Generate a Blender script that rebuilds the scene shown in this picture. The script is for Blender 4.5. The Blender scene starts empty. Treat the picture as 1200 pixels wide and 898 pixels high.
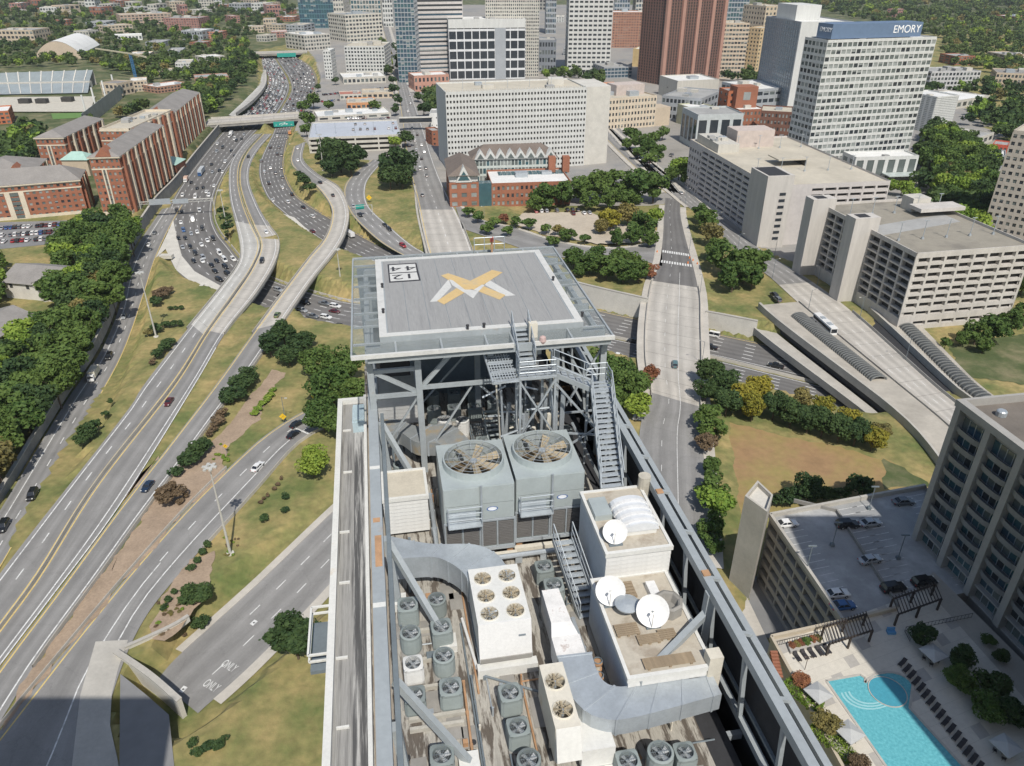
import bpy, bmesh, math, random
import numpy as np
from mathutils import Vector, Matrix, Euler
random.seed(7); RNG = np.random.default_rng(7)
SC = bpy.context.scene
COL = SC.collection
# ------------------------------------------------------------------ camera, light, sky
F_PX, PITCH, CAM_H = 880.0, math.radians(29.5), 120.0
CP, SP = math.cos(PITCH), math.sin(PITCH)
cam_d = bpy.data.cameras.new('camera'); cam = bpy.data.objects.new('camera', cam_d); COL.objects.link(cam)
cam.location = (0, 0, CAM_H); cam.rotation_euler = (math.pi/2 - PITCH, 0, 0)
cam_d.sensor_width = 36.0; cam_d.lens = F_PX/1200*36.0; cam_d.clip_start = 0.5; cam_d.clip_end = 30000
SC.camera = cam
SUN_ELEV, SUN_SIDE = math.radians(52), math.radians(14)   # sun behind the camera, a little to its right
sun_d = bpy.data.lights.new('sun', 'SUN'); sun = bpy.data.objects.new('sun', sun_d); COL.objects.link(sun)
sun_d.energy = 4.1; sun_d.angle = math.radians(0.5); sun_d.color = (1.0, 0.95, 0.87)
to_sun = Vector((math.sin(SUN_SIDE)*math.cos(SUN_ELEV), -math.cos(SUN_SIDE)*math.cos(SUN_ELEV), math.sin(SUN_ELEV)))
sun.rotation_euler = to_sun.to_track_quat('Z', 'Y').to_euler()
W = bpy.data.worlds.new('World'); SC.world = W; W.use_nodes = True
wn = W.node_tree.nodes; sky = wn.new('ShaderNodeTexSky'); sky.sky_type = 'NISHITA'; sky.sun_disc = False
sky.sun_elevation = SUN_ELEV; sky.sun_rotation = math.pi - SUN_SIDE; sky.air_density = 1.2; sky.dust_density = 1.5
wn['Background'].inputs[1].default_value = 0.095
W.node_tree.links.new(sky.outputs[0], wn['Background'].inputs[0])
SC.view_settings.view_transform = 'Standard'; SC.view_settings.look = 'None'
SC.view_settings.exposure = 0.06; SC.view_settings.gamma = 1.0
SC.render.engine = 'CYCLES'
SC.cycles.max_bounces = 5; SC.cycles.diffuse_bounces = 3; SC.cycles.glossy_bounces = 2; SC.cycles.transmission_bounces = 4
SC.cycles.transparent_max_bounces = 8; SC.cycles.caustics_reflective = False; SC.cycles.caustics_refractive = False
SC.cycles.use_denoising = True; SC.cycles.use_adaptive_sampling = True; SC.cycles.adaptive_threshold = 0.02

# ------------------------------------------------------------------ survey: where a spot of the photograph lies at height z
def U(px, py, z=0.0):
    u = (px-600)/F_PX; v = (449-py)/F_PX
    d = (u, CP+v*SP, -SP+v*CP); t = (z-CAM_H)/d[2]
    return Vector((d[0]*t, d[1]*t, z))
def Pj(p):
    Yc = p[1]*CP-(p[2]-CAM_H)*SP; Zu = p[1]*SP+(p[2]-CAM_H)*CP
    return (600+F_PX*p[0]/Yc, 449-F_PX*Zu/Yc)
def hgt(base, top_py, z0=0.0):          # height of the vertical edge that stands on pixel `base` and ends at row top_py
    b = U(base[0], base[1], z0); a = PITCH - math.atan((449-top_py)/F_PX)
    return CAM_H - b.y*math.tan(a)
def rnd(a, b): return random.uniform(a, b)

# ------------------------------------------------------------------ mesh builder
WL = {}                                  # world location of every object that serves as a parent
class MB:
    def __init__(s): s.v = []; s.f = []; s.m = []
    def quad(s, a, b, c, d, m=0):
        n = len(s.v); s.v += [tuple(a), tuple(b), tuple(c), tuple(d)]; s.f.append((n, n+1, n+2, n+3)); s.m.append(m)
    def poly(s, pts, m=0):
        n = len(s.v); s.v += [tuple(p) for p in pts]; s.f.append(tuple(range(n, n+len(pts)))); s.m.append(m)
    def hexa(s, P, m=0):                 # 8 points: bottom ring 0-3, top ring 4-7
        n = len(s.v); s.v += [tuple(p) for p in P]
        for q in ((3,2,1,0),(4,5,6,7),(0,1,5,4),(1,2,6,5),(2,3,7,6),(3,0,4,7)):
            s.f.append(tuple(n+i for i in q)); s.m.append(m)
    def box(s, x0, x1, y0, y1, z0, z1, m=0):
        s.hexa([(x0,y0,z0),(x1,y0,z0),(x1,y1,z0),(x0,y1,z0),(x0,y0,z1),(x1,y0,z1),(x1,y1,z1),(x0,y1,z1)], m)
    def beam(s, p, q, w, h, m=0, up=(0,0,1)):
        p = Vector(p); q = Vector(q); d = (q-p).normalized(); u = Vector(up)
        if abs(d.dot(u)) > .97: u = Vector((0,1,0))
        r = d.cross(u).normalized()*(w/2); t = r.cross(d).normalized()*(h/2)
        s.hexa([p-r-t, p+r-t, q+r-t, q-r-t, p-r+t, p+r+t, q+r+t, q-r+t], m)
    def cyl(s, p, q, r0, r1=None, n=8, m=0, caps=True):
        r1 = r0 if r1 is None else r1
        p = Vector(p); q = Vector(q); d = (q-p).normalized(); u = Vector((0,0,1)) if abs(d.z) < .97 else Vector((1,0,0))
        a = d.cross(u).normalized(); b = d.cross(a).normalized(); k = len(s.v)
        for c, r in ((p, r0), (q, r1)):
            for i in range(n):
                t = 2*math.pi*i/n; s.v.append(tuple(c + a*(math.cos(t)*r) + b*(math.sin(t)*r)))
        for i in range(n):
            j = (i+1) % n; s.f.append((k+i, k+j, k+n+j, k+n+i)); s.m.append(m)
        if caps:
            s.f.append(tuple(k+i for i in range(n-1, -1, -1))); s.m.append(m)
            s.f.append(tuple(k+n+i for i in range(n))); s.m.append(m)
    def prism(s, pts, z0, z1, m=0, mtop=None, bottom=False):
        n = len(s.v); k = len(pts)
        s.v += [(p[0], p[1], z0) for p in pts] + [(p[0], p[1], z1) for p in pts]
        for i in range(k):
            j = (i+1) % k; s.f.append((n+i, n+j, n+k+j, n+k+i)); s.m.append(m)
        s.f.append(tuple(n+k+i for i in range(k))); s.m.append(m if mtop is None else mtop)
        if bottom: s.f.append(tuple(n+i for i in range(k-1, -1, -1))); s.m.append(m)
    def lathe(s, c, prof, n=16, m=0):    # prof: (radius, z) pairs
        k = len(s.v)
        for r, z in prof:
            for i in range(n):
                t = 2*math.pi*i/n; s.v.append((c[0]+r*math.cos(t), c[1]+r*math.sin(t), c[2]+z))
        for a in range(len(prof)-1):
            for i in range(n):
                j = (i+1) % n; s.f.append((k+a*n+i, k+a*n+j, k+(a+1)*n+j, k+(a+1)*n+i)); s.m.append(m)
    def add(s, o, T=None, m=None):       # append another builder, transformed
        n = len(s.v)
        s.v += [tuple(T @ Vector(p)) for p in o.v] if T is not None else o.v
        s.f += [tuple(i+n for i in f) for f in o.f]; s.m += o.m if m is None else [m]*len(o.f)
    def mesh(s, name, mats, off=(0,0,0), smooth=False):
        me = bpy.data.meshes.new(name)
        if off[0] or off[1] or off[2]:
            v = (np.array(s.v)-np.array(off)).tolist() if s.v else []
        else: v = s.v
        me.from_pydata(v, [], s.f)
        for mt in (mats if isinstance(mats, (list, tuple)) else [mats]): me.materials.append(mt)
        if s.m and max(s.m) > 0: me.polygons.foreach_set('material_index', s.m)
        if smooth: me.polygons.foreach_set('use_smooth', [True]*len(s.f))
        return me
    def build(s, name, mats, parent=None, smooth=False, label=None, kind=None):
        off = WL[parent.name] if parent is not None else (0,0,0)
        o = bpy.data.objects.new(name, s.mesh(name, mats, off, smooth)); COL.objects.link(o)
        if parent is not None: o.parent = parent; WL[o.name] = off
        else: WL[o.name] = (0,0,0)
        if label: o['label'] = label
        if kind: o['kind'] = kind
        return o
def tag(o, label=None, cat=None, group=None, kind=None):
    if label: o['label'] = label
    if cat: o['category'] = cat
    if group: o['group'] = group
    if kind: o['kind'] = kind
    return o
def thing(name, loc, label, cat, group=None):
    o = bpy.data.objects.new(name, None); o.empty_display_size = .5; o.location = loc; COL.objects.link(o); WL[o.name] = tuple(loc)
    return tag(o, label, cat, group)
def inst(name, mesh, loc, parent=None, rz=0.0, scale=None, rot=None):
    o = bpy.data.objects.new(name, mesh); COL.objects.link(o); off = (0,0,0)
    if parent is not None: o.parent = parent; off = WL[parent.name]
    o.location = (loc[0]-off[0], loc[1]-off[1], loc[2]-off[2]); o.rotation_euler = rot if rot is not None else (0,0,rz)
    if scale is not None: o.scale = scale if hasattr(scale, '__len__') else (scale,)*3
    WL[o.name] = tuple(loc)
    return o
def copy_tree(o, loc=None, rz=None, parent=None):
    c = o.copy(); COL.objects.link(c)
    if parent is not None: c.parent = parent
    if loc is not None: c.location = loc; WL[c.name] = tuple(loc)
    if rz is not None: c.rotation_euler = (0,0,rz)
    for ch in o.children: copy_tree(ch, parent=c)
    return c
def structure(o): o['kind'] = 'structure'; return o

# ------------------------------------------------------------------ materials
MATS = {}
def mat(name, col, rough=.8, var=.18, scale=.35, col2=None, c2=(.45,.62), bump=0.0, bscale=6.0, metal=0.0, spec=.4, stretch=(1,1,1), obj_rand=0.0, fine=.12, alpha=None, trans=None, world=False):
    if name in MATS: return MATS[name]
    m = bpy.data.materials.new(name); m.use_nodes = True; nt = m.node_tree; N = nt.nodes; Lk = nt.links.new
    b = N['Principled BSDF']; b.inputs['Roughness'].default_value = rough; b.inputs['Metallic'].default_value = metal
    b.inputs['Specular IOR Level'].default_value = spec
    if alpha is not None: b.inputs['Alpha'].default_value = alpha
    if trans is not None: b.inputs['Transmission Weight'].default_value = trans
    if world:
        src = N.new('ShaderNodeNewGeometry').outputs['Position']
    else:
        src = N.new('ShaderNodeTexCoord').outputs['Object']
    mp = N.new('ShaderNodeMapping'); mp.inputs['Scale'].default_value = stretch; Lk(src, mp.inputs['Vector'])
    n1 = N.new('ShaderNodeTexNoise'); n1.inputs['Scale'].default_value = scale; n1.inputs['Detail'].default_value = 6; n1.inputs['Roughness'].default_value = .65; Lk(mp.outputs[0], n1.inputs['Vector'])
    n2 = N.new('ShaderNodeTexNoise'); n2.inputs['Scale'].default_value = scale*9; n2.inputs['Detail'].default_value = 3; Lk(mp.outputs[0], n2.inputs['Vector'])
    base = N.new('ShaderNodeRGB'); base.outputs[0].default_value = (*col, 1); cur = base.outputs[0]
    if col2 is not None:
        mr = N.new('ShaderNodeMapRange'); mr.inputs['From Min'].default_value = c2[0]; mr.inputs['From Max'].default_value = c2[1]; Lk(n1.outputs[0], mr.inputs['Value'])
        mx = N.new('ShaderNodeMix'); mx.data_type = 'RGBA'; mx.inputs[7].default_value = (*col2, 1); Lk(mr.outputs[0], mx.inputs[0]); Lk(cur, mx.inputs[6]); cur = mx.outputs[2]
    a1 = N.new('ShaderNodeMath'); a1.operation = 'MULTIPLY_ADD'; a1.inputs[1].default_value = 2*var*1.6; a1.inputs[2].default_value = 1-var*1.6; Lk(n1.outputs[0], a1.inputs[0])
    a2 = N.new('ShaderNodeMath'); a2.operation = 'MULTIPLY_ADD'; a2.inputs[1].default_value = 2*fine; a2.inputs[2].default_value = 1-fine; Lk(n2.outputs[0], a2.inputs[0])
    pm = N.new('ShaderNodeMath'); pm.operation = 'MULTIPLY'; Lk(a1.outputs[0], pm.inputs[0]); Lk(a2.outputs[0], pm.inputs[1]); k = pm.outputs[0]
    if obj_rand:
        oi = N.new('ShaderNodeObjectInfo'); r = N.new('ShaderNodeMath'); r.operation = 'MULTIPLY_ADD'; r.inputs[1].default_value = 2*obj_rand; r.inputs[2].default_value = 1-obj_rand; Lk(oi.outputs['Random'], r.inputs[0])
        p2 = N.new('ShaderNodeMath'); p2.operation = 'MULTIPLY'; Lk(k, p2.inputs[0]); Lk(r.outputs[0], p2.inputs[1]); k = p2.outputs[0]
    vm = N.new('ShaderNodeVectorMath'); vm.operation = 'SCALE'; Lk(cur, vm.inputs[0]); Lk(k, vm.inputs['Scale']); Lk(vm.outputs[0], b.inputs['Base Color'])
    if bump:
        n3 = N.new('ShaderNodeTexNoise'); n3.inputs['Scale'].default_value = bscale; n3.inputs['Detail'].default_value = 4; Lk(mp.outputs[0], n3.inputs['Vector'])
        bp = N.new('ShaderNodeBump'); bp.inputs['Strength'].default_value = bump; bp.inputs['Distance'].default_value = .1; Lk(n3.outputs[0], bp.inputs['Height']); Lk(bp.outputs[0], b.inputs['Normal'])
    MATS[name] = m; return m
def road_mat(name, col, lanes=4, joints=0.0, streak=.30, patch=.19):
    """pavement with wheel tracks along the lanes (uv: u across in lanes, v along in metres), stains and, for slabs, cross joints"""
    if name in MATS: return MATS[name]
    m = bpy.data.materials.new(name); m.use_nodes = True; nt = m.node_tree; N = nt.nodes; Lk = nt.links.new
    b = N['Principled BSDF']; b.inputs['Roughness'].default_value = .88; b.inputs['Specular IOR Level'].default_value = .3
    uv = N.new('ShaderNodeUVMap'); sp = N.new('ShaderNodeSeparateXYZ'); Lk(uv.outputs[0], sp.inputs[0])
    w = N.new('ShaderNodeMath'); w.operation = 'MULTIPLY'; w.inputs[1].default_value = 2*math.pi; Lk(sp.outputs[0], w.inputs[0])
    c = N.new('ShaderNodeMath'); c.operation = 'COSINE'; Lk(w.outputs[0], c.inputs[0])
    mp = N.new('ShaderNodeMapping'); mp.inputs['Scale'].default_value = (2.2, .02, 1); Lk(uv.outputs[0], mp.inputs[0])
    n1 = N.new('ShaderNodeTexNoise'); n1.inputs['Scale'].default_value = 1.6; n1.inputs['Detail'].default_value = 7; n1.inputs['Roughness'].default_value = .7; Lk(mp.outputs[0], n1.inputs['Vector'])
    geo = N.new('ShaderNodeNewGeometry')
    n2 = N.new('ShaderNodeTexNoise'); n2.inputs['Scale'].default_value = .09; n2.inputs['Detail'].default_value = 8; n2.inputs['Roughness'].default_value = .7; Lk(geo.outputs['Position'], n2.inputs['Vector'])
    n3 = N.new('ShaderNodeTexNoise'); n3.inputs['Scale'].default_value = 2.5; n3.inputs['Detail'].default_value = 4; Lk(geo.outputs['Position'], n3.inputs['Vector'])
    def mad(x, a, d):
        q = N.new('ShaderNodeMath'); q.operation = 'MULTIPLY_ADD'; q.inputs[1].default_value = a; q.inputs[2].default_value = d; Lk(x, q.inputs[0]); return q.outputs[0]
    def mul(x, y):
        q = N.new('ShaderNodeMath'); q.operation = 'MULTIPLY'; Lk(x, q.inputs[0]); Lk(y, q.inputs[1]); return q.outputs[0]
    k = mul(mul(mad(c.outputs[0], .10, 1.0), mad(n1.outputs[0], 2*streak, 1-streak)), mul(mad(n2.outputs[0], 2*patch*1.7, 1-patch*1.7), mad(n3.outputs[0], .2, .9)))
    vo = N.new('ShaderNodeTexVoronoi'); vo.feature = 'DISTANCE_TO_EDGE'; vo.inputs['Scale'].default_value = 1; vp = N.new('ShaderNodeMapping'); vp.inputs['Scale'].default_value = (.11,.11,.11); nv = N.new('ShaderNodeMix'); nv.data_type = 'VECTOR'; nv.inputs[0].default_value = .14; Lk(geo.outputs['Position'], vp.inputs[0]); Lk(vp.outputs[0], nv.inputs[4]); Lk(n3.outputs['Color'], nv.inputs[5]); Lk(nv.outputs[1], vo.inputs['Vector'])
    cg = N.new('ShaderNodeMath'); cg.operation = 'GREATER_THAN'; cg.inputs[1].default_value = .009; Lk(vo.outputs['Distance'], cg.inputs[0]); k = mul(k, mad(cg.outputs[0], .09, .91))
    if joints:
        f = N.new('ShaderNodeMath'); f.operation = 'MODULO'; f.inputs[1].default_value = joints; Lk(sp.outputs[1], f.inputs[0])
        g = N.new('ShaderNodeMath'); g.operation = 'GREATER_THAN'; g.inputs[1].default_value = .28; Lk(f.outputs[0], g.inputs[0]); k = mul(k, mad(g.outputs[0], .32, .68))
    vm = N.new('ShaderNodeVectorMath'); vm.operation = 'SCALE'; vm.inputs[0].default_value = col; Lk(k, vm.inputs['Scale']); Lk(vm.outputs[0], b.inputs['Base Color'])
    MATS[name] = m; return m

M_ASPH = road_mat('asphalt', (.235,.23,.222))
M_ASPH2 = road_mat('dark_asphalt', (.155,.15,.145))
M_CONCR = road_mat('concrete_road', (.43,.405,.365), joints=9.0, streak=.2)
M_CONCW = road_mat('pale_concrete_road', (.45,.44,.41), joints=12.0, streak=.18)
M_WHITE = mat('white_marking', (.70,.70,.68), .7, var=.2, scale=.9, col2=(.36,.355,.345), c2=(.48,.66))
M_YELL = mat('yellow_marking', (.62,.47,.17), .7, var=.25, scale=.8)
M_CON = mat('concrete', (.42,.40,.36), .85, var=.22, scale=.15, bump=.15)
M_CONL = mat('pale_concrete', (.55,.53,.48), .85, var=.16, scale=.2)
M_COND = mat('stained_concrete', (.27,.26,.24), .9, var=.35, scale=.25)
M_WALK = mat('pavement_concrete', (.47,.44,.39), .85, var=.2, scale=.12, world=True)
M_GRASS = mat('dry_lawn', (.135,.165,.052), .95, var=.25, scale=.06, col2=(.31,.24,.105), c2=(.36,.64), bump=.5, bscale=3, fine=.42, world=True)
M_GREEN = mat('green_lawn', (.075,.10,.035), .95, var=.35, scale=.05, col2=(.17,.155,.085), bump=.4, bscale=3, fine=.25, world=True)
M_MULCH = mat('pine_straw', (.33,.25,.18), .95, var=.3, scale=.2, bump=.4, bscale=4, fine=.3, world=True)
M_CLAY = mat('dry_clay_grass', (.34,.215,.11), .95, var=.35, scale=.05, col2=(.25,.205,.075), c2=(.40,.60), bump=.3, bscale=2, fine=.25, world=True)
# ================================================================== roads, ground, walls
def interp(pts, t):
    P = np.array(pts, float); d = np.r_[0, np.cumsum(np.linalg.norm(np.diff(P, axis=0), axis=1))]; d /= d[-1]
    return np.stack([np.interp(t, d, P[:, i]) for i in range(P.shape[1])], 1)
def smooth_curve(P, n):                 # Catmull-Rom through P, then even spacing
    P = np.array(P, float); Q = []
    E = np.vstack([2*P[0]-P[1], P, 2*P[-1]-P[-2]])
    for i in range(1, len(E)-2):
        a, b, c, d = E[i-1], E[i], E[i+1], E[i+2]
        for t in np.linspace(0, 1, 12, endpoint=False):
            Q.append(.5*((2*b)+(-a+c)*t+(2*a-5*b+4*c-d)*t*t+(-a+3*b-3*c+d)*t**3))
    Q.append(P[-1]); return interp(Q, np.linspace(0, 1, n))
def world_edge(pix, zs, n):
    pix = np.array(pix, float); t = np.r_[0, np.cumsum(np.linalg.norm(np.diff(pix, axis=0), axis=1))]; t /= t[-1]
    z = np.interp(t, np.linspace(0, 1, len(zs)), zs)
    return smooth_curve([U(p[0], p[1], zz) for p, zz in zip(pix, z)], n)
ROADS = {}
class Road:
    def __init__(s, name, L, R, zs, mat, lanes, n=90, bridge=None, carve=True, deck=1.3, sheet=True, margin=4.0):
        s.n = n; s.L = world_edge(L, zs, n); s.R = world_edge(R, zs, n); s.carve = carve; s.bridge = bridge; s.lanes = lanes; s.margin = margin
        zz = (s.L[:, 2]+s.R[:, 2])/2; s.L[:, 2] = zz; s.R[:, 2] = zz
        s.C = (s.L+s.R)/2; s.w = np.linalg.norm(s.R-s.L, axis=1); s.len = np.r_[0, np.cumsum(np.linalg.norm(np.diff(s.C, axis=0), axis=1))]
        ROADS[name] = s
        tr = lambda y: s.row(y) if y > 1.0001 else y
        if bridge: s.bridge = tuple(sorted((tr(bridge[0]), tr(bridge[1]))))
        s.deck = deck
        if isinstance(mat, list): mat = [(m, tr(a), tr(c)) for m, a, c in mat]
        if sheet: s.sheet(name, mat)
    def row(s, y):                        # share of the length at which the centre line shows on picture row y
        r = [abs(Pj(c)[1]-y) for c in s.C]; return s.len[int(np.argmin(r))]/s.len[-1]
    def at(s, f, i): return s.L[i]*(1-f)+s.R[i]*f
    def pos(s, f, d):                    # point at fraction f across and distance d along, and heading
        i = min(max(np.searchsorted(s.len, d)-1, 0), s.n-2); t = (d-s.len[i])/max(s.len[i+1]-s.len[i], 1e-6)
        a = s.at(f, i); b = s.at(f, i+1); v = b-a
        return Vector(a*(1-t)+b*t), math.atan2(v[1], v[0])
    def sheet(s, name, mats):
        b = MB(); uv = []; k = 4
        mlist = mats if isinstance(mats, list) else [(mats, 0, 1)]
        for i in range(s.n-1):
            t = (s.len[i]+s.len[i+1])/2/s.len[-1]; mi = next((q for q, (mm, a, c) in enumerate(mlist) if a <= t <= c), 0)
            for j in range(k):
                f0, f1 = j/k, (j+1)/k
                b.quad(s.at(f0, i), s.at(f1, i), s.at(f1, i+1), s.at(f0, i+1), mi)
                for f, q in ((f0, i), (f1, i), (f1, i+1), (f0, i+1)): uv.append((f*s.lanes, s.len[q]))
        me = b.mesh(name, [q[0] for q in mlist]); ul = me.uv_layers.new(name='UVMap'); ul.data.foreach_set('uv', np.array(uv, 'f').ravel())
        o = bpy.data.objects.new(name, me); COL.objects.link(o); structure(o)
        if s.bridge:
            i0, i1 = [int(np.searchsorted(s.len, q*s.len[-1])) for q in s.bridge]; i1 = min(i1, s.n-1); d = MB()
            for i in range(i0, i1):
                A, B, C_, D = [Vector(x) for x in (s.L[i], s.R[i], s.R[i+1], s.L[i+1])]; o2 = Vector((0,0,-.01)); o3 = Vector((0,0,-s.deck))
                d.quad(A+o2, D+o2, D+o3, A+o3); d.quad(C_+o2, B+o2, B+o3, C_+o3); d.quad(A+o3, D+o3, C_+o3, B+o3)
            o = d.build(name.replace('road', 'bridge')+'_girder' if 'road' in name else name+'_girder', M_COND)
            tag(o, 'concrete girder carrying the %s over the lanes below' % name.replace('_', ' '), 'bridge girder')
def line(road, f, w, m, i0=0.0, i1=1.0, dash=None, gap=9.0, b=None, dz=.012):
    b = b if b is not None else MARKS
    d0, d1 = i0*road.len[-1], i1*road.len[-1]; step = 6.0
    segs = []
    if dash:
        d = d0
        while d < d1: segs.append((d, min(d+dash, d1))); d += dash+gap
    else:
        ds = np.linspace(d0, d1, max(2, int((d1-d0)/step))); segs = list(zip(ds[:-1], ds[1:]))
    mi = {M_WHITE: 0, M_YELL: 1}[m]
    for a, c in segs:
        p, h = road.pos(f, a); q, h2 = road.pos(f, c); na = Vector((-math.sin(h), math.cos(h), 0))*w/2; nb = Vector((-math.sin(h2), math.cos(h2), 0))*w/2
        o = Vector((0, 0, dz)); b.quad(p-na+o, q-nb+o, q+nb+o, p+na+o, mi)
MARKS = MB()
def barrier(road, f, i0, i1, label, h=.85, w=.4, off=0.0, name='concrete_barrier', m=None, cat='barrier'):
    i0, i1 = sorted((road.row(i0) if i0 > 1 else i0, road.row(i1) if i1 > 1 else i1)); b = MB(); ds = np.linspace(i0*road.len[-1], i1*road.len[-1], max(3, int((i1-i0)*road.len[-1]/5)))
    P = []
    for d in ds:
        p, a = road.pos(f, d); nrm = Vector((-math.sin(a), math.cos(a), 0)); P.append((p+nrm*off, nrm))
    for (p, n1), (q, n2) in zip(P[:-1], P[1:]):
        for s0, s1, z0, z1 in ((-1, -.4, 0, 1), (1, .4, 0, 1)):
            b.quad(p+n1*w/2*s0+Vector((0,0,-.3)), q+n2*w/2*s0+Vector((0,0,-.3)), q+n2*w/2*s1+Vector((0,0,h)), p+n1*w/2*s1+Vector((0,0,h)))
        b.quad(p-n1*w*.2+Vector((0,0,h)), p+n1*w*.2+Vector((0,0,h)), q+n2*w*.2+Vector((0,0,h)), q-n2*w*.2+Vector((0,0,h)))
    o = b.build(name, m or M_CON); tag(o, label, cat); return o

FZ = -6.0
R1 = Road('frontage_road', [(-60,690),(0,598),(78,469),(117,413),(139,362),(147,320),(160,290),(178,262),(190,245)],
          [(-60,770),(0,665),(115,469),(147,407),(168,347),(182,303),(197,270),(208,250),(214,240)], [0,0,-1.5,-4,-5.5,FZ], M_ASPH, 4)
SB = Road('southbound_freeway',
  [(305,66),(308,80),(314,95),(306,112),(287,133),(263,153),(230,193),(206,228),(196,255),(196,292),(207,317),(227,333),(250,342),(282,354),(315,366),(352,377),(411,389),(480,393),(560,398),(640,404),(690,412),(760,432),(830,448),(900,462),(1000,490)],
  [(320,66),(327,77),(337,93),(338,108),(324,133),(298,156),(270,192),(257,214),(250,234),(249,255),(256,273),(268,288),(281,304),(296,318),(326,331),(347,338),(378,347),(412,355),(480,361),(560,369),(640,381),(690,391),(760,406),(830,420),(900,437),(1000,462)],
  [FZ], M_ASPH2, 6, n=220, margin=5)
NB = Road('northbound_freeway',
  [(322,66),(329,77),(339,93),(341,108),(327,133),(321,154),(304,193),(311,227),(333,250),(358,269),(377,282),(410,300),(470,322),(540,345),(620,369),(690,388),(760,403),(830,416),(900,432),(1000,456)],
  [(346,66),(364,78),(372,95),(366,112),(354,135),(341,153),(333,193),(344,224),(362,240),(387,255),(413,270),(450,289),(520,315),(600,339),(700,363),(760,376),(830,389),(900,404),(1000,424)],
  [FZ], M_ASPH2, 6, n=200, margin=5)
A1 = Road('left_ramp_road', [(-60,752),(0,672),(45,614),(150,480),(168,452),(217,389),(257,340),(279,310),(282,290),(277,264),(270,237),(268,213),(270,192),(281,174),(298,157)],
  [(-60,815),(0,735),(45,673),(113,565),(203,450),(242,389),(274,344),(295,313),(304,287),(294,263),(284,237),(279,213),(281,192),(291,174),(307,157)],
  [0,0,0,0,.3,1,1.2,1,.8,-2,FZ], [(M_ASPH,0,389),(M_CONCW,389,262),(M_ASPH,262,1)], 2, n=130, bridge=(376,268))
A2 = Road('middle_ramp_road', [(-60,819),(0,738),(47,674),(115,566),(205,451),(244,389),(276,345),(297,313),(306,287),(297,263),(287,238),(281,213),(283,192),(293,174),(309,157)],
  [(-48,845),(10,766),(60,700),(143,588),(228,451),(265,389),(301,344),(323,307),(327,282),(316,265),(302,240),(292,213),(294,192),(304,174),(319,157)],
  [0,0,0,0,.3,1,1.2,1,.8,-2,FZ], [(M_ASPH,0,389),(M_CONCR,389,265),(M_ASPH,265,1)], 2, n=130, bridge=(378,270))
B = Road('curved_ramp_road', [(-46,848),(12,768),(62,702),(145,590),(200,520),(250,455),(302,383),(340,332),(363,302),(381,280),(389,257),(387,240),(370,218),(342,193),(344,172)],
  [(0,846),(50,766),(118,673),(170,600),(213,543),(262,475),(297,430),(334,375),(367,327),(393,295),(406,270),(408,244),(397,220),(372,205),(355,187),(358,166)],
  [0,0,0,0,1,1,.5,0], [(M_ASPH,0,384),(M_CONCR,384,214),(M_ASPH,214,1)], 2, n=130, bridge=(372,232))
R4 = Road('loop_road', [(-50,915),(0,856),(35,813),(150,675),(226,590),(290,528),(317,506),(345,488),(374,474)], [(150,985),(139,896),(129,850),(132,813),(163,736),(208,675),(300,573),(340,527),(365,508),(385,498)], [0], M_ASPH, 2, n=90)
R6 = Road('lower_street', [(184,797),(215,763),(300,687),(325,663),(390,600),(440,555)], [(232,836),(245,824),(300,775),(387,684),(440,625),(480,575)], [-4,-4,-3,-1,0], M_ASPH, 3, n=60)
R7 = Road('right_bridge_road', [(744,660),(750,503),(764,465),(757,425),(757,380),(763,335),(773,308),(777,275),(778,250),(780,232)], [(832,700),(828,590),(820,470),(821,425),(820,380),(819,345),(811,308),(802,275),(797,250),(798,234)], [1], [(M_ASPH,0,466),(M_CONCR,466,334),(M_ASPH2,334,1)], 4, n=90, bridge=(455,340))
R8 = Road('station_street', [(1180,570),(1110,500),(1050,450),(945,363),(899,322),(870,302),(850,280),(825,257),(797,235),(765,207),(735,175),(712,150),(690,128)], [(1230,560),(1120,472),(1093,450),(998,365),(947,327),(894,294),(855,262),(820,237),(800,218),(774,202),(745,172),(726,150),(706,128)], [1], [(M_CONCR,0,330),(M_ASPH,330,1)], 4, n=90, margin=3, bridge=(480,368))
R5 = Road('green_sign_road', [(560,340),(500,312),(460,293),(434,274),(410,248),(403,222),(415,203),(436,187)], [(600,335),(535,310),(490,292),(456,265),(431,240),(429,216),(440,199),(450,189)], [-5,-4,-3,-1,0,0], M_ASPH, 3, n=60)
R9 = Road('avenue', [(512,330),(497,275),(488,230),(478,190),(471,140),(464,95),(456,60),(448,30),(446,8)], [(566,330),(541,262),(524,228),(508,190),(492,140),(476,95),(464,60),(455,30),(452,8)], [1], [(M_CONCR,0,250),(M_ASPH,250,1)], 4, n=80, bridge=(330,262))
R10 = Road('cross_street', [(532,236),(560,258),(600,267),(650,283),(700,291),(740,290),(776,283)], [(542,268),(590,284),(640,299),(700,304),(740,303),(776,312)][0:6], [1], M_ASPH, 2, n=50)
R12 = Road('park_street', [(780,226),(762,212),(735,188),(712,165),(700,150)], [(797,226),(785,212),(756,188),(732,165),(716,150)], [1], M_ASPH, 3, n=30)
BR1 = Road('overpass_road', [(240,147),(262,145.5),(310,142),(358,138),(400,135)], [(244,139.5),(264,138.5),(312,135.5),(358,132),(400,129.5)], [1.2], M_CONCR, 2, n=30, carve=False, bridge=(0,1), deck=2.2)
BR2 = Road('far_overpass_road', [(280,64.5),(288,64),(318,63),(348,62),(360,61.5)], [(280,61.5),(288,61),(318,60),(348,59),(360,58.5)], [1.2], M_CONCR, 2, n=20, carve=False, bridge=(0,1), deck=2.5)
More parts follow.
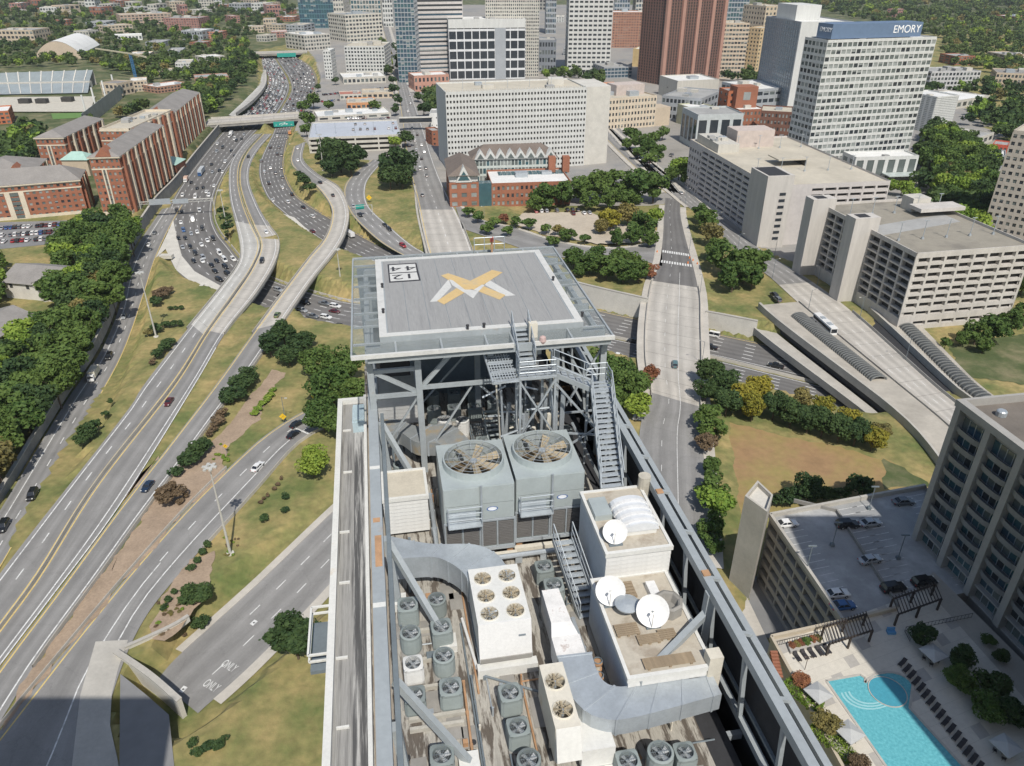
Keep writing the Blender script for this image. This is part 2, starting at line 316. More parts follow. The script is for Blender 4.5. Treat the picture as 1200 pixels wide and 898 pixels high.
R13 = Road('upper_side_ramp', [(268,135),(290,114),(304,98),(307,82)], [(275,137),(299,118),(312,100),(312,82)], [0,-3], M_CONCW, 1, n=30)
R14 = Road('exit_lane', [(330,250),(348,176),(342,160),(344,146)], [(331,251),(357,170),(352,158),(356,146)], [0,0], M_ASPH, 1, n=10, sheet=False, carve=False)

# lane markings: one flat print per road edge and lane line
for r, nl in ((SB, 6), (NB, 6)):
    line(r, .05, .25, M_WHITE); line(r, .95, .25, M_YELL if r is NB else M_WHITE)
    for k in range(1, nl): line(r, .05+.9*k/nl, .32, M_WHITE, dash=3.6, gap=8.5)
line(SB, .80, .55, M_WHITE, .33, .62, dash=2.0, gap=1.6)
for r, l, rr, d in ((R1, .27, .985, (.63,)), (A1, .14, .93, (.52,)), (A2, .06, .80, ()), (B, .07, .80, ()), (R5, .05, .95, (.36,.66)), (R9, .04, .96, (.5,)), (R12, .05, .95, (.5,))):
    line(r, l, .3, M_WHITE if r in (R1, A1) else M_YELL); line(r, rr, .3, M_YELL if r is R1 else (M_YELL if r is A1 else M_WHITE))
    for q in d: line(r, q, .3, M_WHITE, dash=3.5, gap=8.5)
line(A2, .985, .3, M_WHITE, 0, .26)
line(R4, .05, .28, M_YELL); line(R4, .70, .28, M_WHITE); line(R4, .40, .26, M_WHITE, .45, .98, dash=3.2, gap=8); line(R4, .44, .26, M_WHITE, .02, .45)
line(R6, .33, .2, M_WHITE, .3, 1, dash=3, gap=5); line(R6, .66, .2, M_WHITE, .1, 1, dash=3, gap=5)
line(R7, .60, .16, M_WHITE, .05, .62); line(R7, .36, .14, M_WHITE, .05, 1, dash=3, gap=9)
for q in (.25, .5, .75): line(R8, q, .18, M_WHITE, 0, 1, dash=3, gap=7)
for k in range(12):                       # two zebra crossings at the junction north of the bridge
    for dd in (.655, .70):
        f = .06+.08*k; p, h = R7.pos(f, dd*R7.len[-1]); d = Vector((math.cos(h), math.sin(h), 0)); n = Vector((-d.y, d.x, 0)); o = Vector((0,0,.014))
        MARKS.quad(p-d*1.6-n*.35+o, p+d*1.6-n*.35+o, p+d*1.6+n*.35+o, p-d*1.6+n*.35+o, 0)
structure(MARKS.build('lane_marking', [M_WHITE, M_YELL]))

# barriers and parapets
barrier(A1, 1.0, 0, 1, 'concrete median barrier between the two white and brown ramp roads', off=-.3)
barrier(A1, 0.0, 392, 255, 'outer concrete parapet of the pale left ramp bridge', off=.1)
barrier(A2, 1.0, 392, 258, 'outer concrete parapet of the brown middle ramp bridge', off=-.1)
barrier(B, 0.0, 386, 195, 'left parapet of the curved ramp over the freeway', off=.1)
barrier(B, 1.0, 780, 190, 'long right parapet of the curved ramp running down to the slip road', off=-.1)
barrier(R4, 0.0, 0, .70, 'concrete kerb wall on the upper side of the loop road', h=.7, off=.6)
barrier(R4, 1.0, .55, 1, 'low concrete barrier on the lawn side of the loop road', h=.7, off=-.3)
barrier(SB, 1.0, .0, .17, 'central reserve barrier of the jammed freeway beyond the overpass', off=.1, w=.7)
barrier(NB, 0.0, .18, .42, 'white edge barrier beside the inner freeway lane', off=.4, h=.8)
barrier(SB, 1.0, .55, 1, 'median barrier between the two freeways beside the helipad', off=1.2, w=.8)
barrier(NB, 1.0, .25, .40, 'shoulder barrier of the freeway under the curved ramp', off=-.2)
for r, f, lab in ((R7, 0.0, 'left'), (R7, 1.0, 'right')):
    barrier(r, f, 475, 332, 'tan concrete parapet on the %s side of the street bridge' % lab, h=1.1, w=.5, off=(-.2 if f else .2))
barrier(R9, 0.0, 0, 205, 'parapet on the west side of the avenue viaduct', h=1.1, w=.6, off=.2)
barrier(R9, 1.0, 0, 262, 'parapet on the east side of the avenue viaduct', h=1.1, w=.6, off=-.2)
barrier(BR1, 0.0, .02, .98, 'tan parapet of the overpass with green signs', h=1.3, w=.5, off=-.1)
barrier(BR1, 1.0, .02, .98, 'far parapet of the overpass with green signs', h=1.3, w=.5, off=.1)
barrier(BR2, 0.0, .02, .98, 'pale parapet of the farthest freeway overpass', h=2.2, w=.6)
barrier(R13, 1.0, .02, .98, 'wall between the side ramp and the jammed freeway', h=2.4, w=.6)

# piers under the bridges
def pier(p, top, label, w=1.6, l=1.6):
    b = MB(); b.cyl((p[0],p[1],FZ-.5), (p[0],p[1],top-2.2), w/2, n=10); b.box(p[0]-l*1.8, p[0]+l*1.8, p[1]-.8, p[1]+.8, top-2.3, top-1.3)
    o = b.build('bridge_pier', M_CON); tag(o, label, 'bridge pier', 'round concrete piers with crossheads under the ramps and bridges')
PL_ = 'round concrete pier with a crosshead under a bridge deck'
for r, ts in ((A1, (365,340,318,290)), (A2, (368,343,320,292)), (B, (366,345,322,298,272,250)), (R7, (440,410,380)), (BR1, (.25,.42,.6,.78))):
    for t in ts:
        p, h = r.pos(.5, (r.row(t) if t > 1 else t)*r.len[-1]); pier(p, p.z, PL_)
for t in (470,445,420,395,375):
    p, h = R8.pos(.0, R8.row(t)*R8.len[-1]); pier(p, 1.0, PL_, 2.4, 2.2)

# ------------------------------------------------------------------ terrain sheet, cut and banked to the roads
def axis(a, b, step, far, g=1.22, mid=None, st=6):
    x = list(np.arange(a, b+.1, step)); s = step
    if mid: x += list(np.arange(x[-1]+st, mid, st)); s = st
    while x[-1] < far: s *= g; x.append(x[-1]+s)
    s = step; lo = []
    c = a
    while c > -far: s *= g; c -= s; lo.append(c)
    return np.array(lo[::-1]+x)
GX = axis(-345, 330, 2.5, 9000); GY = axis(60, 560, 2.5, 9000, mid=1330)
XX, YY = np.meshgrid(GX, GY); PT = np.stack([XX.ravel(), YY.ravel()], 1)
Z = np.zeros(len(PT)); best = np.full(len(PT), -1.0); inside = np.full(len(PT), 99.0)
near = np.where((np.abs(PT[:,0]) < 420) & (PT[:,1] > 30) & (PT[:,1] < 1330))[0]
PADS = {'lower_street': 3.2, 'right_bridge_road': 4, 'avenue': 5, 'station_street': 4, 'cross_street': 3, 'park_street': 3.6}
for nm, r in ROADS.items():
    if not r.carve: continue
    ii = [i for i in range(r.n) if not (r.bridge and r.bridge[0]+.01 < i/(r.n-1) < r.bridge[1]-.01)]
    C = r.C[ii][:, :2]; hw = r.w[ii]/2; cz = r.C[ii][:, 2]
    for c in np.array_split(near, 24):
        d = np.linalg.norm(PT[c][:, None, :]-C[None], axis=2)-hw[None]; k = d.argmin(1); dm = d[np.arange(len(c)), k]; tz = cz[k]-.22
        ins = dm < PADS.get(nm, 1.0); inside[c[ins]] = np.minimum(inside[c[ins]], tz[ins])
        w = np.clip(1-(dm-PADS.get(nm, 1.0))/r.margin, 0, 1); up = (w > best[c]) & ~ins; best[c[up]] = w[up]; Z[c[up]] = (tz*(w*w*(3-2*w)))[up]
Z = np.where(inside < 50, inside, Z)
def ground_z(x, y):
    i = int(np.clip(np.searchsorted(GX, x), 1, len(GX)-1)); j = int(np.clip(np.searchsorted(GY, y), 1, len(GY)-1)); n = len(GX)
    return float(max(Z[(j-1)*n+i-1], Z[(j-1)*n+i], Z[j*n+i-1], Z[j*n+i]))
nx, ny = len(GX), len(GY); idx = np.arange(nx*ny).reshape(ny, nx)
faces = np.stack([idx[:-1,:-1], idx[:-1,1:], idx[1:,1:], idx[1:,:-1]], -1).reshape(-1, 4)
me = bpy.data.meshes.new('ground'); me.from_pydata(np.c_[PT, Z].tolist(), [], faces.tolist()); me.materials.append(M_GRASS)
go = bpy.data.objects.new('ground', me); COL.objects.link(go); structure(go)

def patch(name, pix, z, m, dz=.05):
    P = [U(x, y, z)+Vector((0,0,dz)) for x, y in pix]
    if m in (M_MULCH, M_CLAY, M_GREEN, M_PLAZA):       # ragged natural edge
        r = random.Random(len(pix)); Q = []
        for a, c in zip(P, P[1:]+P[:1]):
            n = max(1, int((c-a).length/1.6)); w = 0; nn = Vector((-(c-a).y, (c-a).x, 0)).normalized()
            for k in range(n): w = w*.6+r.uniform(-.8,.8); Q.append(a.lerp(c, k/n)+nn*w)
        P = Q
    b = MB(); b.poly(P); o = b.build(name, m); structure(o); return o
M_LOT = mat('parking_asphalt', (.21,.21,.21), .9, var=.25, scale=.05, world=True)
M_PLAZA = mat('sandy_plaza', (.46,.40,.32), .9, var=.2, scale=.06, world=True)
M_CITY = mat('city_pavement', (.33,.31,.28), .9, var=.4, scale=.012, col2=(.20,.20,.20), world=True)
def wpatch(name, pts, z, m):
    b = MB(); b.poly([(x, y, z) for x, y in pts]); return structure(b.build(name, m))
def _in(px, py, poly):
    c = np.zeros(len(px), bool); j = len(poly)-1
    for i in range(len(poly)):
        (xi, yi), (xj, yj) = poly[i], poly[j]; c ^= ((yi > py) != (yj > py)) & (px < (xj-xi)*(py-yi)/(yj-yi+1e-9)+xi); j = i
    return c
FC = PT[faces].mean(1); CITYP = [U(x,y,0)[:2] for x,y in ((346,150),(352,100),(376,95),(370,70),(352,50),(345,4),(884,4),(890,95),(1112,104),(1185,170),(1200,260),(1240,300),(1000,330),(905,300),(800,228),(775,242),(700,242),(540,236),(480,192),(440,188),(400,186),(372,182))]
CAMP = [U(x,y,0)[:2] for x,y in ((-200,160),(-200,2),(340,2),(346,50),(300,60),(303,100),(285,132),(258,150),(200,190),(100,255))]
mi = np.zeros(len(faces), int); mi[_in(FC[:,0],FC[:,1],CAMP)] = 2; mi[_in(FC[:,0],FC[:,1],CITYP)] = 1; mi[(FC[:,1] > 1500) & (mi == 0)] = 2
me.materials.append(M_CITY); me.materials.append(M_GREEN); me.polygons.foreach_set('material_index', mi.astype('i')); me.update()
patch('mulch_bed', [(215,470),(302,384),(270,410),(228,452),(172,548),(150,575),(146,586),(200,519)], .0, M_MULCH, .06)
patch('mulch_bed', [(300,430),(335,437),(312,470),(308,492),(270,520),(240,560),(205,605),(120,690),(118,676),(213,545),(262,478)], 0, M_MULCH, .06)
patch('mulch_bed', [(213,545),(118,676),(50,769),(0,850),(0,857),(33,814),(148,676),(224,591),(262,556),(262,520)], 0, M_MULCH, .05)
patch('mulch_bed', [(222,655),(255,645),(250,685),(225,722),(192,752),(173,742),(186,706)], 0, M_MULCH, .06)
patch('clay_field', [(842,492),(880,500),(1045,540),(1083,570),(900,605),(850,640),(838,560)], 0, M_CLAY, .08)
patch('lawn_corner', [(1036,537),(1062,548),(1090,570),(1040,575)], 0, M_GREEN, .11)
patch('lawn_bank', [(1110,405),(1200,392),(1260,400),(1260,470),(1195,450),(1130,440)], 0, M_GREEN, .1)
patch('parking_plaza', [(612,250),(690,248),(722,262),(775,272),(770,284),(700,286),(640,276),(600,262)], 1, M_PLAZA, .05)
patch('alley', [(820,640),(870,660),(960,745),(905,752),(860,720)], 0, M_LOT, .1)
patch('pavement', [(820,640),(856,660),(1000,960),(960,990)], 0, M_WALK, .14)
patch('paved_yard', [(141,790),(172,815),(198,838),(205,905),(140,905)], 0, M_LOT, .06)
patch('concrete_ramp_pavement', [(112,752),(150,750),(139,782),(131,813),(129,850),(139,898),(84,900),(94,815)], 0, M_CON, .02)
patch('gore_pavement', [(203,262),(213,300),(228,318),(262,337),(250,341),(227,333),(207,317),(196,295)], FZ, M_CONCW if False else M_CONL, .03)
patch('gore_pavement', [(203,258),(197,272),(182,303),(194,292),(206,316),(212,300)], -5.75, M_CONL, .03)
patch('gore_pavement', [(345,255),(315,245),(303,222),(296,205),(300,240),(318,268),(330,262),(360,280),(376,284)], FZ, M_CONL, .04)
# pavements beside the streets
def sidewalk(r, f, i0, i1, w, side):
    b = MB(); ds = np.linspace(i0*r.len[-1], i1*r.len[-1], 24)
    for a, c in zip(ds[:-1], ds[1:]):
        p, h = r.pos(f, a); q, h2 = r.pos(f, c); n1 = Vector((-math.sin(h), math.cos(h), 0))*side; n2 = Vector((-math.sin(h2), math.cos(h2), 0))*side; o = Vector((0,0,.14))
        b.quad(p+o, q+o, q+n2*w+o, p+n1*w+o); b.quad(p, q, q+o, p+o)
    structure(b.build('pavement', M_WALK))
sidewalk(R7, 1.0, .03, .95, 3.2, -1); sidewalk(R7, 0.0, .2, .95, 3.0, 1); sidewalk(R8, 1.0, .42, 1, 3.5, -1); sidewalk(R8, 0.0, .45, 1, 2.2, 1)
sidewalk(R9, 0.0, .2, 1, 3.0, 1); sidewalk(R9, 1.0, .25, 1, 4.5, -1); sidewalk(R10, 0.0, .05, .95, 2.0, 1); sidewalk(R12, 1.0, 0, 1, 3, -1); sidewalk(R12, 0, 0, 1, 3, 1)
sidewalk(R6, 0.0, .1, .95, 1.8, 1); sidewalk(R6, 1.0, .05, .95, 2.2, -1)

# retaining walls
def wall(pix, zbase, ztop, label, m, th=.8, name='retaining_wall', push=0.0):
    b = MB(); P = [U(x, y, zb) for (x, y), zb in zip(pix, np.interp(np.linspace(0,1,len(pix)), np.linspace(0,1,len(zbase)), zbase))]
    zt = np.interp(np.linspace(0,1,len(pix)), np.linspace(0,1,len(ztop)), ztop)
    Q = smooth_curve([(p.x, p.y, t) for p, t in zip(P, zt)], len(pix)*4); zb = np.interp(np.linspace(0,1,len(Q)), np.linspace(0,1,len(zbase)), zbase)-1
    for i in range(len(Q)-1):
        d = Vector(Q[i+1]-Q[i]); d.z = 0; n = Vector((-d.y, d.x, 0)).normalized(); a = Vector(Q[i]); c = Vector(Q[i+1])
        A0 = Vector((a.x, a.y, zb[i])); C0 = Vector((c.x, c.y, zb[i+1]))
        b.hexa([A0+n*push, C0+n*push, C0+n*(th+push), A0+n*(th+push), a+n*push, c+n*push, c+n*(th+push), a+n*(th+push)])
    t = thing(name, tuple(P[len(P)//2]), label, 'wall'); b.build('wall_panel', m, t)
    cp = MB()
    for i in range(len(Q)-1):
        d = Vector(Q[i+1]-Q[i]); d.z = 0; n = Vector((-d.y, d.x, 0)).normalized(); a = Vector(Q[i]); c = Vector(Q[i+1]); u = Vector((0,0,.003)); v = Vector((0,0,.28)); e = .12
        cp.hexa([a+n*(push-e)+u, c+n*(push-e)+u, c+n*(th+push+e)+u, a+n*(th+push+e)+u, a+n*(push-e)+v, c+n*(push-e)+v, c+n*(th+push+e)+v, a+n*(th+push+e)+v])
    cp.build('coping', M_CON, t)
wall([(-40,655),(0,590),(76,465),(115,409),(137,358),(145,318),(158,288),(176,260),(188,243),(208,222),(232,190),(262,152)], [0,-1.5,-4,-5.5,FZ,FZ], [1.5,1.2,1,1,1,1], 'long dark retaining wall between the woodland and the frontage road', M_COND)
wall([(664,352),(700,362),(757,375)], [FZ], [3,3.2,3], 'tall beige retaining wall below the shrubs and helipad corner', M_CONL)
wall([(824,386),(850,391),(884,398)], [FZ], [1.5], 'short beige retaining wall right of the street bridge', M_CONL)
wall([(140,784),(180,812),(214,842)], [-4], [.6], 'slanting concrete end wall where the lower street dives under the loop road', M_CONL, th=.9)
wall([(150,770),(172,757),(205,738),(222,724)], [-2,0], [.6,.4], 'sloping concrete wing wall beside the lower street', M_CONL, th=.5)
wall([(486,228),(489,262),(500,312)], [-4,-5], [1.0], 'dark abutment wall under the avenue viaduct', M_COND)
# ================================================================== helipad tower (own axes: a across to the right, b along the roof away from the camera)
TH = math.atan2(600-419, F_PX/CP); CT_, ST_ = math.cos(TH), math.sin(TH)
def LW(a, b, z): return (a*CT_-b*ST_, a*ST_+b*CT_, z)
def Lp(px, py, d):
    p = U(px, py, CAM_H-d); return (p.x*CT_+p.y*ST_, -p.x*ST_+p.y*CT_, CAM_H-d)
def LT(name, loc, label, cat, group=None):
    o = thing(name, LW(*loc), label, cat, group); o.rotation_euler = (0,0,TH); WL[o.name] = tuple(loc); return o
def LI(name, mesh, loc, parent=None, rz=0.0, scale=None):
    if parent is None: return inst(name, mesh, LW(*loc), None, TH+rz, scale)
    return inst(name, mesh, loc, parent, rz, scale)
def Lsolo(b, name, mats, loc, label, cat, group=None, smooth=False):      # thing that is one mesh, built in tower axes
    o = bpy.data.objects.new(name, b.mesh(name, mats, loc, smooth)); COL.objects.link(o); o.location = LW(*loc); o.rotation_euler = (0,0,TH); WL[o.name] = tuple(loc)
    return tag(o, label, cat, group)
D = lambda d: CAM_H-d
M_DECK = mat('weathered_roof_membrane', (.41,.39,.345), .9, var=.45, scale=1.0, col2=(.10,.085,.07), c2=(.48,.56), stretch=(2.6,.42,1), bump=.2, fine=.3)
M_STRIP = mat('streaked_roof_strip', (.33,.325,.31), .9, var=.4, scale=1.0, col2=(.10,.098,.095), c2=(.46,.66), stretch=(4.5,.15,1), fine=.3)
M_BLACK = mat('black_membrane_and_shade', (.035,.036,.04), .8, var=.3, scale=1.2)  # real membrane, and also painted shade in the roof shaft and station recesses
M_STEEL = mat('painted_steel', (.315,.345,.36), .5, var=.14, scale=.6, spec=.5, col2=(.30,.24,.19), c2=(.66,.76))
M_STEELD = mat('dark_steel', (.16,.19,.21), .55, var=.2, scale=.6)
M_GALV = mat('galvanised_sheet', (.43,.47,.50), .42, var=.2, scale=1.1, metal=.35, spec=.5)
M_GALVG = mat('cooling_tower_sheet', (.39,.435,.435), .5, var=.14, scale=.8, metal=.15, fine=.06)
M_WPAINT = mat('white_painted_metal', (.64,.64,.61), .5, var=.10, scale=.8, col2=(.55,.50,.42), c2=(.64,.78))
M_SIDING = mat('white_siding', (.63,.63,.61), .6, var=.10, scale=.8)
M_CREAM = mat('cream_panel', (.62,.585,.50), .55, var=.12, scale=1.0, col2=(.50,.40,.26), c2=(.60,.75))
M_AC = mat('ac_casing', (.235,.27,.265), .55, var=.12, scale=1.5, fine=.06, obj_rand=.18)
M_ACW = mat('ac_casing_white', (.62,.62,.60), .55, var=.12, scale=1.5)
M_ACD = mat('fan_recess', (.055,.058,.06), .7, var=.3, scale=3)
M_FANB = mat('weathered_fan_blade', (.36,.30,.205), .6, var=.3, scale=2)
M_FAND = mat('brown_fan_well', (.13,.095,.055), .8, var=.4, scale=2)
M_LOUV = mat('louver_panel', (.15,.145,.14), .7, var=.25, scale=2, stretch=(1,1,8))
M_PAD = mat('helipad_deck', (.30,.30,.295), .75, var=.10, scale=.4, stretch=(9,.35,1), fine=.22, col2=(.22,.22,.22), c2=(.52,.72))
M_PADW = mat('helipad_white_paint', (.56,.56,.54), .7, var=.2, scale=.9, col2=(.36,.36,.35), c2=(.55,.75))
M_GOLD = mat('helipad_gold_paint', (.58,.42,.20), .7, var=.15, scale=.9, col2=(.40,.34,.24), c2=(.55,.75))
M_BLK = mat('black_paint', (.045,.045,.05), .7)
M_RUST = mat('rusty_steel', (.42,.25,.14), .8, var=.35, scale=1.5)
M_DISH = mat('white_dish', (.69,.69,.68), .45, var=.05, scale=1)
def glass_mat(name, col, alpha, rough=.08):
    m = bpy.data.materials.new(name); m.use_nodes = True; nt = m.node_tree; N = nt.nodes; b = N['Principled BSDF']
    b.inputs['Base Color'].default_value = (*col, 1); b.inputs['Roughness'].default_value = rough; b.inputs['Alpha'].default_value = alpha; b.inputs['Specular IOR Level'].default_value = .6
    n = N.new('ShaderNodeTexNoise'); n.inputs['Scale'].default_value = .5; tc = N.new('ShaderNodeTexCoord'); nt.links.new(tc.outputs['Object'], n.inputs['Vector'])
    q = N.new('ShaderNodeMath'); q.operation = 'MULTIPLY_ADD'; q.inputs[1].default_value = .35; q.inputs[2].default_value = alpha-.17; nt.links.new(n.outputs[0], q.inputs[0]); nt.links.new(q.outputs[0], b.inputs['Alpha'])
    return m
M_CGLASS = glass_mat('pale_canopy_glass', (.33,.37,.37), .20)
# ---- body
tower = LT('helipad_tower', (4, 20, 0), 'tall rooftop in front with machinery, steel frame and screen wall', 'building')
b = MB(); b.box(-2.0, 11.46, -14, 50.0, 0, D(26.35)); b.box(11.461, 12.45, -14, 50, 0, D(34)); b.box(-3.8, -2.001, -14, 44.6, 0, D(26.35)); b.build('wall', M_CON, tower)
b = MB(); b.box(-2.1, 10.45, -14, 49.6, D(26.349), D(26)); b.build('roof', M_DECK, tower)
b = MB(); b.box(-3.55, -2.15, -14, 44.4, D(26.349), D(26.05)); b.build('roof_strip', M_STRIP, tower)
for k, (x0, bb) in enumerate(((-3.5, 41), (-3.4, 36.5), (-3.5, 31.2), (-3.45, 27.5), (-3.5, 23.0), (-3.4, 19.6), (-3.5, 16))):
    q = MB(); q.box(x0, x0+.5, bb, bb+.09, D(26.04), D(25.93)); q.build('strip_ridge', M_WPAINT, tower)
b = MB(); b.box(-3.86, -3.55, -14, 44.7, D(26.6), D(25.72)); b.box(-3.55, -2.0, 44.4, 44.7, D(26.3), D(25.72)); b.build('white_parapet', M_WPAINT, tower)
b = MB(); b.box(-2.15, -1.98, -14, 44.4, D(26.3), D(25.4)); b.build('inner_kerb', M_WPAINT, tower)
b = MB(); b.box(10.46, 11.5, -14, 49.6, D(26.6), D(26.2)); b.build('dark_gutter', M_BLACK, tower)
b = MB(); b.box(-1.95, -1.2, -14, 44, D(26.0), D(25.93)); b.build('side_gutter', mat('brown_gutter', (.30,.26,.21), .9, var=.4, scale=1.5, stretch=(1,.3,1)), tower)
# open shaft along the right side: screen wall, lining and floor painted black as its shade; rails
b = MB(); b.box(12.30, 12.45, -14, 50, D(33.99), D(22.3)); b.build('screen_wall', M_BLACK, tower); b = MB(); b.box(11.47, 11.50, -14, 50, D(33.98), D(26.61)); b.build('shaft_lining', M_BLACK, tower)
b = MB(); b.box(12.24, 12.50, -14, 50, D(22.299), D(22.1)); b.build('screen_coping', M_STEEL, tower)
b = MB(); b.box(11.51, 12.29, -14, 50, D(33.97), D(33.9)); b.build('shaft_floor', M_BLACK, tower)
for k in range(22):
    y = 2+k*2.15; q = MB(); q.box(11.52, 12.28, y, y+.22, D(26.9), D(26.6)); q.build('shaft_bracket', (M_RUST, M_STEELD, M_BLACK, M_GALV)[k % 4], tower); q = MB(); q.box(11.55, 12.25, y+.9, y+1.3, D(29.4), D(29)); q.build('shaft_bracket', (M_CON, M_STEELD)[k % 2], tower)
b = MB(); b.cyl((12.0,-14,D(27.6)), (12.0,49,D(27.6)), .09, n=6); b.build('shaft_pipe', M_CON, tower)
for dd in (25.0, 28.4): b = MB(); b.box(12.18, 12.298, -14, 50, D(dd+.14), D(dd)); b.build('screen_rail', M_STEELD, tower)
b = MB(); b.box(-2.78, -2.16, -14, 44.3, D(26.05), D(26.044)); b.build('dark_band', mat('black_streaked_strip', (.10,.10,.10), .9, var=.5, scale=1.2, col2=(.36,.355,.34), c2=(.48,.62), stretch=(4,.15,1)), tower)
b = MB(); b.box(-1.9, 11.4, 49.2, 49.5, D(26), D(18.4)); b.build('shade_backdrop', M_STEELD, tower); b = MB(); b.box(1.5, 9.4, 44.6, 44.8, D(26), D(20.6)); b.build('shade_backdrop', M_STEELD, tower)  # dark backdrops added to stand in for the shade under the pad
b = MB(); b.box(-1.0, .95, 39.2, 41.2, D(21.4), D(19.0)); b.build('dark_louvre_box', M_BLACK, tower); b = MB(); b.box(1.5, 10.4, 42.4, 49.1, D(25.99), D(25.97)); b.build('dark_membrane', M_DECK, tower)
# small balcony on the left flank
b = MB(); b.box(-4.75, -3.86, 23.6, 26.4, D(27.4), D(27.2)); b.build('balcony_floor', M_STEELD, tower)
b = MB()
for p, q in (((-4.72,23.6),(-4.72,26.4)), ((-4.72,23.6),(-3.86,23.6)), ((-4.72,26.4),(-3.86,26.4))):
    for zz in (D(26.2), D(26.6)): b.beam((*p,zz), (*q,zz), .09, .09)
b.build('balcony_rail', M_WPAINT, tower)
# roof debris and pipes on the membrane
for k, (x0, x1, y0, y1) in enumerate(((1.9,2.0,13,24),(2.2,2.3,20.2,26),(3.0,3.1,12,19.6),(4.0,4.1,12,20.4),(5.0,5.07,18.6,20.3),(6.3,6.4,12,16))):
    q = MB(); q.cyl(((x0+x1)/2, y0, D(25.93)), ((x0+x1)/2, y1, D(25.93)), .045, n=6); q.build('roof_pipe', M_RUST if k % 2 else M_STEELD, tower)
for (x0, x1, y) in ((-.7,1.5,22.15),(-.7,1.5,20.75),(-.6,1.4,23.75),(-.6,1.6,19.35),(-.6,1.5,18.9),(-.9,.4,16.7)):
    q = MB(); q.box(x0, x1, y, y+.14, D(25.99), D(25.78)); q.build('timber_rail', mat('grey_timber', (.42,.40,.35), .9, var=.3, scale=2), tower)
q = MB(); q.cyl((2.05,24.2,D(25.85)), (2.35,21.4,D(25.85)), .07, n=8); q.cyl((2.35,21.4,D(25.85)), (2.5,21.2,D(25.6)), .09, n=8); q.build('white_vent_pipe', M_DISH, tower)
for (x, y) in ((-.75,17.9),(-.6,17.2),(1.75,18.1),(2.9,16.2)):
    q = MB(); q.cyl((x,y,D(26)), (x,y,D(25.93)), .12, n=10); q.build('roof_drain', M_BLACK, tower)
q = MB(); q.lathe((7.55,16.35,D(26)), [(.3,0),(.3,.1),(.18,.12),(.12,.02),(.0,.02)], 14); q.build('rusty_drain_cover', M_RUST, tower)
q = MB(); q.box(2.1, 3.0, 16.0, 16.7, D(26), D(25.9)); q.build('roof_hatch', M_GALV, tower)
# ---- steel frame
frame = LT('rooftop_steelwork', (5, 25, D(26)), 'blue grey steel frame of beams, posts and braces round the roof edge', 'steel frame')
b = MB(); b.beam((-1.32,-14,D(21.7)), (-1.32,48.5,D(21.7)), .5, .5); b.build('edge_beam', M_STEEL, frame)
b = MB(); b.beam((-.86,-14,D(22.05)), (-.86,36,D(22.05)), .18, .34); b.build('edge_beam', M_STEELD, frame)
b = MB(); b.beam((11.62,-14,D(21.72)), (11.62,49,D(21.72)), .34, .4); b.build('top_chord', M_STEEL, frame)
b = MB(); b.beam((12.02,-14,D(25.6)), (12.02,49,D(25.6)), .22, .3); b.build('bottom_chord', M_STEEL, frame)
for k in range(20):
    y = -9+k*2.9; q = MB(); q.beam((12.0,y,D(25.5)), (11.68,y,D(21.9)), .16, .16); q.build('truss_post', M_STEEL, frame)
    q = MB(); q.beam((11.78,y+.8,D(21.8)), (12.3,y+.8,D(22.0)), .14, .14); q.build('stub_bracket', M_STEEL, frame)
for y in (7.0, 16.3, 25.6, 35.0, 44):
    q = MB(); q.beam((-.72,y,D(25.6)), (-.95,y,D(21.9)), .30, .36, up=(0,1,0)); q.build('post', M_STEEL, frame)
    q = MB(); q.box(-1.05, -.35, y-.35, y+.35, D(26), D(25.55)); q.build('footing', M_WPAINT, frame)
for (p, q2, f) in (((-.9,35.2,D(22.1)),(.95,33.0,D(25.3)),0), ((-.9,25.7,D(22.2)),(1.25,22.9,D(25.7)),1), ((-.9,18.4,D(22.3)),(1.45,17.2,D(25.7)),1)):
    q = MB(); q.beam(p, q2, .24, .3); q.build('raking_brace', M_STEEL, frame)
    if f:
        q = MB(); q.box(q2[0]-.35, q2[0]+.4, q2[1]-.4, q2[1]+.35, D(26), D(25.62)); q.build('footing', M_WPAINT, frame)
q = MB(); q.beam((11.55,20.0,D(21.8)), (11.45,19.9,D(25.4)), .34, .34, up=(0,1,0)); q.build('post', M_STEEL, frame)
q = MB(); q.beam((11.45,19.95,D(22.9)), (8.05,17.95,D(23.75)), .26, .3); q.build('raking_brace', M_STEEL, frame)
q = MB(); q.box(10.75, 11.3, 17.8, 18.3, D(25.9), D(22.9)); q.build('footing', M_CREAM, frame)
for (x, y) in ((-.8,21.2),(-.8,30.2)):
    q = MB(); q.box(-1.56, -1.08, y, y+.22, D(21.6), D(21.43)); q.build('splice_plate', M_WPAINT, frame)
for (x, y) in ((-1.32,26.2),(11.62,26.0),(11.62,20.6)):
    q = MB(); q.box(x-.15, x+.15, y, y+.3, D(21.5), D(21.44)); q.build('rusty_plate', M_RUST, frame)
q = MB(); q.box(-1.42, -1.14, 23.4, 25.3, D(21.44), D(21.425)); q.build('rusty_plate', M_RUST, frame)
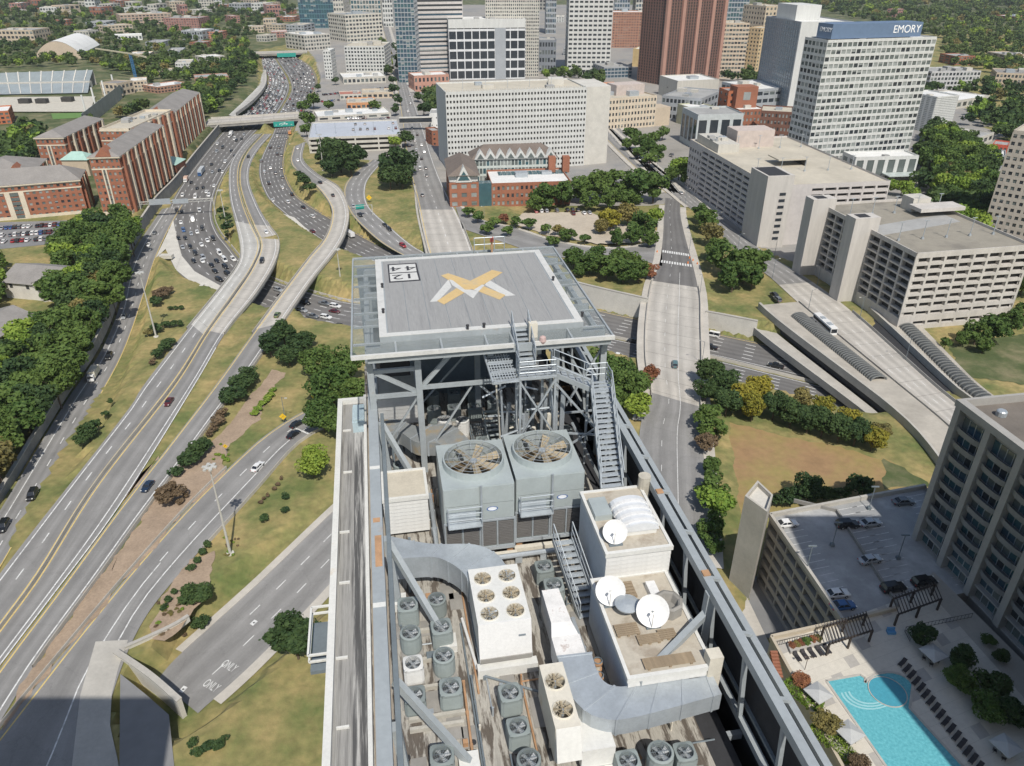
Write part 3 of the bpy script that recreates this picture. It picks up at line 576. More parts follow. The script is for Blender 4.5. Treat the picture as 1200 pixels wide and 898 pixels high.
# ---- helipad
pad = LT('helipad', (5, 42, D(18)), 'grey rooftop helipad with gold and white X mark and glass edge', 'helipad')
b = MB(); b.box(-.6, 10.5, 36.35, 48.2, D(18.0), D(17.42)); b.build('pad_slab', M_STEEL, pad)
b = MB(); b.box(-.12, 10.02, 36.85, 47.75, D(17.419), D(17.40)); b.build('pad_surface', M_PAD, pad)
for (x0,x1,y0,y1) in ((-.6,10.5,36.35,36.75),(-.6,10.5,47.85,48.2),(-.6,-.2,36.751,47.849),(10.1,10.5,36.751,47.849)):
    q = MB(); q.box(x0,x1,y0,y1,D(17.419),D(17.385)); q.build('white_edge', M_PADW, pad)
for i in range(1,9): q = MB(); x = -.12+i*1.127; q.box(x-.012,x+.012,36.86,47.74,D(17.4),D(17.398)); q.build('deck_seam', M_STEELD, pad)
def flat(pix, d, m, name):
    q = MB(); q.poly([Lp(x, y, d) for x, y in pix]); return q.build(name, m, pad)
EM = lambda *q: [(490+x/9.23, 305+y/9.23) for x, y in q]
flat(EM((125,452),(210,447),(362,290),(330,205)), 17.392, M_PADW, 'white_stroke'); flat(EM((720,268),(765,212),(1052,380),(950,390)), 17.392, M_PADW, 'white_stroke')
flat(EM((245,165),(325,140),(570,225),(945,378),(880,428),(655,338),(575,312),(500,318)), 17.388, M_GOLD, 'gold_stroke'); flat(EM((800,105),(915,132),(700,270),(575,312),(490,358),(280,480),(205,440),(400,312),(560,225)), 17.3855, M_GOLD, 'gold_stroke')
flat(EM((335,208),(375,218),(505,318),(575,320),(655,338),(595,415),(495,348),(368,272)), 17.383, M_PADW, 'white_stroke'); flat(EM((600,322),(652,338),(722,270),(690,264)), 17.3815, M_PADW, 'white_stroke')
flat([(454,310),(488,308),(493,329),(456,331.5)], 17.392, M_BLK, 'number_border')
flat([(456,311),(486.5,309.2),(488.2,318.2),(456.6,320)], 17.387, M_PADW, 'number_panel'); flat([(456.7,321),(488.4,319.2),(490.8,327.7),(457.8,329.9)], 17.387, M_PADW, 'number_panel')
def text(s, size, parent, loc, rz, m, name, ex=.002, rot=None):
    c = bpy.data.curves.new(name, 'FONT'); c.body = s; c.size = size; c.align_x = 'CENTER'; c.align_y = 'CENTER'; c.extrude = ex; c.materials.append(m)
    o = bpy.data.objects.new(name, c); COL.objects.link(o); off = WL[parent.name]; o.parent = parent; o.location = (loc[0]-off[0], loc[1]-off[1], loc[2]-off[2]); o.rotation_euler = rot if rot else (0,0,rz); return o
for s, px, py in (('1',479.5,323.3),('2',466,324.5),('4',480.5,314),('4',463.5,315)):
    t = text(s, 1.55, pad, Lp(px, py, 17.38), math.pi, M_BLK, 'number'); t.scale = (1.0, .72, 1)
# glass edge: panes between steel ribs
XS = [-2.05, .2, 2.6, 5.0, 6.4, 7.5, 9.6, 11.8]
for i in range(len(XS)-1):
    for (y0, y1) in ((34.9, 36.33), (48.22, 49.5)):
        if y0 < 40 and i == 4: continue
        q = MB(); q.box(XS[i]+.05, XS[i+1]-.05, y0+.05, y1-.02, D(17.75), D(17.72)); q.build('glass_pane', M_CGLASS, pad)
YS = [36.4, 38.6, 40.4, 42.6, 44.6, 46.4, 48.2]
for i in range(len(YS)-1):
    for (x0, x1) in ((-2.0, -.62), (10.52, 11.75)):
        q = MB(); q.box(x0, x1, YS[i]+.04, YS[i+1]-.04, D(17.75), D(17.72)); q.build('glass_pane', M_CGLASS, pad)
def ribs(segs, w, h, m, name):
    for p, q2 in segs:
        q = MB(); q.beam(p, q2, w, h); q.build(name, m, pad)
ribs([((-2.1,34.85,D(17.75)),(6.35,34.85,D(17.75))),((7.45,34.85,D(17.75)),(11.85,34.85,D(17.75)))], .16, .22, M_PADW, 'edge_rail')
ribs([((-2.1,49.55,D(17.75)),(11.85,49.55,D(17.75)))], .1, .16, M_STEEL, 'edge_rail')
ribs([((x,34.9,D(17.79)),(x,49.5,D(17.79))) for x in (-2.08, 11.83)], .1, .14, M_STEEL, 'edge_rail')
ribs([((x,34.93,D(17.8)),(x,36.4,D(17.8))) for x in XS[1:-1]]+[((x,48.15,D(17.8)),(x,49.5,D(17.8))) for x in XS[1:-1]], .1, .12, M_STEEL, 'canopy_rib')
ribs([((-2.0,y,D(17.8)),(-.6,y,D(17.8))) for y in YS]+[((10.5,y,D(17.8)),(11.75,y,D(17.8))) for y in YS], .1, .12, M_STEEL, 'canopy_rib')
ribs([((-1.35,y,D(18.2)),(11.8,y,D(18.2))) for y in (36.5, 40, 44, 48)], .3, .38, M_STEEL, 'girder')
ribs([((x,35.6,D(18.55)),(x,49,D(18.55))) for x in (-1.3, 1.28, 5.2, 8.6, 11.6)], .3, .3, M_STEEL, 'girder')
ribs([((-1.3,35.05,D(18.0)),(11.7,35.05,D(18.0)))], .2, .42, M_STEEL, 'girder')
for (x, y) in ((1.28,35.9),(-1.25,35.9),(-1.25,47.5),(1.28,47.5),(5.2,47.5),(8.6,47.5),(8.9,35.9),(11.6,35.9),(11.6,47.5),(5.2,41.5)):
    q = MB(); q.beam((x,y,D(26)), (x,y,D(18.7)), .34, .34, up=(0,1,0)); q.build('column', M_STEEL, pad)
for p, q2 in (((-1.2,35.9,D(19.2)),(1.28,35.9,D(19.2))),((-1.2,35.9,D(20.75)),(1.28,35.9,D(20.75))),((1.3,35.9,D(20.4)),(8.9,35.9,D(20.4))),((1.3,37.5,D(18.9)),(8.9,37.5,D(18.9))),
              ((-1.0,35.95,D(19.3)),(1.2,35.95,D(20.7))),((1.5,35.95,D(20.3)),(3.3,35.95,D(18.3))),((1.3,41.5,D(21)),(8.6,41.5,D(21))),((1.3,47.4,D(21.5)),(8.6,47.4,D(21.5)))):
    q = MB(); q.beam(p, q2, .18, .22); q.build('cross_beam', M_STEEL, pad)
# far rail and fire nozzle on the pad's back edge
q = MB()
for x in (6.2, 6.9, 7.6, 8.3): q.cyl((x,49.4,D(17.8)), (x,49.4,D(16.7)), .035, n=6)
for z in (D(16.72), D(17.2)): q.cyl((6.2,49.4,z), (8.3,49.4,z), .03, n=6)
q.build('guard_rail', M_GALV, pad)
mon = LT('fire_monitor', (7.3,48.6,D(17.4)), 'red fire nozzle on a stand behind the back edge of the helipad', 'fire nozzle')
q = MB(); q.cyl((7.3,48.6,D(17.6)), (7.3,48.6,D(16.6)), .07, n=8); q.build('stand', M_RUST, mon)
q = MB(); q.cyl((7.3,48.6,D(16.65)), (7.3,48.1,D(16.3)), .08, .05, n=8); q.lathe((7.3,48.6,D(16.75)), [(0,.25),(.13,.2),(.13,0),(0,0)], 8); q.build('nozzle', mat('faded_red', (.38,.10,.08), .6), mon)
for (x, y) in ((-.3,39.4),(-.25,43.2),(5.0,36.5),(10.2,42.5),(10.6,37.0),(4.1,36.45)):
    q = MB(); q.cyl((x,y,D(17.4)), (x,y,D(17.2)), .07, n=8); q.lathe((x,y,D(17.2)), [(.09,0),(.09,.08),(0,.12)], 8)
    Lsolo(q, 'edge_lamp', M_BLK, (x,y,D(17.4)), 'small dark perimeter lamp on the helipad edge', 'lamp', 'small perimeter lamps round the helipad')
# ---- stairs between pad, landing and roof
def flight(p0, p1, w, axis, n, label, name='steel_stair', rails=True, m=M_GALV):
    """p0 top, p1 bottom (centre line); axis: unit vector across"""
    p0 = Vector(p0); p1 = Vector(p1); ax = Vector(axis)*w/2; t = LT(name, tuple(p1), label, 'stairs'); dirh = (p1-p0); dirh.z = 0; dirh.normalize()
    tm = MB(); tm.hexa([(-w/2,-.13,-.03),(w/2,-.13,-.03),(w/2,.13,-.03),(-w/2,.13,-.03),(-w/2,-.13,.02),(w/2,-.13,.02),(w/2,.13,.02),(-w/2,.13,.02)]); me = tm.mesh('tread', m)
    rz = 0 if abs(axis[0]) > .5 else math.pi/2
    for i in range(n):
        c = p0.lerp(p1, (i+.5)/n); inst('tread', me, tuple(c), t, rz)
    for s in (-1, 1):
        q = MB(); q.beam(p0+ax*s*1.06, p1+ax*s*1.06, .07, .28); q.build('stringer', M_STEEL, t)
        if rails:
            q = MB()
            for h in (.55, 1.0): q.cyl(p0+ax*s*1.06+Vector((0,0,h)), p1+ax*s*1.06+Vector((0,0,h)), .028, n=6)
            for i in range(0, n+1, 4):
                c = p0.lerp(p1, i/n)+ax*s*1.06; q.cyl(c, c+Vector((0,0,1.0)), .028, n=6)
            q.build('handrail', M_GALV, t)
    return t
flight((6.95,36.45,D(17.5)), (6.95,34.25,D(18.75)), .85, (1,0,0), 8, 'short steel flight from the helipad edge down to the mesh landing')
flight((8.2,33.6,D(18.75)), (10.0,32.6,D(19.3)), .8, (.3,.95,0), 5, 'short sloping steel flight crossing right beside the landing')
flight((10.45,32.3,D(19.35)), (9.75,27.4,D(22.0)), 1.0, (1,0,0), 19, 'long pale steel stair down beside the right truss')
flight((7.15,26.4,D(23.9)), (7.72,23.3,D(25.95)), .85, (1,0,0), 12, 'grey steel stair between the cooling towers and white penthouse')
land = LT('stair_landing', (7,33.6,D(18.8)), 'galvanised landing with mesh side platforms and railings before the helipad', 'landing')
for (x0,x1,y0,y1,nm) in ((6.3,8.25,33.0,34.25,'floor_grating'),(4.9,6.25,32.8,36.0,'mesh_platform'),(9.9,11.05,32.15,33.2,'lower_grating')):
    zz = D(18.8) if nm != 'lower_grating' else D(19.35); q = MB()
    n = max(3, int((y1-y0)/.28))
    for i in range(n):
        y = y0+(y1-y0)*i/n; q.box(x0, x1, y, y+(.2 if nm != 'mesh_platform' else .07), zz-.03, zz)
    if nm == 'mesh_platform':
        for i in range(9): x = x0+(x1-x0)*i/9; q.box(x, x+.05, y0, y1, zz-.05, zz-.031)
    q.build(nm, M_GALV, land)
q = MB()
for (p, q2) in (((4.9,32.8),(6.3,32.95)),((4.9,32.8),(4.9,36)),((6.25,33),(8.25,33)),((4.9,33.9),(6.3,34)),((4.9,35),(6.3,35))): q.beam((*p,D(18.78)), (*q2,D(18.78)), .1, .14)
q.build('edge_angle', M_GALV, land)
q = MB()
for (p, q2) in (((6.3,33),(8.2,33)),((8.25,33),(8.25,33.1)),((6.35,33.1),(6.35,34.2)),((8.2,34.2),(8.2,33.9)),((10.95,32.2),(10.95,33.2)),((9.9,33.2),(11,33.2))):
    q = MB(); zz = D(18.8) if p[0] < 9 else D(19.35)
    for h in (.35, .7, 1.0): q.cyl((*p,zz+h), (*q2,zz+h), .025, n=5)
    for s in range(5):
        c = Vector((*p,zz)).lerp(Vector((*q2,zz)), s/4); q.cyl(c, c+Vector((0,0,1)), .02, n=5)
    q.build('railing', M_GALV, land)
for (x, y) in ((6.35,33.05),(8.2,33.05),(6.35,34.2),(8.2,34.2),(10.95,32.25),(10.0,33.1)):
    q = MB(); q.beam((x,y,D(26)), (x,y,D(18.9 if x < 9 else 19.4)), .11, .11, up=(0,1,0)); q.build('leg', M_GALV, land)
for (p, q2) in (((6.35,33.05,D(19)),(8.2,33.05,D(22.3))),((8.2,33.05,D(19)),(6.35,33.05,D(22.3))),((6.35,33.05,D(22.3)),(8.2,33.05,D(22.3))),((8.2,33.05,D(19.2)),(10.95,32.25,D(22.6))),((6.4,33.1,D(25)),(10.9,32.3,D(21.4))),((6.35,33.05,D(22.5)),(9.5,32.5,D(25.6))),((8.2,33.05,D(22.3)),(10.95,32.3,D(22.3)))):
    q = MB(); q.beam(p, q2, .09, .09); q.build('brace', M_GALV, land)
q = MB(); q.box(7.3,7.75,35.5,35.85,D(18.9),D(16.9)); q.build('sign_post', M_CREAM, land)
q = MB(); q.lathe((7.9,34.9,D(17.55)), [(0,.22),(.17,.12),(.2,-.1),(.14,-.24),(0,-.26)], 10); wp = Lsolo(q, 'wrapped_lamp', mat('faded_pink_wrap', (.46,.34,.32), .8), (7.9,34.9,D(17.55)), 'pinkish wrapped beacon on the rail right of the helipad stair', 'beacon')
for i in range(26):                        # pipes and conduits crowding under the landing
    x, y = rnd(5.6, 9.4), rnd(33.4, 36.6); z0 = D(26); z1 = D(rnd(19.5, 23)); q = MB(); q.cyl((x,y,z0), (x+rnd(-.4,.4),y,z1), rnd(.05,.15), n=6)
    if i % 2: q.cyl((x,y,z1-.8), (x+rnd(-2,2),y+rnd(-.8,.8),z1-.8+rnd(-.5,.5)), .06, n=6)
    Lsolo(q, 'riser_pipe', M_GALV if i % 3 else M_CREAM, (x,y,z0), 'metal riser pipe rising in the crowd of pipes under the stair landing', 'pipe', 'pipes under the stair landing')
# ---- cooling towers: two cells
def fan(parent, c, r, nb, mblade, mwell, hub=True, guard=True, ringh=.35, mring=None, tilt=.5):
    big = r > 1
    q = MB(); q.lathe(c, [(r*1.0,-.9),(r*1.0,0),(r,ringh),(r*1.05,ringh),(r*1.07,0)], 28); parent = q.build('fan_ring', mring or M_GALVG, parent, smooth=False)
    q = MB(); q.lathe((c[0],c[1],c[2]-.88), [(r,0),(0,0)], 24); q.build('fan_well', mwell, parent)
    for k in range(nb):
        t = 2*math.pi*k/nb+.3; q = MB(); w0, w1 = r*.08, r*.13; d = Vector((math.cos(t), math.sin(t), 0)); n = Vector((-d.y, d.x, 0)); up = Vector((0,0,1)); o = Vector((c[0],c[1],c[2]+ringh*.2))
        P = []
        for zz in (-.012, .012):
            P += [o+d*r*.14-n*w0+up*(zz-tilt*w0), o+d*r*.95-n*w1+up*(zz-tilt*w1), o+d*r*.95+n*w1+up*(zz+tilt*w1), o+d*r*.14+n*w0+up*(zz+tilt*w0)]
        q.hexa(P); q.build('fan_blade', mblade, parent)
    if hub:
        q = MB(); q.cyl((c[0],c[1],c[2]-.3), (c[0],c[1],c[2]+ringh*.45), r*.16, r*.12, n=12); q.build('fan_hub', M_GALV, parent)
    if guard:
        q = MB(); zz = c[2]+ringh+.01
        for k in range(12 if big else 6):
            t = math.pi*2*k/(12 if big else 6); q.beam((c[0]+r*.1*math.cos(t),c[1]+r*.1*math.sin(t),zz), (c[0]+r*math.cos(t),c[1]+r*math.sin(t),zz), .018, .018)
        for rr in ((.3,.5,.7,.88) if big else (.55,)):
            for k in range(24):
                t = math.pi*2*k/24; t2 = math.pi*2*(k+1)/24; q.beam((c[0]+r*rr*math.cos(t),c[1]+r*rr*math.sin(t),zz), (c[0]+r*rr*math.cos(t2),c[1]+r*rr*math.sin(t2),zz), .016, .016)
        q.build('fan_guard', M_GALV if big else M_FANB, parent)
def hole_top(q, x0, x1, y0, y1, z, c, r, n=32, m=0):     # flat top with a round opening
    n0 = len(q.v)
    for i in range(n):
        t = 2*math.pi*i/n; q.v.append((c[0]+r*math.cos(t), c[1]+r*math.sin(t), z)); dx, dy = math.cos(t), math.sin(t)
        k = min(((x1-c[0]) if dx > 0 else (c[0]-x0))/max(abs(dx),1e-6), ((y1-c[1]) if dy > 0 else (c[1]-y0))/max(abs(dy),1e-6)); q.v.append((c[0]+dx*k, c[1]+dy*k, z))
    for i in range(n):
        j = (i+1) % n; q.f.append((n0+2*i, n0+2*i+1, n0+2*j+1, n0+2*j)); q.m.append(m)
    for cx, cy in ((x0,y0),(x1,y0),(x1,y1),(x0,y1)):
        i = min(range(n), key=lambda i: 0 if False else (abs(((math.atan2(cy-c[1],cx-c[0])) % (2*math.pi)) - (2*math.pi*(i+.5)/n)))); j = (i+1) % n
        q.poly([q.v[n0+2*i+1], (cx,cy,z), q.v[n0+2*j+1]], m)
for k, (x0, x1, yf, lab) in enumerate(((1.75, 5.13, 28.0, 'left of the two big grey cooling towers with a round fan on top'), (5.25, 8.63, 28.3, 'right of the two big grey cooling towers, beside the penthouse'))):
    yb = yf+3.75; zt, zb = D(21.5), D(25.35); cx, cy = (x0+x1)/2, yf+1.95; t = LT('cooling_tower', (cx,cy,D(26)), lab, 'cooling tower', 'cooling towers')
    q = MB(); hole_top(q, x0, x1, yf, yb, zt, (cx,cy), 1.42)
    for (p, p2) in (((x0,yf),(x1,yf)),((x1,yf),(x1,yb)),((x1,yb),(x0,yb)),((x0,yb),(x0,yf))): q.quad((*p,zb), (*p2,zb), (*p2,zt), (*p,zt))
    q.build('casing', M_GALVG, t)
    for i, (z0, z1) in enumerate(((zt-1.0,zt-.03),(zt-1.95,zt-1.04))):
        for j in range(2):
            w = (x1-x0)/2; q = MB(); q.box(x0+j*w+.03, x0+(j+1)*w-.03, yf-.05, yf-.003, z0, z1); q.build('side_panel', M_GALVG, t)
    q = MB(); q.box(x0+.1, x0+1.5, yf-.09, yf-.052, zt-1.93, zt-1.35); q.build('access_door', M_GALV, t)
    for j in range(4):
        w = (x1-x0)/4; q = MB(); nl = 14
        for i in range(nl): zz = zb+.25+i*(1.45/nl); q.box(x0+j*w+.06, x0+(j+1)*w-.06, yf-.07, yf-.003, zz, zz+.07)
        q.build('louver_panel', M_LOUV, t)
    q = MB()
    for j in range(5): xx = x0+j*(x1-x0)/4; q.box(xx-.035, xx+.035, yf-.10, yf-.001, zb, zt-2.0)
    q.box(x0, x1, yf-.11, yf-.001, zt-2.07, zt-1.98); q.box(x0, x1, yf-.12, yf-.001, zb-.02, zb+.14); q.build('louver_frame', M_GALV, t)
    q = MB()
    for zz in (zt-1.1, zt-1.45, zt-.75): q.cyl((x0+.15,yf-.55,zz), (x0+1.75,yf-.55,zz), .025, n=6)
    for xx in (x0+.15, x0+1.75): q.cyl((xx,yf-.55,zt-1.9), (xx,yf-.55,zt-.7), .03, n=6); q.cyl((xx,yf-.55,zt-1.9), (xx,yf,zt-1.9), .03, n=6); q.cyl((xx,yf-.55,zt-1.1), (xx,yf,zt-1.1), .03, n=6)
    q.box(x0+.15, x0+1.75, yf-.6, yf-.13, zt-1.93, zt-1.88); q.build('service_platform', M_GALV, t)
    q = MB(); q.cyl((x0+1.78,yf-.09,zb), (x0+1.78,yf-.09,zt+.1), .05, n=6); q.build('feed_pipe', M_GALV, t)
    q = MB(); q.lathe((0,0,0), [(0,0),(.22,0)], 16); lg = q.mesh('logo_oval', mat('logo_white', (.75,.77,.8), .5))
    lo = inst('logo_oval', lg, (x0+1.95+.35, yf-.058, zt-1.35), t, rot=(math.pi/2,0,0), scale=(1,.5,1))
    q = MB(); q.lathe((0,0,0), [(.22,0),(.28,0)], 16); lg = q.mesh('logo_ring', mat('logo_blue', (.05,.13,.35), .5)); inst('logo_ring', lg, (x0+1.95+.35, yf-.058, zt-1.35), t, rot=(math.pi/2,0,0), scale=(1,.5,1))
    for (xx, yy) in ((x0+.2,yf+.2),(x1-.2,yf+.2),(x0+.2,yb-.2),(x1-.2,yb-.2)):
        q = MB(); q.box(xx-.15, xx+.15, yy-.15, yy+.15, D(26), zb); q.build('foot', M_RUST, t)
    q = MB(); q.box(x0-.1, x1+.1, yf-.35, yf-.1, D(25.85), D(25.55)); q.build('base_beam', M_CREAM, t)
    fan(t, (cx,cy,zt), 1.42, 7, M_FANB, M_FAND)
# ---- packaged chiller with six fans, and the two-fan unit
t = LT('chiller', (3.5,23,D(26)), 'white rooftop chiller with six rusty fans in two columns', 'chiller')
x0,x1,yf,yb,zt,zb = 2.45,4.65,21.42,24.75,D(23.5),D(25.3); q = MB(); cols = ((x0+.56, x1-.56)); rows = (yf+.62, yf+1.62, yf+2.66)
for i in range(2):
    for j in range(3):
        xa = x0+i*(x1-x0)/2; ya = (yf+.14, yf+1.14, yf+2.16)[j]; yb_ = (yf+1.14, yf+2.16, yb)[j]; hole_top(q, xa, xa+(x1-x0)/2, ya, yb_, zt, ((x0+.56, x1-.56)[i], rows[j]), .36, 20)
q.box(x0, x1, yf+.14-.002, yf+.14, zt-.05, zt)
for (p, p2) in (((x1,yf),(x1,yb)),((x1,yb),(x0,yb)),((x0,yb),(x0,yf))): q.quad((*p,zb), (*p2,zb), (*p2,zt), (*p,zt))
q.build('casing', M_WPAINT, t)
q = MB(); q.hexa([(x0,yf-.28,zb),(x1,yf-.28,zb),(x1,yf+.13,zb),(x0,yf+.13,zb),(x0,yf+.1,zt),(x1,yf+.1,zt),(x1,yf+.137,zt),(x0,yf+.137,zt)]); q.build('front_panel', M_DISH, t); q = MB(); q.box(x0+.02, x1-.02, yf-.33, yf-.282, zb, zb+.22); q.build('air_grille', M_COND, t)
q = MB(); q.box(x0-.05, x1+.05, yf-.1, yb, D(25.55), D(25.301)); q.build('base_rail', M_STEELD, t)
q = MB(); q.box(x0-.12, x1+.2, yf-.5, yf-.12, D(26), D(25.5)); q.build('kerb', M_WPAINT, t)
q = MB(); q.hexa([(x1-.55,yf-.085,zt-.75),(x1-.25,yf-.085,zt-.75),(x1-.25,yf-.06,zt-.75),(x1-.55,yf-.06,zt-.75),(x1-.55,yf-.05,zt-.68),(x1-.25,yf-.05,zt-.68),(x1-.25,yf-.02,zt-.68),(x1-.55,yf-.02,zt-.68)]); q.build('nameplate', M_STEELD, t)
for i in range(2):
    for j in range(3): fan(t, ((x0+.56, x1-.56)[i], rows[j], zt), .36, 5, M_FANB if (i+j) % 3 else M_GALV, M_FAND, guard=True, ringh=.05, mring=M_CREAM)
t = LT('packaged_unit', (4.9,17,D(26)), 'cream rooftop unit with two rusty fans under the curved duct', 'air handler')
x0,x1,yf,yb,zt,zb = 4.5,5.42,16.45,19.25,D(23.6),D(25.4); q = MB()
hole_top(q, x0, x1, yf+1.4, yb, zt, (x0+.43,yf+1.95), .37, 20); hole_top(q, x0, x1, yf, yf+1.4, zt, (x0+.45,yf+.72), .37, 20)
for (p, p2) in (((x0,yf),(x1,yf)),((x1,yf),(x1,yb)),((x1,yb),(x0,yb)),((x0,yb),(x0,yf))): q.quad((*p,zb), (*p2,zb), (*p2,zt), (*p,zt))
q.build('casing', M_CREAM, t)
q = MB(); q.hexa([(x0,yf-.45,zb+.5),(x1,yf-.45,zb+.5),(x1,yf-.002,zb),(x0,yf-.002,zb),(x0+.02,yf-.003,zt-.01),(x1,yf-.003,zt-.01),(x1,yf-.002,zt-.01),(x0+.02,yf-.002,zt-.01)]); q.build('sloping_panel', M_WPAINT, t)
q = MB(); q.box(x1+.01, x1+1.25, yf-.35, yf+1.0, D(25.6), D(24.6)); q.build('return_box', M_WPAINT, t)
q = MB(); q.box(x1+.05, x1+1.35, yf-.75, yf-.36, D(26), D(25.6)); q.build('kerb', M_WPAINT, t)
for y in (yf+.72, yf+1.95): fan(t, (x0+.44,y,zt), .37, 5, M_FANB, M_FAND, guard=True, ringh=.05, mring=M_CREAM)
# ---- ducts
def duct(outer, inner, zt, h, label, m, name='duct', seams=2):
    t = LT(name, (outer[0][0],outer[0][1],zt-h), label, 'duct'); n = 26
    O = smooth_curve([(p[0],p[1],0) for p in outer], n); I = smooth_curve([(p[0],p[1],0) for p in inner], n); q = MB()
    for i in range(n-1):
        A = Vector((*O[i][:2],zt)); B_ = Vector((*O[i+1][:2],zt)); C_ = Vector((*I[i+1][:2],zt)); E_ = Vector((*I[i][:2],zt)); dn = Vector((0,0,-h))
        q.quad(A,B_,C_,E_); q.quad(A+dn,B_+dn,B_,A); q.quad(E_,C_,C_+dn,E_+dn); q.quad(A+dn,E_+dn,C_+dn,B_+dn)
    for i in (0, n-1): q.quad((*O[i][:2],zt),(*I[i][:2],zt),(*I[i][:2],zt-h),(*O[i][:2],zt-h))
    q.build('duct_casing', m, t)
    for k in range(seams+2):
        i = min(int((n-1)*k/(seams+1)), n-2); A = Vector(O[i]); C_ = Vector(I[i]); d = (Vector(O[i+1])-A).normalized()*.04; e = (A-C_).normalized()*.03; q = MB()
        q.hexa([A-d+e+Vector((0,0,zt-h-.02)), A+d+e+Vector((0,0,zt-h-.02)), C_+d-e+Vector((0,0,zt-h-.02)), C_-d-e+Vector((0,0,zt-h-.02)), A-d+e+Vector((0,0,zt+.03)), A+d+e+Vector((0,0,zt+.03)), C_+d-e+Vector((0,0,zt+.03)), C_-d-e+Vector((0,0,zt+.03))]); q.build('seam', M_GALV, t)
    for (x, y) in ((O[4][:2]), (I[-5][:2])):
        q = MB(); q.box(x-.06, x+.06, y-.06, y+.06, D(26), zt-h); q.build('leg', M_STEELD, t)
    return t
duct([(5.36,19.75),(5.33,18.4),(5.67,17.4),(6.25,16.83),(7.38,16.63),(11.0,17.0)], [(6.72,19.7),(6.70,18.9),(6.84,18.3),(7.3,18.0),(8.2,18.0),(11.02,18.27)], D(23.9), .85, 'wide grey sheet metal duct curving right across the roof', M_GALV, seams=5)
duct([(-.85,26.45),(.92,26.3),(1.66,25.85),(2.25,25.07),(2.44,24.35)], [(-.95,28.1),(1.0,27.2),(2.96,26.8),(3.9,26.0),(4.3,24.9)], D(23.9), 1.25, 'blue grey duct arching from the left frame to the white chiller', M_GALV, seams=4)
duct([(-1.0,36.6),(-.1,37.3),(.9,36.0),(2.0,35.7),(2.6,35.0)], [(-1.1,38.8),(0,38.6),(1.2,37.6),(3.0,37.5),(4.1,35.2)], D(24.0), .9, 'grey cranked duct with a brown end below the helipad frame', mat('old_duct', (.31,.33,.335), .5, var=.25, scale=.7, col2=(.36,.30,.21), c2=(.56,.68), metal=.3), seams=3)
t = LT('white_duct', (5.9,21.5,D(26)), 'white painted duct with lichen spots running beside the steel stair', 'duct')
q = MB(); q.hexa([(5.5,21.5,D(25.2)),(6.35,21.5,D(25.2)),(6.25,23.4,D(25.2)),(5.5,23.4,D(25.2)),(5.5,21.5,D(23.95)),(6.35,21.5,D(23.95)),(6.25,23.4,D(23.95)),(5.5,23.4,D(23.95))]); q.hexa([(5.38,20.9,D(25.2)),(6.5,20.9,D(25.2)),(6.35,21.499,D(25.2)),(5.5,21.499,D(25.2)),(5.38,20.9,D(24.1)),(6.5,20.9,D(24.1)),(6.35,21.499,D(23.95)),(5.5,21.499,D(23.95))]); q.box(5.38, 6.55, 19.76, 20.899, D(25.2), D(24.1)); q.build('duct_casing', mat('lichen_white', (.70,.69,.67), .7, var=.2, scale=2.2, col2=(.42,.36,.33), c2=(.58,.68)), t)
q = MB(); q.box(5.6,5.75,20,20.15,D(26),D(25.2)); q.box(6.1,6.25,22.8,22.95,D(26),D(25.2)); q.build('leg', M_STEELD, t)
# ---- white boxes and penthouses
def ribbed(q, x0, x1, y, z0, z1, n, m=0):   # horizontal siding boards on a front wall
    for i in range(n): zz = z0+(z1-z0)*i/n; q.hexa([(x0,y-.035,zz),(x1,y-.035,zz),(x1,y,zz),(x0,y,zz),(x0,y-.012,zz+(z1-z0)/n*.94),(x1,y-.012,zz+(z1-z0)/n*.94),(x1,y,zz+(z1-z0)/n*.94),(x0,y,zz+(z1-z0)/n*.94)], m)
def housing(name, x0, x1, y0, y1, zb, zt, label, cat, mtop, nb=9, mwall=None, trim=True):
    t = LT(name, ((x0+x1)/2,(y0+y1)/2,zb), label, cat)
    q = MB(); q.box(x0, x1, y0, y1, zb, zt-.05); q.build('wall', mwall or M_WPAINT, t)
    q = MB(); q.box(x0+.08, x1-.08, y0+.08, y1-.08, zt-.049, zt); q.build('roof', mtop, t)
    if nb:
        bm = MB(); h = (zt-.2-zb)/nb; bm.hexa([(x0,-.035,0),(x1,-.035,0),(x1,0,0),(x0,0,0),(x0,-.01,h*.93),(x1,-.01,h*.93),(x1,0,h*.93),(x0,0,h*.93)]); me = bm.mesh('siding_board', M_SIDING)
        off = WL[t.name]
        for i in range(nb): o = bpy.data.objects.new('siding_board', me); COL.objects.link(o); o.parent = t; o.location = (-off[0], y0-.002-off[1], zb+h*i-off[2])
    if trim:
        q = MB()
        for (a, c) in (((x0-.06,y0-.08),(x1+.06,y0+.08)),((x0-.06,y1-.08),(x1+.06,y1+.06)),((x0-.06,y0+.081),(x0+.08,y1-.081)),((x1-.08,y0+.081),(x1+.06,y1-.081))): q.box(a[0],c[0],a[1],c[1],zt-.16,zt+.06)
        q.build('roof_edge', M_WPAINT, t)
    return t
M_TANROOF = mat('tan_roof', (.46,.42,.35), .9, var=.25, scale=.8, col2=(.28,.24,.19), c2=(.5,.65))
M_BEIGE = mat('beige_top', (.50,.46,.38), .8, var=.2, scale=1)
M_SHADEWALL = mat('shade_tinted_white_wall', (.52,.56,.60), .7, var=.12, scale=.8)  # blue tint puts the side walls' shade into the white cladding colour
housing('air_handler', -1.1, 1.12, 30.35, 32.65, D(25.7), D(23.5), 'white louvred air handler with a beige top beside the left beam', 'air handler', M_BEIGE, 9)
housing('plant_room', -1.2, 1.35, 41.3, 44.5, D(26), D(23.9), 'white clad plant room in the shade below the helipad, left side', 'plant room', M_BEIGE, 7)
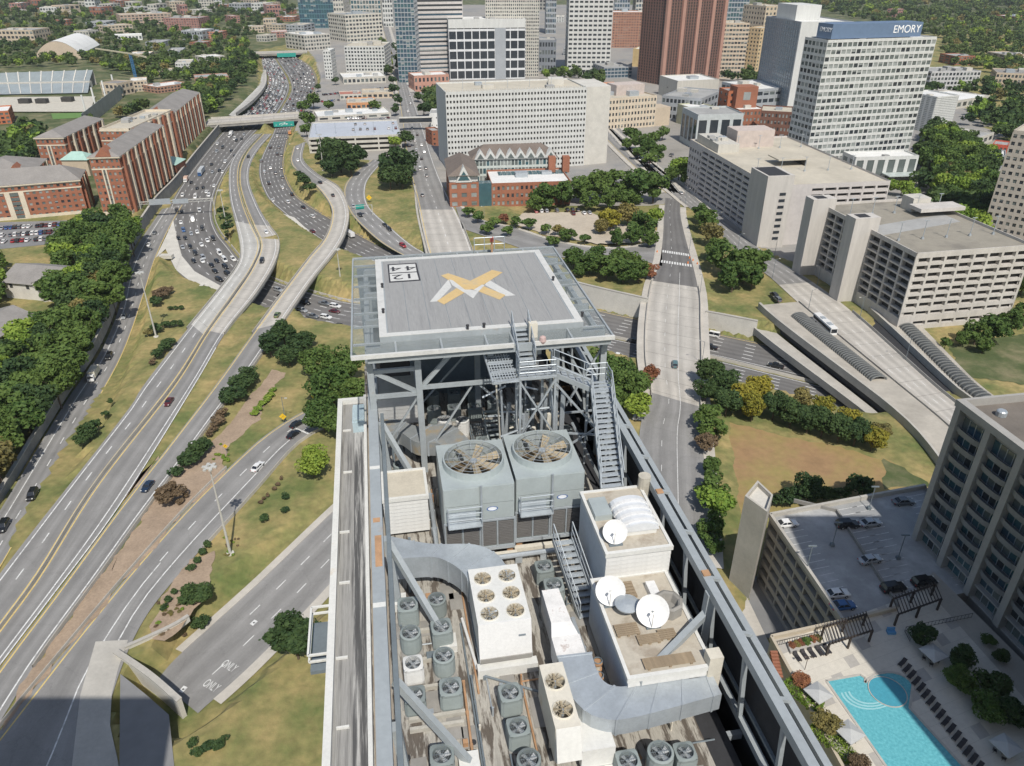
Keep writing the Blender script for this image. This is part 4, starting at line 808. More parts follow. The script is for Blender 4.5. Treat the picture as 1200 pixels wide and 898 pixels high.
housing('white_penthouse', 8.2, 11.1, 23.06, 27.3, D(25.9), D(22.0), 'white sided penthouse with curved skylight and one dish on top', 'penthouse', M_TANROOF, 16, M_SHADEWALL)
housing('low_penthouse', 7.62, 10.95, 17.9, 23.05, D(25.9), D(23.4), 'lower white penthouse carrying two dishes and timber pallets', 'penthouse', M_TANROOF, 9, M_SHADEWALL)
# skylight
t = LT('skylight', (9.7,24.9,D(22)), 'curved white ribbed skylight on the white penthouse roof', 'skylight')
q = MB(); q.box(9.25,10.75,24.0,25.9,D(22),D(21.75)); q.build('kerb', M_WPAINT, t); q = MB()
for i in range(10):
    t0, t1 = math.pi*i/10, math.pi*(i+1)/10; f = lambda u: (10.0-math.cos(u)*.85, D(21.75)+.42*math.sin(u)); (xa, za), (xb, zb_) = f(t0), f(t1); q.quad((xa,23.95,za),(xb,23.95,zb_),(xb,25.95,zb_),(xa,25.95,za))
q.poly([(10.0-math.cos(math.pi*i/10)*.85, 23.95, D(21.75)+.42*math.sin(math.pi*i/10)) for i in range(11)]); q.build('dome', mat('skylight_plastic', (.62,.64,.66), .3, var=.15, scale=2), t, smooth=False)
for y in (24.2, 24.65, 25.1, 25.55):
    q = MB()
    for i in range(10):
        f = lambda u: (10.0-math.cos(u)*.88, y, D(21.75)+.45*math.sin(u)); q.beam(f(math.pi*i/10), f(math.pi*(i+1)/10), .16, .05)
    q.build('rib', M_DISH, t)
# satellite dishes facing the camera side
def dish(c, r, label, face=(-.25,-.75,.6), m=None):
    t = LT('satellite_dish', c, label, 'satellite dish', 'satellite dishes on the penthouses'); d = Vector(face).normalized(); z = Vector((0,0,1)); a = d.cross(z).normalized(); bb = a.cross(d).normalized(); top = Vector((c[0],c[1],c[2]+r*1.05))
    q = MB(); n = 28; k0 = 0; rings = 6
    for j in range(rings+1):
        rr = r*j/rings; dep = .22*r*(1-(j/rings)**2)
        for i in range(n): q.v.append(tuple(top+a*(rr*math.cos(2*math.pi*i/n))+bb*(rr*math.sin(2*math.pi*i/n))-d*dep))
    for j in range(rings):
        for i in range(n): i2 = (i+1) % n; q.f.append((j*n+i, j*n+i2, (j+1)*n+i2, (j+1)*n+i)); q.m.append(0)
    q.build('reflector', m or M_DISH, t, smooth=True)
    q = MB(); q.cyl(tuple(top-d*.25*r), (c[0],c[1],c[2]), .06, n=8); q.box(c[0]-.3,c[0]+.3,c[1]-.3,c[1]+.3,c[2],c[2]+.08); q.build('mast', M_STEELD, t)
    q = MB(); f = top+d*.75*r; q.cyl(tuple(f), tuple(top-bb*r*.95), .022, n=5); q.cyl(tuple(f+d*.08), tuple(f-d*.1), .06, n=8); q.build('feed_arm', M_WPAINT, t)
dish((8.75,23.75,D(22)), .53, 'white dish standing in front of the skylight')
dish((8.02,21.7,D(23.4)), .62, 'left white dish on the lower penthouse beside the shaded wall')
dish((9.35,20.3,D(23.4)), .66, 'right white dish on the lower penthouse among timber pallets')
q = MB(); q.lathe((8.55,21.05,D(23.4)), [(.12,0),(.12,.35),(.5,.42),(.52,.5),(.2,.62),(0,.64)], 18); Lsolo(q, 'roof_ventilator', M_GALV, (8.55,21.05,D(23.4)), 'round grey mushroom vent between the two dishes', 'vent', smooth=False)
M_PALLET = mat('weathered_timber', (.28,.22,.15), .9, var=.35, scale=2.5)
def pallet(x, y, z, w, l, n, label, rz=.0):
    t = LT('pallet', (x,y,z), label, 'pallet', 'timber pallets on the lower penthouse'); pm = MB(); pm.box(-w/2,w/2,-l/n*.38,l/n*.38,.08,.12); me = pm.mesh('plank', M_PALLET)
    for i in range(n): inst('plank', me, (x, y-l/2+l*(i+.5)/n, z), t)
    for s in (-1, 0, 1):
        q = MB(); q.box(x+s*w*.42-.05, x+s*w*.42+.05, y-l/2, y+l/2, z, z+.078); q.build('bearer', M_PALLET, t)
pallet(8.25,20.1,D(23.4),.95,.6,6,'timber pallet in front of the round roof vent'); pallet(8.95,19.5,D(23.4),.9,.45,6,'broken timber pallet in front of the right dish'); pallet(9.75,19.6,D(23.4),.7,.5,5,'timber pallet under the right dish near the truss'); pallet(9.35,18.35,D(23.4),2.0,.5,9,'long row of timber boards along the front of the lower penthouse'); pallet(9.0,22.2,D(23.4),.5,.9,5,'narrow pallet left of the white box on the lower penthouse')
q = MB(); q.box(9.75,10.15,21.2,22.3,D(23.4),D(23.1)); Lsolo(q, 'roof_box', M_DISH, (9.9,21.7,D(23.4)), 'long white box on the lower penthouse near the truss', 'box')
q = MB(); q.lathe((10.25,20.9,D(23.4)), [(.62,0),(.62,.5),(.5,.55),(.42,.5),(.3,.2),(0,.2)], 8); Lsolo(q, 'exhaust_fan', M_COND, (10.25,20.9,D(23.4)), 'octagonal grey exhaust fan behind the right dish', 'fan unit')
q = MB(); q.box(8.3,9.1,25.2,26.5,D(22),D(21.7)); Lsolo(q, 'roof_cabinet', M_GALVG, (8.7,25.9,D(22)), 'pale green grey cabinet left of the skylight', 'cabinet')
q = MB(); q.cyl((11.25,27.2,D(26)), (11.25,27.2,D(21.3)), .32, .30, n=14); ch = Lsolo(q, 'chimney_flue', mat('lichen_concrete', (.46,.43,.36), .9, var=.3, scale=2), (11.25,27.2,D(26)), 'lichen stained round flue beside the right truss', 'flue')
q = MB(); q.box(10.05,10.5,17.86,17.88,D(25.0),D(23.9)); Lsolo(q, 'rust_patch_panel', M_RUST, (10.3,17.87,D(25)), 'rusty square vent frame on the front of the lower penthouse', 'vent')
q = MB(); q.box(-2.85,-2.08,40.8,42.7,D(26.05),D(25.3)); q.box(-2.8,-2.1,40.85,42.65,D(25.299),D(25.1)); Lsolo(q, 'strip_cabinet', mat('pale_blue_cover', (.42,.52,.56), .5, var=.2, scale=1.5), (-2.5,41.7,D(26)), 'pale blue cabinet at the far end of the left roof strip', 'cabinet')
# ---- condensing units
def ac_mesh(kind):
    w = .43; P = {}
    pts = [(-w,-w+.1),(-w+.1,-w),(w-.1,-w),(w,-w+.1),(w,w-.1),(w-.1,w),(-w+.1,w),(-w,w-.1)] if kind == 'square' else [(w*math.cos(2*math.pi*i/16), w*math.sin(2*math.pi*i/16)) for i in range(16)]
    q = MB(); H_ = .88
    n0 = len(pts)
    for i in range(n0):
        p, p2 = pts[i], pts[(i+1) % n0]; q.quad((*p,0),(*p2,0),(*p2,H_),(*p,H_))
        for k in range(7):                      # louvre fins
            z0 = .12+k*.095; e = 1.035; q.quad((p[0]*e,p[1]*e,z0),(p2[0]*e,p2[1]*e,z0),(p2[0],p2[1],z0+.06),(p[0],p[1],z0+.06))
    n = 24
    ring = [(.35*math.cos(2*math.pi*i/n), .35*math.sin(2*math.pi*i/n), H_+.03) for i in range(n)]
    def outer(t):
        if kind != 'square': return (w*math.cos(t), w*math.sin(t), H_)
        k = w/max(abs(math.cos(t)), abs(math.sin(t))); k = min(k, w*1.28); return (k*math.cos(t), k*math.sin(t), H_)
    for i in range(n):
        t0, t1 = 2*math.pi*i/n, 2*math.pi*(i+1)/n; q.quad(outer(t0), outer(t1), ring[(i+1) % n], ring[i])
        a_, b_ = ring[i], ring[(i+1) % n]; q.quad(a_, b_, (b_[0]*.97,b_[1]*.97,H_-.22), (a_[0]*.97,a_[1]*.97,H_-.22))
    P['casing'] = q
    q = MB(); q.lathe((0,0,H_-.21), [(.345,0),(0,0)], 20); P['fan_well'] = q
    q = MB()
    for k in range(4):
        t = 2*math.pi*k/4+.5; d = Vector((math.cos(t),math.sin(t),0)); nn = Vector((-d.y,d.x,0)); o = Vector((0,0,H_-.1)); u = Vector((0,0,.04)); q.quad(o+d*.06-nn*.04-u*.5, o+d*.31-nn*.10-u, o+d*.31+nn*.10+u, o+d*.06+nn*.04+u*.5)
    q.cyl((0,0,H_-.2),(0,0,H_-.04),.085,n=10); P['fan'] = q
    q = MB()
    for rr in (.12,.2,.27,.34):
        for i in range(18):
            t0, t1 = 2*math.pi*i/18, 2*math.pi*(i+1)/18; q.beam((rr*math.cos(t0),rr*math.sin(t0),H_+.035),(rr*math.cos(t1),rr*math.sin(t1),H_+.035),.010,.010)
    for i in range(6): t0 = math.pi*2*i/6; q.beam((0,0,H_+.035),(.35*math.cos(t0),.35*math.sin(t0),H_+.035),.012,.012)
    P['fan_guard'] = q
    q = MB(); q.box(-w-.02,w+.02,-w-.02,w+.02,-.1,-.001); P['base_pan'] = q
    return P
ACM = {}
for kd in ('square', 'round'):
    for tone in ('grey', 'white'):
        P = ac_mesh(kd); mm = {'casing': M_AC if tone == 'grey' else M_ACW, 'fan_well': M_ACD, 'fan': mat('fan_aluminium', (.5,.52,.53), .4, metal=.3), 'fan_guard': M_STEELD, 'base_pan': M_COND}
        ACM[kd, tone] = {k: v.mesh(k, mm[k]) for k, v in P.items()}
def ac(a, bb, kind, label, tone='grey', s=1.0, rz=0.0, z=None, h=1.0):
    rz = rz or rnd(-.07,.07); s *= rnd(.95,1.05); h *= rnd(.94,1.08); z = D(25.88) if z is None else z; t = LT('condenser_unit', (a,bb,z), label, 'ac unit', 'condenser units on the roof'); t.rotation_euler = (0,0,TH+rz)
    for k, me in ACM[kind, tone].items():
        o = bpy.data.objects.new(k, me); COL.objects.link(o); o.parent = t; o.scale = (s,s,s*h)
G = 'grey condenser unit '
ac(-.3,24.55,'square',G+'at the top left of the block of eight, by a footing'); ac(-.28,22.95,'round',G+'rounded, second down in the left column of eight'); ac(-.27,21.45,'square','white topped condenser unit, third in the left column of eight','white',.95); ac(-.3,19.95,'square',G+'at the foot of the left column, under the raking brace')
ac(1.0,24.75,'round',G+'rounded and shiny, top of the right column of eight'); ac(1.05,23.05,'square',G+'square with ribbed front, second in the right column of eight','grey',1.02); ac(1.0,21.55,'round',G+'rounded, third in the right column of eight'); ac(1.12,20.0,'square',G+'with a white motor, foot of right column','grey',1.05)
ac(.5,17.1,'square',G+'alone at the bottom edge beside the brace footing'); ac(3.38,19.3,'square',G+'first of three in front of the white chiller'); ac(3.42,17.8,'square',G+'second of three left of the cream unit'); ac(3.55,16.4,'round',G+'rounded, third of three left of the cream unit')
ac(7.05,15.75,'square',G+'left of the three at the bottom edge near the drain'); ac(8.25,15.75,'round',G+'rounded, middle of the three at the bottom edge','grey',1.08); ac(9.2,15.75,'square','pale small condenser unit, right of the three at the bottom edge','grey',.9)
ac(6.2,26.0,'square',G+'at the foot of the cooling towers beside the steel stair'); ac(6.35,24.6,'square',G+'behind the white duct beside the steel stair')
ac(2.8,39.3,'round','round pale green condenser, left of two below the helipad','white',1.0,0,None,1.2); ac(3.9,39.2,'round','round pale green condenser, right of two below the helipad','white',1.0,0,None,1.2)
ac(-.1,35.4,'round',G+'rounded, below the cranked duct'); ac(.0,33.9,'round',G+'small and dark, behind the left air handler','grey',.9)
for i, (x, y) in enumerate(((2.3,41),(3.6,41.2),(4.9,41),(2.4,43),(3.8,43),(5.1,43.1),(6.2,41.3),(5.6,38.2),(6.8,39),(7.8,38.4),(8.8,37.8),(2.6,45),(4.2,45),(5.8,45),(8.2,41),(9.4,40),(4.9,37.0),(9.9,37.2))):
    ac(x, y, 'square' if i % 3 else 'round', 'shaded condenser unit under the helipad, %s row, %s' % ('back' if y > 44 else 'third' if y > 42 else 'second' if y > 40 else 'front', ('far left','left of middle','right of middle','far right')[min(3,int((x-2)/2.1))]))
q = MB()
for i in range(9): q.box(4.3+i*.12, 4.36+i*.12, 36.2, 39.8, D(25.6), D(25.55))
Lsolo(q, 'roof_grating', M_STEELD, (4.8,38,D(25.6)), 'dark walkway grating between condensers under the helipad edge', 'walkway')
t = LT('access_ramp', (5.7,37.6,D(26)), 'green grey access ladder stair lying toward the helipad columns', 'stairs')
for s in (5.2, 6.1):
    q = MB(); q.beam((s,36.2,D(25.4)), (s,39.3,D(24.3)), .07, .2); q.build('stringer', M_GALVG, t)
for i in range(9):
    q = MB(); c = Vector((5.65,36.2,D(25.4))).lerp(Vector((5.65,39.3,D(24.3))), (i+.5)/9); q.box(5.24,6.06,c.y-.1,c.y+.1,c.z-.02,c.z+.02); q.build('tread', M_GALVG, t)
t = LT('small_chiller', (3.3,33.6,D(26)), 'cream two fan unit half hidden behind the left cooling tower', 'air handler')
q = MB(); hole_top(q, 2.0, 3.0, 32.3, 34.0, D(23.7), (2.5,33.15), .4, 20); q.box(2.0,4.6,34.001,35.0,D(25.6),D(23.7)); q.box(3.001,4.6,32.3,34.0,D(25.6),D(23.7))
for (p, p2) in (((2,32.3),(3,32.3)),((2,34),(2,32.3))): q.quad((*p,D(25.6)), (*p2,D(25.6)), (*p2,D(23.7)), (*p,D(23.7)))
q.build('casing', M_CREAM, t); q = MB(); q.box(2,4.6,32.4,35,D(26),D(25.601)); q.build('base_rail', M_STEELD, t); fan(t, (2.5,33.15,D(23.7)), .4, 5, M_FANB, M_FAND, guard=False, ringh=.06, mring=M_CREAM)
q = 0
for i in range(105):                        # small boxes, pads, conduits and pipe runs across the roof
    x, y = rnd(-.9, 10), rnd(13, 35)
    if 1.5 < x < 9 and 27 < y < 33 or x > 7.3 and y > 17.6 or 2.2 < x < 4.9 and y > 21: continue
    q = MB(); s = rnd(.07,.2); z = D(26-rnd(.08,.3))
    if i % 3 == 0: q.box(x-s, x+s, y-s, y+s, D(26), z); nm = 'junction_box'
    elif i % 3 == 1: q.box(x-.3, x+.3, y-rnd(.3,1.1), y+.4, D(26), D(25.96)); nm = 'walk_pad'
    else: l = rnd(.8,2.6); q.cyl((x,y,D(25.92)),(x+(l if i % 2 else 0),y+(0 if i % 2 else l),D(25.92)),.035,n=5); q.cyl((x,y,D(26)),(x,y,D(25.5)),.05,n=5); nm = 'conduit'
    Lsolo(q, nm, random.choice([M_CREAM, M_RUST, M_GALV, M_STEELD, M_STEELD]) if nm != 'walk_pad' else M_COND, (x,y,D(26)), {'junction_box':'small junction box on the stained roof membrane','walk_pad':'dark worn walkway pad lying on the roof membrane','conduit':'thin conduit run with a riser on the roof membrane'}[nm], nm.replace('_',' '), {'junction_box':'small boxes on the roof','walk_pad':'walkway pads on the roof','conduit':'conduits on the roof'}[nm])
for i, (p0, p1, r, m, wh) in enumerate((((1.5,27.4,D(25.5)),(9.0,27.5,D(25.5)),.13,M_GALV,'running along the front of both cooling towers'),((1.35,27.4,D(25.5)),(1.35,33,D(25.5)),.12,M_GALV,'left of the cooling towers'),((8.9,27.3,D(24.6)),(8.95,32.6,D(24.6)),.15,M_STEELD,'right of the cooling towers'),((1.9,32.6,D(24.9)),(9.2,33.0,D(24.9)),.16,M_CREAM,'behind the cooling towers'),((6.9,23.2,D(25.7)),(7.0,19.9,D(25.7)),.10,M_GALV,'between white duct and low penthouse'),((1.6,15,D(25.8)),(1.7,20.8,D(25.8)),.05,M_RUST,'beside the block of condensers'),((2.0,13.5,D(25.8)),(2.05,21,D(25.8)),.04,M_STEELD,'left of the three condensers'),((5.3,19.4,D(25.8)),(2.6,20.9,D(25.8)),.05,M_STEELD,'crossing before the white chiller'),((6.8,13.8,D(25.8)),(10.2,14.0,D(25.8)),.06,M_GALV,'at the bottom edge of the roof'))):
    q = MB(); q.cyl(p0,p1,r,n=8); P0, P1 = Vector(p0), Vector(p1); n = max(2,int((P1-P0).length/1.2))
    for k in range(n+1): c = P0.lerp(P1,k/n); q.box(c.x-r*1.3,c.x+r*1.3,c.y-.06,c.y+.06,D(26),c.z)
    Lsolo(q, 'pipe_run', m, tuple(P0), 'pipe run on low stands '+wh, 'pipe')
for (x, y, wh) in ((7.0,19.4,'beside the curved duct bend'),(7.15,20.1,'at the low penthouse wall')):
    t = LT('valve_stack', (x,y,D(26)), 'cream valve stack with flanges '+wh, 'valve'); q = MB(); q.cyl((x,y,D(26)),(x,y,D(25)),.13,n=10); q.build('riser', M_CREAM, t)
    for z in (25.75,25.4,25.05): q = MB(); q.cyl((x,y,D(z)),(x,y,D(z-.06)),.2,n=12); q.build('flange', M_RUST, t)
    q = MB(); q.lathe((x,y,D(24.9)),[(.16,0),(.2,.02),(.16,.04)],12); q.build('hand_wheel', M_STEELD, t)
for k, (p0, p1) in enumerate((((1.4,36,D(25)),(4.2,36,D(20.6))),((4.6,36,D(20.6)),(8.6,36,D(25))),((-1.1,36,D(24.5)),(1.2,36,D(21))),((1.4,41.6,D(25)),(5,41.6,D(21))),((5.3,41.6,D(21)),(8.6,41.6,D(25))),((1.3,36.2,D(18.8)),(1.3,47.4,D(21.4))),((8.8,36.2,D(18.8)),(8.8,47.4,D(21.4))),((5.2,41.5,D(19)),(8.8,36,D(21))),((6.35,34.2,D(22)),(6.35,33.1,D(25.4))),((8.2,34.2,D(19.2)),(8.2,33.1,D(22.4))),((9.6,36,D(19)),(11.5,36,D(22.5))),((9.6,36,D(22.5)),(11.5,36,D(19))),((9.3,33.4,D(22)),(10.9,32.4,D(25.5))),((10.0,33.1,D(22)),(10.9,32.3,D(19.6))),((6.4,33.1,D(24)),(8.2,33.1,D(24))),((8.9,36,D(23)),(11.5,36,D(23))))):
    q = MB(); q.beam(p0,p1,.1,.1); q.build('lattice_brace', M_GALV if k % 2 else M_STEEL, frame)
# ================================================================== buildings
def pane_mat(name, col, rough=.12, spec=.6, var=.25, s=.4):
    return mat(name, col, rough, var=var, scale=s, spec=spec, fine=.05)
G_DARK = pane_mat('dark_window_glass', (.035,.042,.05)); G_MID = pane_mat('grey_green_glass', (.125,.145,.14)); G_PALE = pane_mat('blind_window_glass', (.28,.30,.29), .3); G_BLUE = pane_mat('blue_glass', (.045,.085,.12)); G_TEAL = pane_mat('teal_glass', (.05,.11,.13))
G_VOID = mat('opening_shade_paint', (.05,.048,.045), .9, var=.5, scale=.6)  # near-black panes paint the shade inside open bays and slots
B_WHITE = mat('white_precast', (.56,.565,.545), .85, var=.14, scale=.5, stretch=(1,1,.12)); B_PALE = mat('pale_precast', (.50,.48,.43), .85, var=.16, scale=.5, stretch=(1,1,.12)); B_BEIGE = mat('beige_stone', (.50,.42,.32), .85, var=.14, scale=.08)
B_BRICK = mat('red_brick', (.30,.125,.075), .9, var=.18, scale=.15, fine=.18); B_BRICKD = mat('dark_brick', (.17,.085,.06), .9, var=.2, scale=.15); B_ORANGE = mat('orange_brick', (.42,.15,.075), .9, var=.18, scale=.15)
B_GARAGE = mat('garage_concrete', (.50,.475,.44), .88, var=.18, scale=.4, stretch=(1,1,.12)); B_GREY = mat('grey_cladding', (.33,.35,.37), .7, var=.12, scale=.1); B_BROWN = mat('brown_granite', (.17,.095,.075), .6, var=.12, scale=.08)
B_TANBAND = mat('tan_band', (.52,.43,.33), .85, var=.12, scale=.1); B_TOWER = mat('taupe_concrete', (.35,.34,.32), .88, var=.15, scale=.12)
R_WHITE = mat('white_roof', (.68,.68,.66), .85, var=.15, scale=.06); R_TAN = mat('tan_flat_roof', (.48,.44,.36), .9, var=.2, scale=.05); R_GREY = mat('grey_flat_roof', (.34,.34,.33), .9, var=.25, scale=.06); R_SHINGLE = mat('grey_shingle', (.25,.235,.22), .92, var=.2, scale=.15, fine=.2); R_BROWN = mat('brown_shingle', (.165,.135,.115), .92, var=.2, scale=.15, fine=.2); R_DECK = mat('parking_roof_deck', (.31,.285,.235), .9, var=.35, scale=.05, col2=(.18,.165,.14)); R_GREEN = mat('green_copper', (.35,.52,.46), .7)
UNITQ = {}
def unit_pane(m):
    if m.name not in UNITQ:
        q = MB(); q.box(-.5,.5,-.02,.02,-.5,.5); UNITQ[m.name] = q.mesh('window', m)
    return UNITQ[m.name]
class Facade:
    """collects wall faces and panes for one building, then builds them"""
    def __init__(s): s.wall = MB(); s.panes = []
    def side(s, A, B_, z0, z1, cols, rows, fx=.3, fz=.4, depth=.3, sill=.55, glass=(G_DARK,), w=None, m=0, ends=None, skip=None):
        A = Vector((A[0],A[1])); B_ = Vector((B_[0],B_[1])); L = (B_-A).length; d = (B_-A)/L; n = Vector((d.y,-d.x)); q = s.wall
        e = 0 if ends is None else ends
        cw = (L-2*e)/cols; ch = (z1-z0)/rows; P = lambda x, z, o=0: (A.x+d.x*x-n.x*o, A.y+d.y*x-n.y*o, z)
        ww = cw*(1-fx); hh = ch*(1-fz); hz = ch*fz
        if e:
            q.quad(P(0,z0),P(e,z0),P(e,z1),P(0,z1),m); q.quad(P(L-e,z0),P(L,z0),P(L,z1),P(L-e,z1),m)
        for c in range(cols):
            x0 = e+c*cw; xa = x0+cw*fx/2; xb = xa+ww
            q.quad(P(x0,z0),P(xa,z0),P(xa,z1),P(x0,z1),m); q.quad(P(xb,z0),P(x0+cw,z0),P(x0+cw,z1),P(xb,z1),m)
            for r in range(rows):
                za = z0+r*ch+hz*sill; zb = za+hh; zt = z0+(r+1)*ch
                if skip and skip(c, r): q.quad(P(xa,z0+r*ch),P(xb,z0+r*ch),P(xb,zt),P(xa,zt),m); continue
                q.quad(P(xa,z0+r*ch),P(xb,z0+r*ch),P(xb,za),P(xa,za),m); q.quad(P(xa,zb),P(xb,zb),P(xb,zt),P(xa,zt),m)
                q.quad(P(xa,za),P(xb,za),P(xb,za,depth),P(xa,za,depth),m); q.quad(P(xa,zb),P(xa,zb,depth),P(xb,zb,depth),P(xb,zb),m)
                q.quad(P(xa,za),P(xa,za,depth),P(xa,zb,depth),P(xa,zb),m); q.quad(P(xb,za),P(xb,zb),P(xb,zb,depth),P(xb,za,depth),m)
                g = random.choice(glass); s.panes.append((P((xa+xb)/2,(za+zb)/2,depth), ww, hh, math.atan2(d.y,d.x), g))
                if len(glass) > 1 and random.random() < .22: k_ = random.choice((.3,.45,.6)); s.panes.append((P((xa+xb)/2,zb-hh*k_/2,depth-.04), ww, hh*k_, math.atan2(d.y,d.x), G_PALE))
    def blank(s, A, B_, z0, z1, m=0): s.wall.quad((A[0],A[1],z0),(B_[0],B_[1],z0),(B_[0],B_[1],z1),(A[0],A[1],z1), m)
    def build(s, parent, mwall, indiv=0, pname='window'):
        s.wall.build('wall', mwall, parent)
        P = s.panes
        if indiv: P = sorted(P, key=lambda p: -p[1]*p[2]/max(1, p[0][1])**2)
        for p in P[:indiv]:
            inst(pname, unit_pane(p[4]), p[0], parent, p[3], (p[1], 1, p[2]))
        rest = {}
        for p in P[indiv:]: rest.setdefault(p[4].name, []).append(p)
        if rest:
            q = MB(); ms = []
            for k, (nm, ps) in enumerate(rest.items()):
                ms.append(MATS[nm])
                for c, w, h, a, g in ps:
                    dx, dy = math.cos(a)*w/2, math.sin(a)*w/2; q.quad((c[0]-dx,c[1]-dy,c[2]-h/2),(c[0]+dx,c[1]+dy,c[2]-h/2),(c[0]+dx,c[1]+dy,c[2]+h/2),(c[0]-dx,c[1]-dy,c[2]+h/2),k)
            q.build(pname+'_glazing', ms, parent, kind='stuff')
def vdown(p, yb): return (p[0]+(600-p[0])*(yb-p[1])/(2004-p[1]), yb)    # foot of the vertical edge through p, on row yb
def plan(fl, fr, yb, depth, z0=0.0, perp=True, bl=None):
    """top front corners in the photograph, row of the foot of the left edge -> four plan corners (fl, fr, br, bl) and height"""
    base = vdown(fl, yb); h = hgt(base, fl[1], z0); a = U(fl[0], fl[1], h); b = U(fr[0], fr[1], h); d = Vector((b.x-a.x, b.y-a.y)); n = Vector((-d.y, d.x)).normalized()
    a2, b2 = Vector((a.x,a.y)), Vector((b.x,b.y)); return a2, b2, b2+n*depth, a2+n*depth, h
def roof_bits(t, a, b, c, d, z, n=4, seed=1, m=None):
    rr = random.Random(seed)
    for i in range(n):
        u, v = rr.uniform(.15,.85), rr.uniform(.2,.8); p = a.lerp(b,u).lerp(d.lerp(c,u),v); s = min((b-a).length,(d-a).length)*rr.uniform(.04,.10)+.6; h = s*rr.uniform(.5,.9); q = MB(); ang = math.atan2((b-a).y,(b-a).x)
        ux, uy = math.cos(ang)*s, math.sin(ang)*s; k = rr.uniform(.5,1.3)
        q.prism([(p.x-ux+uy*k,p.y-uy-ux*k),(p.x+ux+uy*k,p.y+uy-ux*k),(p.x+ux-uy*k,p.y+uy+ux*k),(p.x-ux-uy*k,p.y-uy+ux*k)], z, z+h); q.build('roof_unit', m or rr.choice([R_GREY, M_GALV, B_PALE]), t)
def box_building(name, label, fl, fr, yb, depth, mwall, mroof, cols, rows, lcols=None, z0=0.0, fx=.35, fz=.45, glass=(G_DARK,G_DARK,G_MID), dep=.3, indiv=0, cat='building', units=3, parapet=.9, group=None, z1=None, base=0.0, ends=None, pname='window'):
    a, b, c, d, h = plan(fl, fr, yb, depth, z0)
    if z1: h = z1
    t = thing(name, (*(a+c)/2, z0), label, cat, group); f = Facade()
    n = (d-a).length; lc = lcols if lcols is not None else max(1, round(cols*n/max((b-a).length,1)))
    zb = z0+base
    if base: f.blank(a,b,z0,zb); f.blank(d,a,z0,zb); f.blank(b,c,z0,zb)
    for A, B_, k in ((a,b,cols),(d,a,lc),(b,c,lc)):
        if k: f.side(A,B_,zb,h,k,rows,fx,fz,dep,glass=glass,ends=ends)
        else: f.blank(A,B_,zb,h)
    f.blank(c,d,z0,h); f.build(t, mwall, indiv, pname)
    q = MB(); q.poly([(p.x,p.y,h-.01) for p in (a,b,c,d)]); q.build('roof', mroof, t)
    if parapet:
        q = MB(); u = (b-a).normalized()*.35; v = (d-a).normalized()*.35
        for p1, p2, o in ((a,b,v),(b,c,-u),(c,d,-v),(d,a,u)): q.prism([tuple(p1),tuple(p2),tuple(p2+o),tuple(p1+o)], h-.02, h+parapet)
        q.build('parapet', mwall, t)
    if units: roof_bits(t, a, b, c, d, h, units, hash(label) % 1000)
    return t, a, b, c, d, h
import zlib
def hash(s): return zlib.crc32(s.encode())
# ---- tall tower with the lettered blue crown
t, a, b, c, d, h = box_building('office_tower', 'white gridded tower with blue crown reading EMORY', (970,49), (1098,45), 205, 22, B_WHITE, R_WHITE, 22, 19, 6, fx=.20, fz=.40, glass=(G_MID,G_MID,G_PALE,G_DARK), indiv=300, units=4, base=3)
u = (b-a).normalized(); v = (d-a).normalized(); M_CROWN = mat('blue_crown', (.13,.19,.29), .5, var=.08, scale=.05)
q = MB(); p0 = a+u*4+v*3; p1 = b-u*10+v*3; q.prism([tuple(p0),tuple(p1),tuple(p1+v*14),tuple(p0+v*14)], h+1, h+9); cr = q.build('crown', M_CROWN, t)
ang = math.atan2(u.y,u.x); M_LET = mat('white_letters', (.85,.85,.85), .5, var=.02)
text('EMORY', 6.0, t, tuple(Vector((*(p1-u*11-v*.06), h+5.2))), 0, M_LET, 'lettering', .12, rot=(math.pi/2,0,ang))
text('EMORY', 3.4, t, tuple(Vector((*(p0+v*6-u*.06), h+5.6))), 0, M_LET, 'lettering', .1, rot=(math.pi/2,0,ang-math.pi/2))
# podium of the tower
t2, a2, b2, c2, d2, h2 = box_building('podium_hall', 'white podium with three tall glazed bays at foot of the lettered tower', (1003,186), (1077,184), 213, 16, B_WHITE, R_WHITE, 6, 1, 2, fx=.35, fz=.2, glass=(G_MID,), indiv=20, units=2)
q = MB(); uu = (b2-a2).normalized(); vv = (d2-a2).normalized(); p = b2-uu*22-vv*9; q.prism([tuple(p),tuple(p+uu*30),tuple(p+uu*30+vv*8.9),tuple(p+vv*8.9)], 4.5, 5.0, bottom=True); q.build('canopy', mat('canopy_panel',(.45,.50,.48),.4), t2)
# ---- blue glass tower left of it
t, a, b, c, d, h = box_building('glass_tower', 'blue curtain wall tower with white edge beside the lettered tower', (898,20), (939,27), 118, 46, B_GREY, R_WHITE, 16, 24, 12, fx=.10, fz=.10, glass=(pane_mat('blue_curtain_glass',(.24,.30,.345)),), units=0)
q = MB(); u = (b-a).normalized(); v = (d-a).normalized(); q.prism([tuple(b-u*.2-v*.5),tuple(b+u*1.6-v*.5),tuple(b+u*1.6+v*20),tuple(b-u*.2+v*20)], 0, h+1); q.build('white_edge', B_WHITE, t)
q = MB(); p = a+u*8+v*6; q.prism([tuple(p),tuple(p+u*40),tuple(p+u*40+v*22),tuple(p+v*22)], h, h+12); q.build('plant_box', B_WHITE, t)
